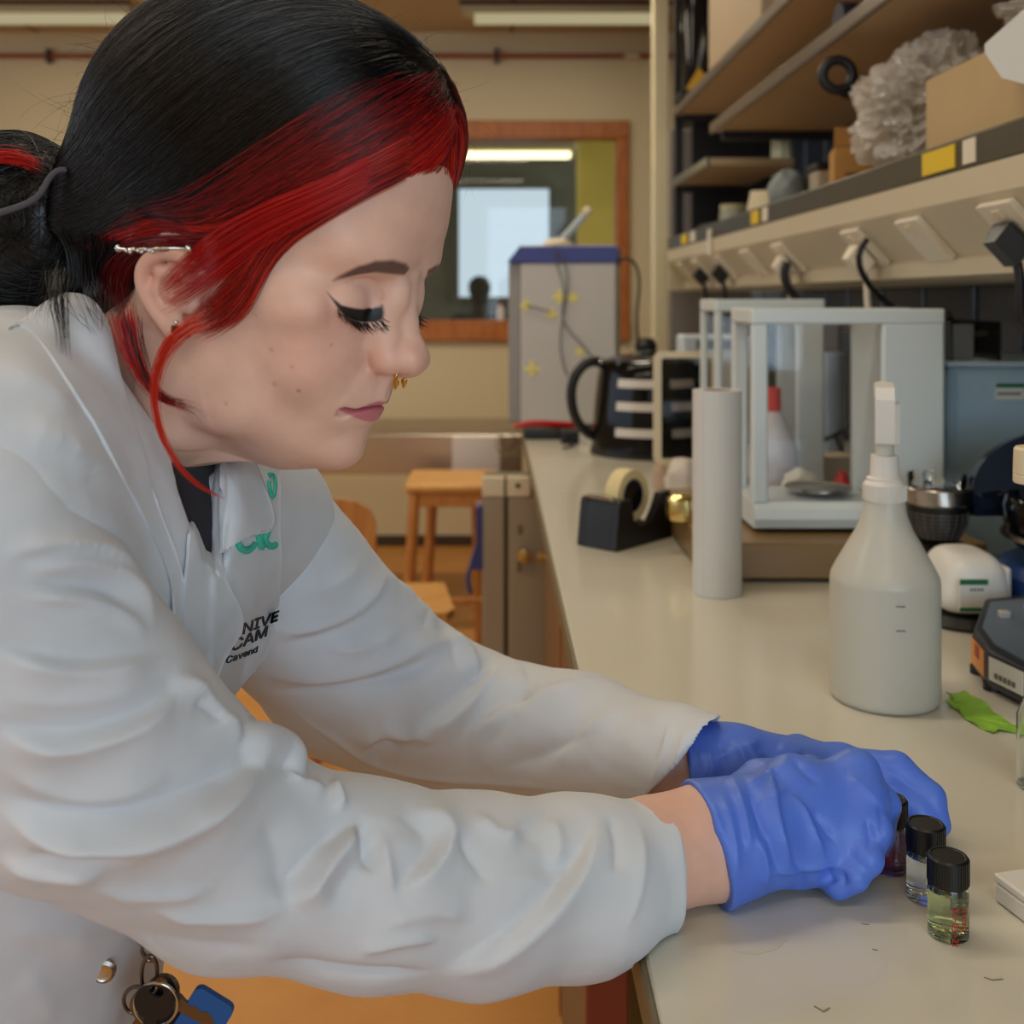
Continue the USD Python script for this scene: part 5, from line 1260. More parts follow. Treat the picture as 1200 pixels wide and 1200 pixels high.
FF = [
    (G1, 10, 0.0040, 1), (up(G1, 3, 11), 7, -0.0020, 0), (G2, 13, 0.0050, 1), (up(G2, 3, 11), 8, -0.0030, 0), (G3, 14, 0.0075, 1), (up(G3, -14, -6), 10, -0.0035, 0), (G4, 18, 0.0055, 1), (up(G4, -8, -9), 10, -0.0025, 0),
    ([(420, 882), (440, 862), (464, 858), (484, 870)], 9, 0.0045, 1), ([(430, 892), (448, 876), (472, 874)], 7, -0.0045, 0), ([(455, 650), (478, 685), (500, 712), (512, 738)], 10, 0.005, 0), ([(520, 735), (548, 765), (560, 800)], 11, 0.005, -1), ([(505, 720), (530, 756), (535, 790)], 8, -0.003, 0),
    ([(620, 790), (600, 840), (560, 885)], 14, -0.003, 0), ([(740, 825), (700, 850), (640, 905)], 12, 0.0025, 1),
    ([(478, 690), (500, 722), (492, 742)], 7, -0.003, 0),
    ([(296, 800), (350, 815), (420, 808), (490, 784), (545, 755)], 9, -0.0045, 0),
    ([(440, 850), (476, 858), (510, 870)], 8, 0.004, 0),
    ([(705, 855), (653, 877), (577, 903)], 9, -0.003, 0),
    ([(610, 770), (622, 800), (600, 830)], 8, -0.0035, 0),
    ([(324, 812), (343, 833), (393, 867), (433, 893), (467, 905), (513, 913), (690, 936)], 3.5, 0.0018, 0),
    ([(380, 760), (430, 755), (470, 735)], 10, 0.003, 0),
    ([(345, 690), (400, 680), (425, 650)], 12, 0.0025, 0),
    ([(786, 842), (778, 880), (760, 925)], 4, 0.0018, 0), ([(806, 848), (796, 885), (780, 930)], 4, 0.0015, 0),
]
SL_F = folds(SL_F, [(p, w, h * 1.35, s_) for p, w, h, s_ in FF])
def above_bench(m, z=BZ + 0.0015, x=XE - 0.004):
    v = np.asarray(m.vertices).copy(); on = (v[:, 0] > x) & (v[:, 2] < z) & (v[:, 2] > BZ - 0.06); v[on, 2] = z; return trimesh.Trimesh(v, m.faces, process=False)
SL_N, SL_F = above_bench(relax(SL_N, 2)), above_bench(relax(SL_F, 2))
# --- coat body
TW = [np.array(p) for p in ((-0.425, 0.69, 0.55), (-0.405, 0.69, 0.80), (-0.372, 0.685, 0.93), (-0.315, 0.675, 1.04), (-0.285, 0.665, 1.125))]
def torso(grow, h, hem=0.50, top=True):
    f = Field((-0.66, 0.36, hem - 0.05), (-0.02, 1.02, 1.34), h)
    f.chain(TW, np.array([0.185, 0.175, 0.158, 0.142, 0.118]) + grow, 0.05, flat=((0, 1, 0), 1.12))
    f.cap((-0.255, 0.50, 1.185), (-0.178, 0.815, 1.115), 0.068 + grow, 0.062 + grow, 0.05)
    f.cap((-0.285, 0.64, 1.205), (-0.262, 0.70, 1.18), 0.062 + grow, 0.058 + grow, 0.05)
    f.cap((-0.255, 0.60, 1.215), (-0.255, 0.50, 1.19), 0.055 + grow, 0.07 + grow, 0.04)
    if hem > 0.1:
        f.put(lambda X, Y, Z: Z - hem + 0 * X + 0 * Y, (-0.7, 0.3, 0.3), (0.0, 1.1, hem + 0.03), 0.004, 'sub')
    return f
def coat_body():
    f = torso(0.0, 0.0045)
    # neck opening
    a, b = H([(-40, 0, -88)])[0], H([(-100, 0, -165)])[0]
    f.cap(H([(-10, 0, -50)])[0], b, 0.060, 0.064, 0.012, 'sub')
    # front opening down the chest
    f.chain(PP((232, 560, 0.62), (216, 640, 0.63), (213, 720, 0.645), (213, 800, 0.655)), [0.030, 0.021, 0.013, 0.008], 0.006, 'sub')
    m = relax(biggest(f.mesh()), 4)
    return m
COAT = coat_body()
COAT = folds(COAT, [
    ([(0, 440), (40, 452), (90, 490)], 10, 0.003, 1), ([(0, 522), (60, 525), (110, 548), (150, 600)], 12, 0.0035, 1), ([(20, 500), (70, 520), (100, 560)], 9, 0.003, 1),
    ([(0, 565), (60, 575), (120, 610), (170, 668)], 12, 0.004, 1), ([(0, 600), (80, 612), (140, 650), (182, 720)], 12, 0.004, 1),
    ([(0, 1100), (60, 1090), (120, 1120)], 12, 0.003, 0), ([(20, 1140), (50, 1170), (60, 1200)], 12, 0.003, 0)])
COAT = relax(COAT, 3, 0.5, -0.45)
# --- dark T-shirt
def shirt():
    f = torso(-0.012, 0.005, hem=0.78)
    f.cap(H([(-10, 0, -50)])[0], H([(-90, 0, -150)])[0], 0.053, 0.054, 0.006, 'sub')
    return relax(biggest(f.mesh()), 3)
SHIRT = shirt()
# --- trousers and shoes, below the frame
def trousers():
    f = Field((-0.66, 0.48, 0.03), (-0.16, 0.90, 0.94), 0.007)
    f.cap((-0.41, 0.69, 0.86), (-0.415, 0.69, 0.78), 0.135, 0.15, 0.03)
    for s in (-1, 1):
        f.chain([(-0.42, 0.69 + s * 0.075, 0.80), (-0.40, 0.69 + s * 0.09, 0.45), (-0.43, 0.69 + s * 0.09, 0.075)], [0.098, 0.066, 0.052], 0.02)
    return relax(biggest(f.mesh()), 3)
def shoe(s):
    y = 0.69 + s * 0.09
    f = Field((-0.52, y - 0.07, -0.005), (-0.18, y + 0.07, 0.14), 0.004)
    f.cap((-0.45, y, 0.045), (-0.28, y + s * 0.01, 0.038), 0.042, 0.036, 0.01); f.cap((-0.435, y, 0.06), (-0.435, y, 0.09), 0.045, 0.042, 0.02)
    f.put(lambda X, Y, Z: Z - 0.002 + 0 * X + 0 * Y, (-0.6, y - .1, -0.02), (-0.1, y + .1, 0.004), 0.0, 'sub')
    return relax(biggest(f.mesh()), 2)
# --- gloves
def capsule_hand(h, joints, palm, lo, hi, wrist, rw):
    f = Field(lo, hi, h)
    W0, W1 = wrist
    f.cap(W0, W1, rw[0], rw[1], 0.006)
    for a, b, ra, rb in palm: f.cap(a, b, ra, rb, 0.010)
    for pts, rad in joints: f.chain(pts, rad, 0.0035)
    return f
MN = dict(i=P(1003, 908, 0.738), m=P(1010, 940, 0.722), r=P(1004, 972, 0.711), p=P(985, 1002, 0.705))
JN = [(PP((1003, 908, 0.738), (1036, 943, 0.728), (1030, 978, 0.7255), (1021, 1000, 0.7235)), [0.0118, 0.0102, 0.0096, 0.0084]),
      (PP((1008, 940, 0.722), (1026, 973, 0.704), (1015, 1004, 0.703), (1004, 1014, 0.715)), [0.0118, 0.0102, 0.0094, 0.0086]),
      (PP((1004, 972, 0.711), (1016, 1006, 0.693), (998, 1027, 0.697), (986, 1022, 0.709)), [0.0112, 0.0098, 0.0092, 0.0084]),
      (PP((985, 1002, 0.705), (1000, 1026, 0.690), (982, 1036, 0.6935), (966, 1026, 0.703)), [0.0102, 0.0090, 0.0084, 0.0078]),
      (PP((890, 915, 0.742), (950, 908, 0.768), (1003, 932, 0.772), (1030, 958, 0.762)), [0.0140, 0.0122, 0.0108, 0.0092])]
wn = P(868, 975, 0.708)
PN = [(wn, MN['i'], 0.023, 0.0150), (wn, MN['m'], 0.026, 0.0145), (wn, MN['r'], 0.026, 0.0140), (P(868, 988, 0.705), MN['p'], 0.023, 0.0130), (MN['i'], MN['m'], 0.0135, 0.0135), (MN['m'], MN['r'], 0.0132, 0.0130), (MN['r'], MN['p'], 0.0128, 0.0122),
      (P(930, 925, 0.728), P(935, 1000, 0.710), 0.022, 0.020), (P(880, 930, 0.735), P(960, 918, 0.752), 0.016, 0.012)]
def glove_near():
    f = capsule_hand(0.0015, JN, PN, (0.10, 0.63, 0.885), (0.31, 0.83, 1.02), (P(826, 990, 0.702), P(880, 976, 0.708)), (0.0392, 0.0345))
    a, d = P(826, 992, 0.702), P(900, 972, 0.712) - P(826, 992, 0.702); d /= np.linalg.norm(d)
    d2 = np.array([d[0], d[1], d[2] + 0.03]); d2 /= np.linalg.norm(d2)
    f.put(lambda X, Y, Z: ((X - a[0]) * d2[0] + (Y - a[1]) * d2[1] + (Z - a[2]) * d2[2]), a - 0.09, a + 0.09, 0.001, 'sub')
    return relax(biggest(f.mesh()), 2)
GL_N = glove_near()
GL_N = folds(GL_N, [
    ([(852, 905), (866, 935), (874, 970), (878, 1005)], 6, 0.0035, 1), ([(842, 920), (856, 965), (862, 1010), (858, 1046)], 6, 0.003, 0), ([(872, 905), (886, 950), (905, 1000), (912, 1040)], 5, -0.0025, 0),
    ([(903, 890), (907, 935), (917, 982), (928, 1022)], 6, 0.0038, -1), ([(918, 928), (943, 952), (958, 985), (969, 1012)], 6, 0.0036, -1), ([(926, 882), (946, 906), (966, 920)], 5, -0.0025, 0),
    ([(948, 948), (964, 968), (980, 990)], 5, -0.0024, 0), ([(880, 970), (896, 1008), (893, 1048)], 6, 0.0035, 0), ([(890, 1017), (932, 1021), (970, 1016), (1000, 1020)], 5, 0.0028, 1),
    ([(969, 1012), (976, 1038)], 5, -0.003, 0), ([(985, 1020), (992, 1040)], 4, -0.003, 0), ([(924, 1000), (940, 1030), (938, 1050)], 6, -0.0025, 0),
    ([(880, 942), (905, 936), (925, 920)], 4, 0.0016, 0), ([(866, 925), (900, 908), (930, 890)], 5, 0.002, 0), ([(990, 905), (1020, 930), (1042, 952)], 6, 0.0015, 0),
    ([(832, 935), (842, 975), (838, 1020), (826, 1050)], 4, 0.0022, 0), ([(893, 1000), (888, 960), (876, 930)], 4, -0.002, 0), ([(1014, 958), (1020, 985), (1016, 1000)], 4, -0.0018, 0), ([(1028, 940), (1034, 962), (1030, 985)], 4, -0.0015, 0)])
JF = [(PP((985, 898, 0.802), (1050, 902, 0.792), (1089, 935, 0.778), (1099, 966, 0.769)), [0.0135, 0.0122, 0.0108, 0.0088]),
      (PP((985, 922, 0.792), (1040, 930, 0.782), (1074, 948, 0.774), (1088, 968, 0.766)), [0.0130, 0.0122, 0.0105, 0.0088]),
      (PP((975, 940, 0.782), (1022, 950, 0.786), (1036, 962, 0.780), (1030, 970, 0.770)), [0.0120, 0.0110, 0.0098, 0.0085]),
      (PP((960, 952, 0.778), (1000, 962, 0.786), (1010, 970, 0.778), (1000, 974, 0.770)), [0.0110, 0.0098, 0.0088, 0.0080]),
      (PP((880, 890, 0.810), (935, 882, 0.828), (985, 893, 0.832), (1012, 910, 0.828)), [0.0140, 0.0125, 0.0110, 0.0092])]
wf = P(850, 896, 0.80)
PF = [(wf, P(985, 898, 0.802), 0.023, 0.0150), (wf, P(985, 922, 0.792), 0.023, 0.0145), (wf, P(975, 940, 0.782), 0.022, 0.0130), (wf, P(960, 952, 0.778), 0.020, 0.012), (P(985, 898, 0.802), P(975, 940, 0.782), 0.013, 0.013), (P(870, 890, 0.80), P(940, 888, 0.815), 0.018, 0.012)]
def glove_far():
    f = capsule_hand(0.0017, JF, PF, (0.12, 0.72, 0.885), (0.36, 0.90, 1.02), (P(806, 896, 0.804), P(860, 896, 0.80)), (0.0300, 0.0275))
    a, d = P(806, 897, 0.8045), P(870, 895, 0.80) - P(806, 897, 0.8045); d /= np.linalg.norm(d)
    d2 = np.array([d[0], d[1], d[2]]); d2 /= np.linalg.norm(d2)
    f.put(lambda X, Y, Z: ((X - a[0]) * d2[0] + (Y - a[1]) * d2[1] + (Z - a[2]) * d2[2]), a - 0.07, a + 0.07, 0.001, 'sub')
    return relax(biggest(f.mesh()), 2)
GL_F = glove_far()
GL_F = folds(GL_F, [([(815, 872), (825, 900), (818, 928)], 5, 0.002, 0), ([(840, 866), (848, 890), (850, 920)], 6, -0.002, 0), ([(858, 866), (872, 890), (880, 915)], 6, 0.0025, 1), ([(885, 868), (900, 885), (905, 900)], 6, -0.002, 0), ([(910, 872), (930, 884), (940, 890)], 6, 0.0025, 0),
    ([(828, 868), (834, 895), (836, 925)], 4, 0.0022, 0), ([(868, 868), (884, 884), (893, 905)], 4, 0.002, 0), ([(830, 890), (860, 880), (890, 870)], 4, 0.0015, 0), ([(1040, 918), (1050, 935), (1046, 952)], 5, -0.002, 0)])
GL_N, GL_F = relax(GL_N, 1), relax(GL_F, 1)
GL_N, GL_F = above_bench(GL_N, BZ + 0.0006), above_bench(GL_F, BZ + 0.0006)
# --- the body below the clothes, in one mesh with the head
def body_mesh():
    f = Field((-0.62, 0.40, 0.70), (0.30, 1.03, 1.30), 0.0055)
    f.chain(TW[1:], np.array([0.125, 0.115, 0.112, 0.085]), 0.05, flat=((0, 1, 0), 1.1))
    f.cap((-0.25, 0.53, 1.175), (-0.18, 0.80, 1.11), 0.042, 0.040, 0.04)
    f.cap(H([(-50, 0, -100)])[0], (-0.28, 0.67, 1.13), 0.044, 0.05, 0.03)
    f.chain([(-0.25, 0.53, 1.172)] + ARM_N[1:3], [0.045, 0.042, 0.036], 0.02); f.chain(WR_N, [0.034, 0.036, 0.030, 0.0315, 0.024], 0.015)
    f.chain([(-0.18, 0.80, 1.105)] + ARM_F[1:3], [0.045, 0.042, 0.036], 0.02); f.chain(WR_F, [0.034, 0.033, 0.0240, 0.0215, 0.016], 0.006)
    m = relax(biggest(f.mesh()), 5)
    return above_bench(m, BZ + 0.003)
BODY = body_mesh()
# wrists are seen: a finer pass over the two of them
def wrist(line, rad, lo, hi):
    f = Field(lo, hi, 0.0022); f.chain(line, rad, 0.012); return relax(biggest(f.mesh()), 3)
# ------------------------------------------------------------------ collar, lapels and the far coat front: sewn sheets lying on the coat
def sheet(rows, n=(40, 24), th=0.0016, over=(), lift=0.003, wob=0.0):
    "a thin sewn sheet through a grid of (px, py, depth) points"
    g = np.array(rows, float)                      # R x C x 3
    u, v = np.linspace(0, 1, g.shape[0]), np.linspace(0, 1, g.shape[1])
    fu = CubicSpline(u, g, axis=0)(np.linspace(0, 1, n[0])) if g.shape[0] > 2 else g[0] + np.linspace(0, 1, n[0])[:, None, None] * (g[1] - g[0])
    fv = CubicSpline(v, fu, axis=1)(np.linspace(0, 1, n[1])) if g.shape[1] > 2 else fu[:, :1] + np.linspace(0, 1, n[1])[None, :, None] * (fu[:, 1:2] - fu[:, :1])
    q = fv.reshape(-1, 3)
    Y = q[:, 2].copy()
    for key, m in over:
        Y = np.minimum(Y, front_depth(m, key, q[:, :2]) - lift)
    Y = Y.reshape(n)
    for _ in range(6):                             # keep it smooth where it was lifted
        p = np.pad(Y, 1, mode='edge'); Y = np.minimum(Y, (p[:-2, 1:-1] + p[2:, 1:-1] + p[1:-1, :-2] + p[1:-1, 2:]) / 4)
    q = np.c_[q[:, :2], Y.ravel()]
    w = np.array([P(*r) for r in q]).reshape(*n, 3)
    nr = np.cross(np.gradient(w, axis=0), np.gradient(w, axis=1)); nr /= np.linalg.norm(nr, axis=2, keepdims=True) + 1e-12
    if nr[..., 1].mean() > 0: nr = -nr             # towards the camera
    if wob: w = w + nr * (wob * (meshkit.fbm(w * 45, 3, 2) - 0.5))[..., None]
    a, b = w + nr * th / 2, w - nr * th / 2
    N = n[0] * n[1]; V = np.vstack([a.reshape(-1, 3), b.reshape(-1, 3)])
    i, j = np.meshgrid(np.arange(n[0] - 1), np.arange(n[1] - 1), indexing='ij')
    k = (i * n[1] + j).ravel(); qd = np.stack([k, k + 1, k + n[1] + 1, k + n[1]], 1)
    f = [np.vstack([qd[:, [0, 1, 2]], qd[:, [0, 2, 3]]]), np.vstack([qd[:, [0, 2, 1]], qd[:, [0, 3, 2]]]) + N]
    rim = np.r_[np.arange(n[1]), np.arange(1, n[0]) * n[1] + n[1] - 1, (n[0] - 1) * n[1] + np.arange(n[1] - 2, -1, -1), np.arange(n[0] - 2, 0, -1) * n[1]]
    r2 = np.roll(rim, -1)
    f.append(np.stack([rim, rim + N, r2 + N], 1)); f.append(np.stack([rim, r2 + N, r2], 1))
    m = trimesh.Trimesh(V, np.vstack(f), process=False); m.fix_normals(); return m
OV = [('coat', COAT)]
C_NEAR = sheet([[(10, 386, .580), (30, 372, .590), (54, 354, .605), (78, 344, .615)], [(42, 394, .556), (68, 382, .566), (98, 370, .578), (122, 372, .590)], [(74, 440, .548), (98, 432, .558), (124, 428, .566), (140, 436, .578)], [(104, 488, .548), (122, 486, .558), (144, 490, .567), (160, 506, .578)],
                [(136, 545, .556), (150, 546, .565), (166, 556, .574), (178, 576, .585)], [(166, 602, .566), (176, 606, .572), (190, 618, .580), (202, 640, .590)], [(194, 664, .575), (200, 668, .580), (208, 676, .588), (217, 694, .596)], [(204, 726, .584), (206, 730, .588), (210, 736, .592), (214, 748, .600)], [(196, 800, .59), (200, 804, .594), (206, 808, .598), (209, 812, .604)]],
               (70, 18), 0.0015, OV, 0.0016, 0.002)
PANEL = sheet([[(258, 520, .760), (285, 528, .770), (310, 540, .785), (330, 550, .808)], [(252, 600, .742), (280, 605, .752), (305, 610, .765), (328, 614, .792)], [(250, 690, .728), (278, 695, .738), (302, 698, .750), (327, 702, .786)], [(246, 770, .718), (268, 775, .726), (290, 772, .737), (311, 768, .768)], [(240, 825, .712), (252, 830, .716), (266, 822, .722), (284, 800, .735)], [(236, 872, .706), (243, 872, .708), (252, 862, .711), (264, 834, .718)]],
              (60, 30), 0.0018, OV, 0.003, 0.003)
OV2 = OV + [('panel', PANEL)]
L_FAR = sheet([[(236, 532, .745), (248, 528, .75), (262, 524, .756)], [(226, 580, .722), (242, 585, .728), (260, 590, .738)], [(221, 640, .708), (240, 645, .714), (259, 652, .722)], [(216, 690, .700), (242, 690, .704), (270, 688, .714)], [(214, 732, .694), (248, 732, .698), (284, 728, .712)], [(210, 770, .690), (238, 772, .694), (266, 768, .704)], [(206, 812, .686), (228, 816, .690), (252, 806, .698)], [(204, 870, .684), (222, 868, .686), (240, 850, .690)]],
              (60, 24), 0.0020, OV2, 0.005, 0.003)
OV3 = OV2 + [('lapel', L_FAR)]
C_FAR = sheet([[(256, 522, .742), (276, 519, .748), (300, 524, .757)], [(258, 560, .726), (280, 562, .735), (306, 560, .748)], [(259, 605, .716), (288, 600, .728), (322, 606, .745)], [(259, 648, .708), (272, 640, .714), (300, 622, .732)]], (40, 26), 0.0022, OV3, 0.0065, 0.0015)
# marks on the coat front: lettering and the teal handwriting
def on_panel(px, py, lift=0.0022, m=None, key='panel'):
    d = front_depth(PANEL if m is None else m, key, [(px, py)])[0]
    return P(px, py, (d if np.isfinite(d) else 0.745) - lift)
def panel_text(s, p0, p1, capx, up_px, bold=True):
    a, b = on_panel(*p0), on_panel(*p1)
    y = on_panel(p0[0] + up_px[0], p0[1] + up_px[1]) - a
    m = meshkit.text_mesh(s, 1.0, 0.02, bold)
    x0, x1 = m.bounds[0, 0], m.bounds[1, 0]
    ex = (b - a) / (x1 - x0); ey = y * (capx / np.hypot(*up_px))
    nn = np.cross(ex, ey); nn /= np.linalg.norm(nn)
    V = m.vertices
    W = a + (V[:, :1] - x0) * ex + V[:, 1:2] * ey
    W = W + nn * (V[:, 2:3] * 0.02)
    q = px_of(W); d = front_depth(PANEL, 'panel', q)
    ok = np.isfinite(d)
    W2 = W.copy()
    for i in np.flatnonzero(ok): W2[i] = P(q[i, 0], q[i, 1], d[i] - 0.0012 - 0.0006 * (V[i, 2] > 0.01))
    m = trimesh.Trimesh(W2, m.faces, process=False); return m
TXT = [panel_text('NIVE', (284, 743), (325, 727), 12.5, (1.5, -12)), panel_text('CAM', (270, 764), (312, 745), 13.5, (2, -13)), panel_text('Cavend', (264, 778), (301, 764), 8, (1.4, -8))]
def scribble(pts, wpx=2.4, lift=0.0016):
    pts = smoothline(pts, 26); d = front_depth(PANEL, 'panel', pts); d = np.where(np.isfinite(d), d, np.nanmin(np.where(np.isfinite(d), d, np.nan)))
    w = np.array([P(a, b, c - lift) for (a, b), c in zip(pts, d)])
    return tube(w, wpx * 0.75 / F * 0.9, 6)
SCRIB = [scribble([(279, 634), (281, 641), (288, 645), (295, 642), (298, 637)], 4.2), scribble([(300, 622), (303, 632), (306, 640), (311, 630), (314, 620)], 5), scribble([(312, 622), (312, 636), (316, 640), (323, 638)], 4.2),
         scribble([(315, 557), (319, 556), (322, 563), (322, 572), (319, 582), (316, 574), (315, 565)], 3)]
# ------------------------------------------------------------------ hair
import shapely
_hline = Polygon([(86, 101), (74, 80), (58, 62), (52, 47), (42, 27), (32, 12), (16, 6), (4, 10), (-12, 13), (-30, 9), (-40, -12), (-52, -44), (-70, -72), (-220, -80), (-220, 220), (140, 220), (140, 118)])
shapely.prepare(_hline)
def hline(x, z):
    p = shapely.points(np.ravel(x), np.ravel(z)); d = shapely.distance(p, _hline.exterior); inside = shapely.contains(_hline, p)
    return np.where(inside, d, -d).reshape(np.shape(x))
_HT = cKDTree(HEAD_L.vertices); _HN = vnormals(HEAD_L)
def head_sd(p):
    d, i = _HT.query(p, workers=-1, eps=0.15); return ((p - HEAD_L.vertices[i]) * _HN[i]).sum(1)
def hair_shell(h=2.8):
    f = Field((-178, -104, -96), (104, 104, 168), h)
    f.ell((-34, 0, 55), (112, 80, 102), 0)
    f.ell((20, 0, 86), (63, 64, 61), 22)
    f.ell((-95, 0, -15), (50, 62, 62), 24)
    f.cap((-120, 0, -18), (-150, -2, -22), 34, 24, 16)
    X, Y, Z = np.meshgrid(*f.ax, indexing='ij')
    s2 = hline(*np.meshgrid(f.ax[0], f.ax[2], indexing='ij'))[:, None, :]
    near = (f.d < 6) & (f.d > -36)
    p = np.stack([X[near], Y[near], Z[near]], 1)
    lim = np.full(f.d.shape, -50.0, np.float32)
    lim[near] = head_sd(p) - np.clip(0.75 * np.broadcast_to(s2, f.d.shape)[near], -30, 60)
    f.d = np.maximum(f.d, lim)
    # grooves of combed hair
    m = relax(biggest(f.mesh()), 3)
    return m
HAIR = hair_shell()
HAIRN = vnormals(HAIR)
_AT = cKDTree(HAIR.vertices)
BUN = np.array([-146.0, -4.0, -20.0])
def flow(p):
    s = hline(p[:, 0], p[:, 2])
    v = BUN - p; dist = np.linalg.norm(v, axis=1, keepdims=True); v = v / np.maximum(dist, 1e-6)
    v = v + np.array([0.1, 0, -1.0]) * (0.55 * np.clip(dist / 170, 0, 1))
    k = np.clip((p[:, 2] - 14) / 30, 0, 1)[:, None]
    t = np.array([-1.0, 0, -0.02]) * (1 - k) + np.array([-0.62, 0, -0.8]) * k
    sd = np.sign(np.where(np.abs(p[:, 1]) < 1, -1, p[:, 1]))[:, None]
    t = t + np.array([0, 1.0, 0]) * sd * 0.75 * k
    w = np.exp(-np.clip(s, 0, None) / 32.0)[:, None] * np.clip((p[:, :1] + 70) / 60, 0, 1)
    return v * (1 - w) + t * w
def strands(roots, steps, step, lift0, lift1, seed, wild=0.10, stop=26):
    r = np.random.default_rng(seed)
    p = roots.copy(); n = len(p); path = []
    _, i = _AT.query(p); q = HAIR.vertices[i]; nn = HAIRN[i]
    ph = r.uniform(0, 6.28, n); off = r.uniform(lift0, lift1, n)
    p = p - nn * ((p - q) * nn).sum(1, keepdims=True) + nn * off[:, None]
    bias = r.normal(0, wild, (n, 3))
    for k in range(steps):
        path.append(p.copy())
        d = flow(p) + bias + 0.10 * np.stack([np.sin(ph + k * 0.5), np.cos(ph * 1.7 + k * 0.42), np.sin(ph * 2.3 + k * 0.37)], 1) * wild * 4
        dist = np.linalg.norm(BUN - p, axis=1, keepdims=True)
        _, i = _AT.query(p); nn = HAIRN[i]
        d = d - nn * (d * nn).sum(1, keepdims=True); d /= np.linalg.norm(d, axis=1, keepdims=True) + 1e-9
        p = p + d * step * np.clip((dist - stop) / 15, 0.02, 1)
        _, i = _AT.query(p); q, nn = HAIR.vertices[i], HAIRN[i]
        p = p - nn * ((p - q) * nn).sum(1, keepdims=True) + nn * off[:, None]
    return np.stack(path, 1)
def curves(name, paths, w0, w1, mat_, parent, label=None, local=True, kind='stuff', tip=0.35):
    "paths: N x K x 3"
    pts = paths.reshape(-1, 3); K = paths.shape[1]
    pts = H(pts) if local else pts
    c = UsdGeom.BasisCurves.Define(stage, numbered(str(parent.GetPath()) + '/' + name))
    c.CreateTypeAttr('linear'); c.CreateWrapAttr('nonperiodic')
    c.CreatePointsAttr(Vt.Vec3fArray.FromNumpy(pts.astype(np.float32)))
    c.CreateCurveVertexCountsAttr(Vt.IntArray.FromNumpy(np.full(paths.shape[0], K, np.int32)))
    w = np.interp(np.linspace(0, 1, K), [0, 0.08, 0.75, 1], [w0 * 0.7, w0, w1, w1 * tip])
    wid = (w[None, :] * RNG.uniform(0.75, 1.25, (paths.shape[0], 1))).ravel()
    c.CreateWidthsAttr(Vt.FloatArray.FromNumpy(wid.astype(np.float32))); c.SetWidthsInterpolation('vertex')
    UsdShade.MaterialBindingAPI.Apply(c.GetPrim()).Bind(mat_)
    return tag(c.GetPrim(), label, None, None, kind)
def lock(guide, n, spread, seed, K=22, flare=None, world=None):
    "a lock of hair along guide points (px, py, depth): a bundle that keeps together and frays at the tip"
    r = np.random.default_rng(seed)
    g = np.array([P(*x) for x in guide]); g = smoothline(g, K)
    t = np.linspace(0, 1, K); sp = np.interp(t, np.linspace(0, 1, len(spread)), spread)
    o = r.normal(0, 1, (n, 3)); o2 = r.normal(0, 1, (n, 3))
    a = (o[:, None, :] * (1 - 0.5 * t)[None, :, None] + o2[:, None, :] * (0.5 * t)[None, :, None]) * sp[None, :, None]
    cut = r.uniform(0.72, 1.0, n)
    out = np.empty((n, K, 3))
    for i in range(n):
        tt = t * cut[i]
        for k in range(3): out[i, :, k] = np.interp(tt, t, g[:, k] + a[i, :, k])
    return out
def fan(ga, gb, n, seed, K=22, jit=0.0015, wave=0.0):
    "strands between two guide lines"
    r = np.random.default_rng(seed)
    A = smoothline([P(*x) for x in ga], K); B = smoothline([P(*x) for x in gb], K)
    u = r.uniform(0, 1, n)[:, None, None]; t = np.linspace(0, 1, K)
    w = A[None] * (1 - u) + B[None] * u + r.normal(0, jit, (n, 1, 3)) + r.normal(0, jit, (n, 1, 3)) * t[None, :, None]
    ph = r.uniform(0, 6.28, (n, 1)); w[:, :, 2] += wave * np.sin(ph + 5 * t[None])
    cut = r.uniform(0.7, 1.0, n); out = np.empty_like(w)
    for i in range(n):
        for k in range(3): out[i, :, k] = np.interp(t * cut[i], t, w[i, :, k])
    return out
# roots over the shell
_ra = np.random.default_rng(11)
def sample_roots(n, cond):
    c = HAIR.triangles_center; s = hline(c[:, 0], c[:, 2]); ok = cond(c, s) & (HAIR.face_normals @ HR.T @ np.array([0, -1.0, 0]) > -0.35)
    idx = np.flatnonzero(ok); a = HAIR.area_faces[idx]
    return c[_ra.choice(idx, n, p=a / a.sum())] + _ra.normal(0, 1.0, (n, 3))
HS_BLACK = strands(sample_roots(5200, lambda c, s: (s > 24) & (c[:, 0] > -120)), 24, 7.0, 0.2, 1.6, 3)
HS_FRONT = strands(sample_roots(1500, lambda c, s: (s > 26) & (c[:, 0] > 0) & (c[:, 2] > 60)), 26, 8.5, 0.3, 2.2, 5, 0.05)
_rr = sample_roots(2300, lambda c, s: (s > -1) & (s < 27) & (c[:, 0] > 20) & (c[:, 2] > 14))
HS_RED = strands(_rr, 24, 6.2, 0.3, 1.8, 7, 0.05)
_rd = sample_roots(500, lambda c, s: (s > 20) & (s < 42) & (c[:, 0] > 30) & (c[:, 2] > 50))
HS_RED2 = strands(_rd, 22, 6.0, 0.8, 2.4, 9, 0.05)
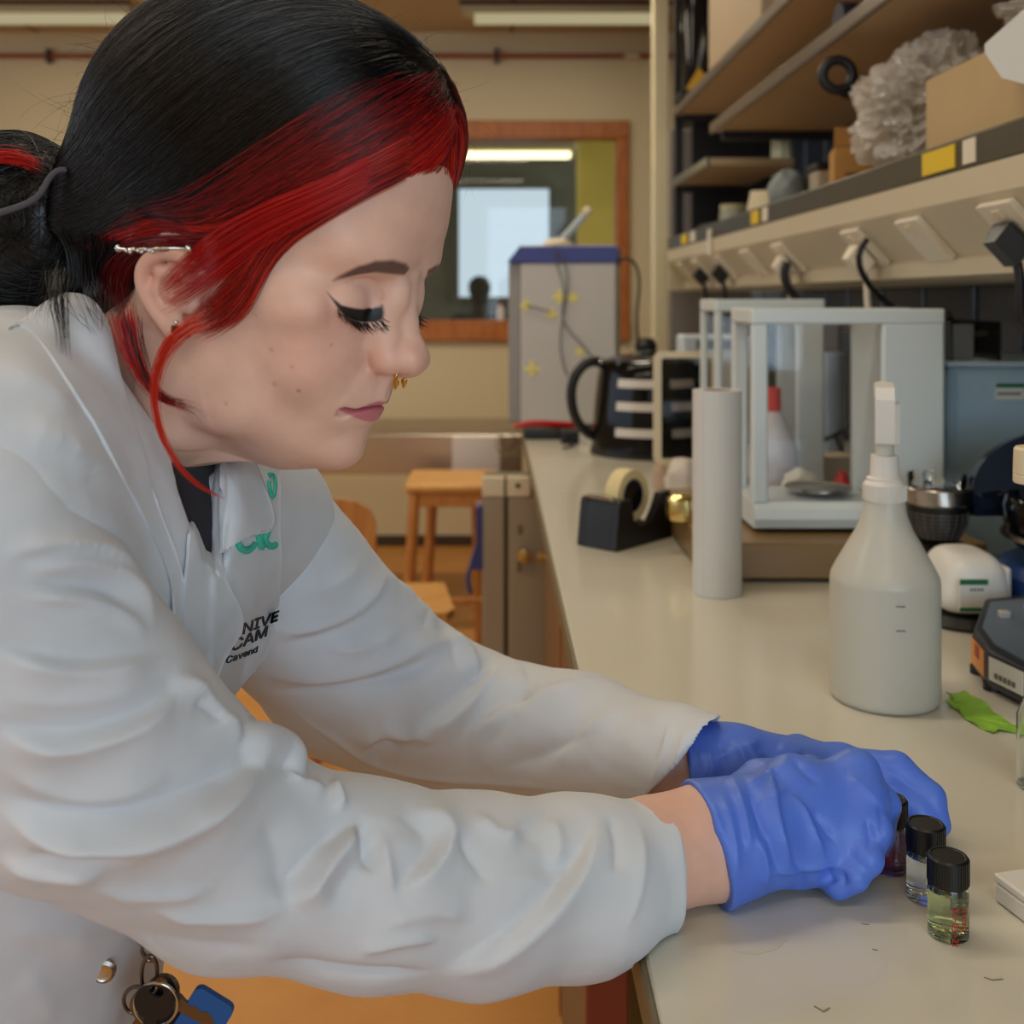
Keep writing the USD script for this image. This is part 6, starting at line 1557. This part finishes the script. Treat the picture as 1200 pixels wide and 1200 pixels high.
# ------------------------------------------------------------------ the woman, put together
M_skin = usdkit.material(stage, '/World/Looks/skin', {'a': ('attribute', dict(attribute='tint')), 'tc': ('texture_coordinate', {}), 'n': ('noise_texture', dict(scale=900.0, detail=3.0)), 'b': ('bump', dict(strength=0.10, distance=0.001)),
    'n2': ('noise_texture', dict(scale=70.0, detail=4.0)), 'hv': ('hsv', dict(saturation=1.0, value=1.0)), 'mr': ('map_range', dict(from_min=0.3, from_max=0.7, to_min=0.94, to_max=1.05)),
    'p': ('principled_bsdf', dict(roughness=0.46, specular_ior_level=0.42, subsurface_weight=0.18, subsurface_scale=0.004, subsurface_radius=(1.0, 0.35, 0.2)))},
    [('a.color', 'hv.color'), ('tc.object', 'n2.vector'), ('n2.fac', 'mr.value'), ('mr.result', 'hv.value'), ('hv.color', 'p.base_color'), ('tc.object', 'n.vector'), ('n.fac', 'b.height'), ('b.normal', 'p.normal')], surface='p.BSDF')
def cloth(name, rgb, rough=0.85, weave=900.0, bump=0.12):
    return usdkit.material(stage, '/World/Looks/' + name, {'tc': ('texture_coordinate', {}), 'w': ('wave_texture', dict(scale=weave, bands_direction='diagonal')), 'n': ('noise_texture', dict(scale=24.0, detail=4.0)), 'r': ('rgb_ramp', dict(ramp=[(0.3, tuple(lin(rgb))), (0.75, tuple(lin(rgb) * 0.93))])),
        'b': ('bump', dict(strength=bump, distance=0.0006)), 'p': ('principled_bsdf', dict(roughness=rough, sheen_weight=0.12, specular_ior_level=0.25))},
        [('tc.object', 'w.vector'), ('tc.object', 'n.vector'), ('n.fac', 'r.fac'), ('r.color', 'p.base_color'), ('w.fac', 'b.height'), ('b.normal', 'p.normal')], surface='p.BSDF')
M_coat = cloth('coat_cotton', (212, 215, 220))
M_shirt = cloth('shirt_dark', (26, 23, 32))
M_pants = cloth('trousers_dark', (34, 34, 40))
M_glove = mat('nitrile_blue', (84, 120, 220), 0.42, var=0.25, vscale=40, rgb2=(104, 138, 228), bump=0.08, bscale=500, spec=0.4)
M_hairb = mat('hair_black', (5, 5, 7), 0.30, spec=0.42)
M_hairr = mat('hair_red', (176, 16, 14), 0.38, spec=0.4)
M_hairr2 = mat('hair_orange_red', (200, 40, 16), 0.38, spec=0.4)
M_hairr3 = mat('hair_deep_red', (112, 8, 14), 0.38, spec=0.4)
M_gold = mat('gold', (214, 160, 60), 0.2, 1.0)
M_lash = mat('lash_black', (9, 8, 10), 0.5)

# skin colours on the head: features are painted where the photo shows them, on both sides
def refine(m, cond, n=1):
    for _ in range(n):
        c = m.triangles_center
        f = np.flatnonzero(cond(c)); v, fa = trimesh.remesh.subdivide(m.vertices, m.faces, face_index=f)
        m = trimesh.Trimesh(v, fa, process=False); m.merge_vertices()
    return m
HF = refine(HEAD_L, lambda c: (c[:, 0] > 44) & (c[:, 2] > -60) & (c[:, 2] < 44) & (np.abs(c[:, 1]) < 58), 1)
HV = np.asarray(HF.vertices); HFW = trimesh.Trimesh(H(HV), HF.faces, process=False)
def hit_local(pts):
    pts = np.asarray(pts, float)
    d = front_depth(HFW, 'headfine', pts); d = np.where(np.isfinite(d), d, np.nanmin(d[np.isfinite(d)]) if np.isfinite(d).any() else 0.58)
    return Hinv(np.array([P(a, b, c) for (a, b), c in zip(pts, d)]))
def region(pts, soft, n=70):
    "0..1 coverage of a closed outline drawn on the near side of the face, mirrored to the far side (in a plane of x-tilted y and z)"
    o = hit_local(pts)
    cen = o.mean(0)
    uv = np.c_[-o[:, 1], o[:, 2]]                    # side distance and height
    pg = Polygon(uv).buffer(0)
    q = np.c_[np.abs(HV[:, 1]), HV[:, 2]]
    sel = np.flatnonzero((HV[:, 0] > 40) & (np.abs(q[:, 0] - cen[1] * -1) < 40) & (np.abs(q[:, 1] - cen[2]) < 30))
    out = np.zeros(len(HV)); p = shapely.points(q[sel, 0], q[sel, 1])
    d = shapely.distance(p, pg.exterior) * np.where(shapely.contains(pg, p), 1, -1)
    out[sel] = np.clip(d / soft + 0.5, 0, 1); return out
SK = lin((224, 180, 160)); tint = np.tile(SK, (len(HV), 1))
def lay(w, rgb):
    global tint
    tint = tint * (1 - w[:, None]) + lin(rgb) * w[:, None]
def blob(c, r): return np.exp(-((HV - np.asarray(c)) ** 2 / np.asarray(r, float) ** 2).sum(1))
for s in (-1, 1):
    lay(0.22 * blob((76, s * 44, -16), (26, 22, 18)), (214, 140, 124))        # cheeks
    lay(0.35 * blob((66, s * 44, 0), (14, 14, 8)), (186, 118, 104))           # under the eyes
    lay(0.30 * blob((92, s * 13, -18), (9, 8, 9)), (208, 128, 116))
    lay(0.45 * blob((-12, s * 80, -8), (26, 14, 34)), (216, 136, 116))        # ears
lay(0.30 * blob((108, 0, -12), (10, 12, 12)), (214, 140, 128))
lay(0.25 * blob((86, 0, -78), (16, 22, 12)), (212, 150, 132))
# lips
yl = HV[:, 1]; zz = HV[:, 2] + 5.0 * (yl / 23.0) ** 2
k = np.clip(1 - (np.abs(yl) / 22.5) ** 1.8, 0, None)
up = -45.8 + 5.2 * k - 1.3 * np.exp(-(yl / 3.2) ** 2); lo = -45.8 - 9.2 * k
lip = np.clip(np.minimum(up - zz, zz - lo) / 1.2 + 0.5, 0, 1) * (HV[:, 0] > 70) * (np.abs(yl) < 23.5)
lay(lip * 0.9, (196, 104, 116))
lay(np.exp(-((zz + 45.8) / 0.9) ** 2) * (HV[:, 0] > 74) * np.clip((24 - np.abs(yl)) / 4, 0, 1) * 0.6, (110, 54, 52))
# brows, eye line
BROW = [(391, 329), (402, 321), (420, 312), (440, 305.5), (460, 304.5), (476, 309), (480, 315), (474, 322), (462, 321.5), (440, 319), (420, 322), (404, 326)]
wb = region(BROW, 2.2); lay(wb * 0.9, (74, 48, 40))
LIDL = [(383, 342), (391, 350), (400, 357.5), (412, 360.5), (424, 362), (436, 361.5), (445, 359.5), (448, 357), (450, 366), (449, 374), (440, 378), (428, 378.5), (416, 376.5), (405, 371.5), (397, 363.5), (391, 354)]
wl = region(LIDL, 1.0)
lay(wl, (14, 13, 16))
for px, py, r, c in ((350, 458, 1.6, (84, 52, 44)), (352, 547, 1.8, (170, 84, 72)), (322, 450, 2.2, (196, 116, 104)), (265, 473, 1.2, (120, 76, 62)), (388, 404, 1.2, (170, 108, 92)), (300, 370, 1.1, (176, 116, 98)), (318, 410, 2.0, (200, 130, 112)), (342, 430, 1.4, (190, 120, 104))):
    c0 = hit_local([(px, py)])[0]; lay(np.exp(-((HV - c0) ** 2).sum(1) / (r * 0.7) ** 2) * 0.55, c)
# body tint
def body_union():
    a = m3.Manifold(m3.Mesh(np.asarray(HFW.vertices, np.float32), np.asarray(HFW.faces, np.uint32)))
    return a
woman = thing('person', 'woman with a red fringe in a white lab coat and blue gloves over the bench', 'person', (0, 0, 0))
bt = np.tile(SK, (len(BODY.vertices), 1))
wv = np.asarray(BODY.vertices)
bt = bt * (1 - 0.15) + lin((214, 150, 128)) * 0.15
mole = P(816, 996, 0.672); dd = ((wv - mole) ** 2).sum(1)
nv = len(HFW.vertices)
skin = trimesh.Trimesh(np.vstack([HFW.vertices, wv]), np.vstack([HFW.faces, BODY.faces + nv]), process=False)
part('body', skin, M_skin, woman, smooth=True, color=np.vstack([tint, bt]))
for nm, m_ in (('lab_coat', COAT), ('sleeve', SL_N), ('sleeve', SL_F)): cp = part(nm, m_, M_coat, woman, smooth=True)
part('collar', C_NEAR, M_coat, woman, smooth=50); part('collar', C_FAR, M_coat, woman, smooth=50)
fp = part('coat_front', PANEL, M_coat, woman, smooth=50); part('lapel', L_FAR, M_coat, woman, smooth=50)
M_print = mat('print_black', (16, 17, 24), 0.7); M_teal = mat('teal_marker', (60, 186, 160), 0.7)
for m_ in TXT: part('lettering', m_, M_print, fp, smooth=False, label='black printed lettering')
for m_ in SCRIB: part('marker_writing', m_, M_teal, fp, smooth=True, label='teal marker handwriting')
part('t_shirt', SHIRT, M_shirt, woman, smooth=True); part('trousers', trousers(), M_pants, woman, smooth=True)
for s in (-1, 1): part('shoe', shoe(s), M_black, woman, smooth=True)
part('glove', GL_N, M_glove, woman, smooth=True); part('glove', GL_F, M_glove, woman, smooth=True)
snap = P(122, 1137, 0.50)
d = front_depth(COAT, 'coat2', [(122, 1137)])[0]
sp = P(122, 1137, (d if np.isfinite(d) else 0.56) - 0.001)
part('snap_button', T(lathe([(0, 0.0025), (0.003, 0.0025), (0.0045, 0.003), (0.0062, 0.002), (0.0066, 0), (0, 0)], 24), sp, 90, 0, 12), M_steel, woman)
# hair
hair = UsdGeom.Xform.Define(stage, str(woman.GetPath()) + '/hair').GetPrim()
hs = hline(HAIR.vertices[:, 0], HAIR.vertices[:, 2]); hv = HAIR.vertices
redw = np.clip((27 - hs) / 6, 0, 1) * np.clip((hv[:, 0] - 4) / 20, 0, 1) * np.clip((hv[:, 2] - 6) / 10, 0, 1)
hc_ = lin((11, 10, 12)) * (1 - redw[:, None]) + lin((110, 8, 12)) * redw[:, None]
M_hairbase = usdkit.material(stage, '/World/Looks/hair_base', {'a': ('attribute', dict(attribute='tint')), 'p': ('principled_bsdf', dict(roughness=0.4, specular_ior_level=0.5))}, [('a.color', 'p.base_color')], surface='p.BSDF')
part('hair_mass', trimesh.Trimesh(H(hv), HAIR.faces, process=False), M_hairbase, hair, smooth=True, color=hc_)
curves('strands', HS_BLACK, 0.00034, 0.00030, M_hairb, hair, 'sleek black hair strands'); curves('strands', HS_FRONT, 0.00032, 0.00030, M_hairb, hair, 'black strands swept back from the forehead')
n3 = len(HS_RED) // 3
curves('red_strands', HS_RED[:n3], 0.00032, 0.0003, M_hairr, hair, 'red fringe strands'); curves('red_strands', HS_RED[n3:2 * n3], 0.00032, 0.0003, M_hairr3, hair, 'deep red strands'); curves('red_strands', HS_RED[2 * n3:], 0.0003, 0.00028, M_hairr2, hair, 'orange-red strands')
curves('red_strands', HS_RED2, 0.0003, 0.00028, M_hairr3, hair, 'deep red strands among the black')
# bun at the nape
bun_c = P(12, 268, 0.665)
def bun():
    f = Field(bun_c - 0.09, bun_c + 0.09, 0.0035)
    f.ell(bun_c, (0.046, 0.050, 0.050)); f.ell(P(20, 215, 0.665), (0.030, 0.036, 0.028), 0.012); f.ell(P(28, 320, 0.662), (0.034, 0.038, 0.026), 0.014); f.ell(P(66, 262, 0.650), (0.020, 0.036, 0.040), 0.014)
    return relax(biggest(f.mesh()), 4)
BUNM = bun()
part('bun', BUNM, M_hairbase, hair, smooth=True, color=np.tile(lin((11, 10, 12)), (len(BUNM.vertices), 1)))
def bun_strands(n, seed, red=False):
    r = np.random.default_rng(seed); out = []
    t = cKDTree(BUNM.vertices); N = vnormals(BUNM)
    c = BUNM.triangles_center; p = c[r.choice(len(c), n)]
    ax = np.array([0.35, -0.9, 0.2]); path = []
    bias = r.normal(0, 0.35, (n, 3)); off = r.uniform(0.0003, 0.003, n)[:, None]
    for k in range(20):
        _, i = t.query(p); p = BUNM.vertices[i] + N[i] * off
        path.append(p.copy())
        d = np.cross(ax + bias, p - bun_c); d -= N[i] * (d * N[i]).sum(1, keepdims=True); d /= np.linalg.norm(d, axis=1, keepdims=True) + 1e-9
        p = p + d * 0.005
    q = np.stack(path, 1); w = q.copy()
    w[:, 1:-1] = (q[:, :-2] + q[:, 1:-1] * 2 + q[:, 2:]) / 4
    return w
curves('strands', bun_strands(1300, 21), 0.00036, 0.0003, M_hairb, hair, 'black strands of the bun', local=False)
curves('red_strands', fan([(-10, 178, .625), (20, 180, .622), (48, 190, .622)], [(-10, 192, .622), (20, 190, .62), (50, 200, .62)], 90, 31), 0.0004, 0.0003, M_hairr, hair, 'red strands over the bun', local=False)
curves('red_strands', fan([(60, 205, .622), (66, 235, .62), (72, 262, .62)], [(76, 205, .62), (80, 240, .618), (80, 275, .618)], 60, 32), 0.0004, 0.0003, M_hairr3, hair, None, local=False)
M_tie = mat('hair_tie_grey', (74, 70, 74), 0.8)
part('hair_tie', tube(smoothline([P(-12, 254, .604), P(20, 243, .602), P(48, 226, .604), P(60, 206, .606), P(72, 199, .608), P(84, 204, .612), P(82, 226, .612), P(78, 246, .612)], 40), np.linspace(0.0021, 0.0016, 40), 8), M_tie, hair, smooth=True, label='grey elastic hair tie')
# loose locks
def on_head(guide, lift=0.0025):
    "depths for guide points (px, py): just over whichever of hair, head or ear is in front"
    g = np.asarray(guide, float); n = 5 * len(g); gs = smoothline(g, n)
    d = np.minimum(front_depth(HAIRW, 'hairw', gs), front_depth(HFW, 'headfine', gs))
    bad = ~np.isfinite(d); d[bad] = np.interp(np.flatnonzero(bad), np.flatnonzero(~bad), d[~bad])
    k = np.array([1, 2, 3, 2, 1.0]); k /= k.sum(); ds = np.convolve(np.pad(d, 2, mode='edge'), k, 'valid')
    return [(x, y, q - lift) for (x, y), q in zip(gs[::4], np.minimum(d, ds)[::4])]
HAIRW = trimesh.Trimesh(H(HAIR.vertices), HAIR.faces, process=False)
FA = on_head([(480, 160), (420, 192), (356, 232), (306, 278), (262, 335), (224, 362), (198, 370)]); FB = on_head([(474, 206), (415, 236), (352, 274), (318, 305), (298, 345), (270, 380), (212, 404)])
curves('fringe_lock', fan(FA, FB, 520, 41, jit=0.0010), 0.00034, 0.00026, M_hairr2, hair, 'red fringe lock over the temple and ear', local=False)
curves('fringe_lock', fan(FA, FB, 420, 45, jit=0.0014), 0.00034, 0.00024, M_hairr3, hair, 'deep red fringe lock', local=False)
FC = on_head([(430, 186), (350, 224), (290, 250), (246, 277), (210, 308), (182, 338)], 0.006); FD = on_head([(430, 222), (365, 256), (310, 286), (262, 322), (218, 352), (182, 368)], 0.004)
curves('fringe_lock', fan(FC, FD, 420, 42, jit=0.0012), 0.00034, 0.00026, M_hairr, hair, 'red fringe lock across the ear', local=False)
FE = on_head([(300, 262), (255, 276), (205, 282), (165, 284), (134, 300), (120, 340), (124, 372)], 0.003); FG = on_head([(312, 270), (262, 284), (215, 289), (178, 292), (152, 318), (148, 360), (152, 398)], 0.003)
curves('fringe_lock', fan(FE, FG, 420, 43, jit=0.0012), 0.00034, 0.00026, M_hairr3, hair, 'deep red lock passing over the ear top and down behind it', local=False)
curves('long_lock', lock([(235, 378, .546), (208, 394, .547), (190, 420, .551), (182, 448, .555), (183, 486, .557), (195, 522, .560), (214, 552, .563), (238, 572, .57), (266, 584, .58)], 52, [0.0026, 0.0018, 0.0011, 0.0009, 0.0009, 0.0006], 51), 0.0003, 0.0002, M_hairr2, hair, 'long red lock hanging past the jaw', local=False)
curves('long_lock', lock([(146, 372, .572), (152, 402, .572), (162, 432, .570), (178, 456, .566), (198, 470, .562), (226, 480, .56)], 100, [0.0035, 0.003, 0.0022, 0.0013, 0.0022], 52), 0.0003, 0.00018, M_hairr, hair, 'red lock hanging behind the ear', local=False)
curves('long_lock', lock([(150, 380, .571), (158, 410, .570), (170, 442, .567), (186, 464, .563), (214, 474, .56), (236, 490, .56)], 45, [0.003, 0.0025, 0.002, 0.0012, 0.003], 53), 0.0003, 0.00018, M_hairb, hair, 'thin black lock behind the ear', local=False)
W1 = [lock([(72, 325, .570), (70, 352, .556), (74, 384, .545), (76, 420, .538)], 60, [0.0035, 0.004, 0.003, 0.003], 54), lock([(110, 345, .575), (116, 366, .566), (120, 386, .560)], 45, [0.006, 0.006, 0.005], 55), lock([(60, 330, .575), (52, 356, .565), (50, 382, .555)], 20, [0.004, 0.005, 0.006], 56)]
for q in W1: curves('wisp', q, 0.00028, 0.00012, M_hairb, hair, 'black wisps at the nape', local=False)
curves('strands', fan(on_head([(70, 270), (84, 300), (88, 330), (92, 352)], 0.002), on_head([(150, 286), (136, 306), (122, 330), (118, 356)], 0.002), 420, 47, jit=0.002), 0.00036, 0.0003, M_hairb, hair, 'black hair at the nape', local=False)
# flyaways on the outline of the head
def flyaways(n, seed):
    r = np.random.default_rng(seed); out = []
    c = HAIR.triangles_center; nw = HAIR.face_normals @ HR.T
    view = H(c) - np.array([0, 0, CAMZ]); view /= np.linalg.norm(view, axis=1, keepdims=True)
    ok = np.flatnonzero((np.abs((nw * view).sum(1)) < 0.35) & (c[:, 2] > -20) & (hline(c[:, 0], c[:, 2]) > 4))
    for i in r.choice(ok, n):
        p = c[i].copy(); nn = HAIR.face_normals[i]; d = flow(p[None])[0]; d = d / np.linalg.norm(d)
        L = r.uniform(8, 38); K = 12; t = np.linspace(0, 1, K)[:, None]
        d2 = d * r.uniform(0.2, 1) + nn * r.uniform(0.2, 0.8) + r.normal(0, 0.4, 3)
        out.append(p + t * L * d2 + nn * (np.sin(t * 3.1) * r.uniform(1, 5)) + r.normal(0, 1, 3) * t * t * 5)
    return np.array(out)
curves('flyaway', flyaways(150, 61), 0.00013, 0.00009, M_hairb, hair, 'fine flyaway hairs', local=True)
# lashes and brow hairs
def face_hairs(pts, n, dirn, L, curl, seed, mirror=True, jit=0.25):
    r = np.random.default_rng(seed); o = smoothline(hit_local(pts), 60); out = []
    for s in (1, -1) if mirror else (1,):
        for k in range(n):
            u = r.uniform(0, 59); p = o[int(u)] + r.normal(0, 0.25, 3); d = np.array(dirn(u / 59.0), float); d /= np.linalg.norm(d); d += r.normal(0, jit, 3) * 0.6
            LL = L * r.uniform(0.75, 1.15); t = np.linspace(0, 1, 7)[:, None]
            q = p + d * LL * t + np.array(curl) * LL * t * t
            out.append(q * np.array([1, s, 1])); 
    return np.array(out)
curves('eyelashes', face_hairs([(396, 362), (404, 370.5), (416, 376), (428, 378), (440, 377.5), (449, 373)], 75, lambda u: (0.85, -0.65 + 0.75 * u, -0.62), 7.5, (0.1, 0, 0.22), 71), 0.00042, 0.00024, M_lash, woman, 'black eyelashes')
curves('eyebrow_hairs', face_hairs([(394, 327), (408, 321), (424, 316), (442, 312), (460, 312), (474, 315)], 260, lambda u: (0.2, -0.85, 0.28 - 0.2 * (1 - u)), 4.6, (0, 0, -0.2), 72, jit=0.4), 0.00022, 0.00012, mat('brow_brown', (66, 44, 38), 0.6), woman, 'dark brown eyebrow hairs') if False else None
# jewellery
ring_c = hit_local([(474, 441)])[0]
def LP(p): return H([p])[0]
t_ = np.linspace(0, 1, 16)[:, None]
septum = [LP((99.5, -5.0, -27.5)), LP((98.5, -5.4, -24.0)), LP((98.5, -3.0, -20.5)), LP((98.5, 3.0, -20.5)), LP((98.5, 5.4, -24)), LP((99.5, 5.0, -27.5))]
part('nose_ring', tube(smoothline(septum, 24), 0.0008, 8), M_gold, woman, smooth=True, label='gold septum ring')
for y in (-5.0, 5.0):
    part('ring_spike', [tube([LP((99.5, y, -27.0)), LP((99.8, y, -28.6)), LP((100.6, y, -32.0))], [0.0016, 0.0017, 0.0002], 12)], M_gold, woman, label='gold spike of the septum ring')
bar0, bar1 = P(139, 291, .556), P(221, 291.5, .548)
part('ear_bar', tube(smoothline([bar0, P(165, 292.5, .547), P(195, 291, .544), bar1], 20), 0.0008, 8), M_chrome, woman, smooth=True, label='silver bar piercing across the ear top')
part('bar_ball', ball(0.0020, bar0, 2), M_chrome, woman); part('bar_ball', ball(0.0020, bar1, 2), M_chrome, woman)
leafs = []
for k, px in enumerate(np.linspace(148, 184, 9)):
    leafs.append(ball(0.0011, P(px, 293.5 + 1.8 * math.sin(k * 2.1), .5455), 1, (1, 1, 1)))
part('leaf_ornament', leafs, M_chrome, woman, label='silver leaf ornament', kind='stuff')
part('ear_stud', ball(0.0012, P(206.5, 378, .548), 2), M_chrome, woman); part('stud_drop', T(bx(-0.0016, 0.0016, -0.0008, 0.0008, -0.002, 0.002, 0.0005), P(204.5, 386, .548)), mat('stud_dark', (60, 52, 40), 0.25, 0.8), woman)
# ------------------------------------------------------------------ the keys hanging below the coat
KY = 0.60
keys = thing('key_bunch', 'bunch of keys on steel rings hanging below the coat front', 'keys', (0, 0, 0))
M_dsteel = mat('dark_steel', (120, 112, 104), 0.28, 1.0)
def kp(px, py, dy=0.0): return P(px, py, KY + dy)
def ringm(cx_, cy_, rx, ry, tilt=0, w=0.0011, dy=0.0, yy=0.004):
    a = np.linspace(0, 2 * np.pi, 37)[:-1]; c, s = math.cos(tilt), math.sin(tilt)
    x, y = rx * np.cos(a), ry * np.sin(a)
    pts = np.array([kp(cx_ + c * p - s * q, cy_ + s * p + c * q, dy + yy * math.sin(t)) for p, q, t in zip(x, y, a)])
    pts = np.vstack([pts, pts[:1]])
    return tube(pts, w, 8, cap=False)
part('hook', tube(smoothline([kp(158, 1098, 0.02), kp(167, 1112, 0.01), kp(171, 1122), kp(176, 1126), kp(180, 1121)], 16), 0.0012, 8), M_dsteel, keys, smooth=True)
part('long_link', ringm(175, 1141, 9, 21, 0.06), M_dsteel, keys, smooth=True)
part('split_ring', ringm(183, 1177, 25, 25, 0.2), M_chrome, keys, smooth=True); part('split_ring', ringm(160, 1172, 15, 16, 0.3, dy=0.006), M_dsteel, keys, smooth=True)
def key(px, py, ang, L, col, dy):
    bow = Polygon([(0.011 * math.cos(a), 0.011 * math.sin(a) * 0.85) for a in np.linspace(0, 6.283, 24)[:-1]]).difference(Polygon([(0.004 * math.cos(a), 0.006 + 0.003 * math.sin(a)) for a in np.linspace(0, 6.283, 14)[:-1]]))
    sh = bow.union(Polygon([(-0.0035, -0.008), (-0.0035, -L), (0, -L - 0.003), (0.0025, -L), (0.0035, -L + 0.004), (0.0018, -L + 0.007), (0.0035, -L + 0.010), (0.002, -L + 0.014), (0.0035, -L + 0.018), (0.0035, -0.008)]))
    m = T(prism(sh, 0.0022), (0, 0, 0), 90); m = T(m, (0, 0, 0), 0, ang, 0); m.apply_translation(kp(px, py, dy)); part('key', m, col, keys)
key(190, 1163, -62, 0.03, M_dsteel, 0.002); key(182, 1172, 12, 0.034, M_black, -0.003); key(176, 1178, 30, 0.034, M_dsteel, 0.008); key(196, 1180, -18, 0.03, M_black, 0.006)
tg = part('blue_tag', T(T(prism(rrect(0.024, 0.042, 0.004), 0.004), (0, 0, 0), 90), (0, 0, 0), 0, 32, 0), mat('tag_blue', (10, 84, 150), 0.4), keys, label='blue plastic key tag')
for p_ in [tg]: UsdGeom.Xformable(p_).AddTranslateOp().Set(Gf.Vec3d(*map(float, kp(232, 1202, 0.004))))
ux = np.array([math.cos(math.radians(32)), 0, -math.sin(math.radians(32))])
t1 = text('Charity', 0.0042, 0.0004, kp(246, 1188, 0.004) + np.array([-0.004, -0.0043, 0.012]), (math.cos(math.radians(35)), 0, math.sin(math.radians(35))), (-0.5, 0, 0.8))
part('tag_print', t1, M_white, keys, smooth=False, label='white print on the blue tag') if False else None
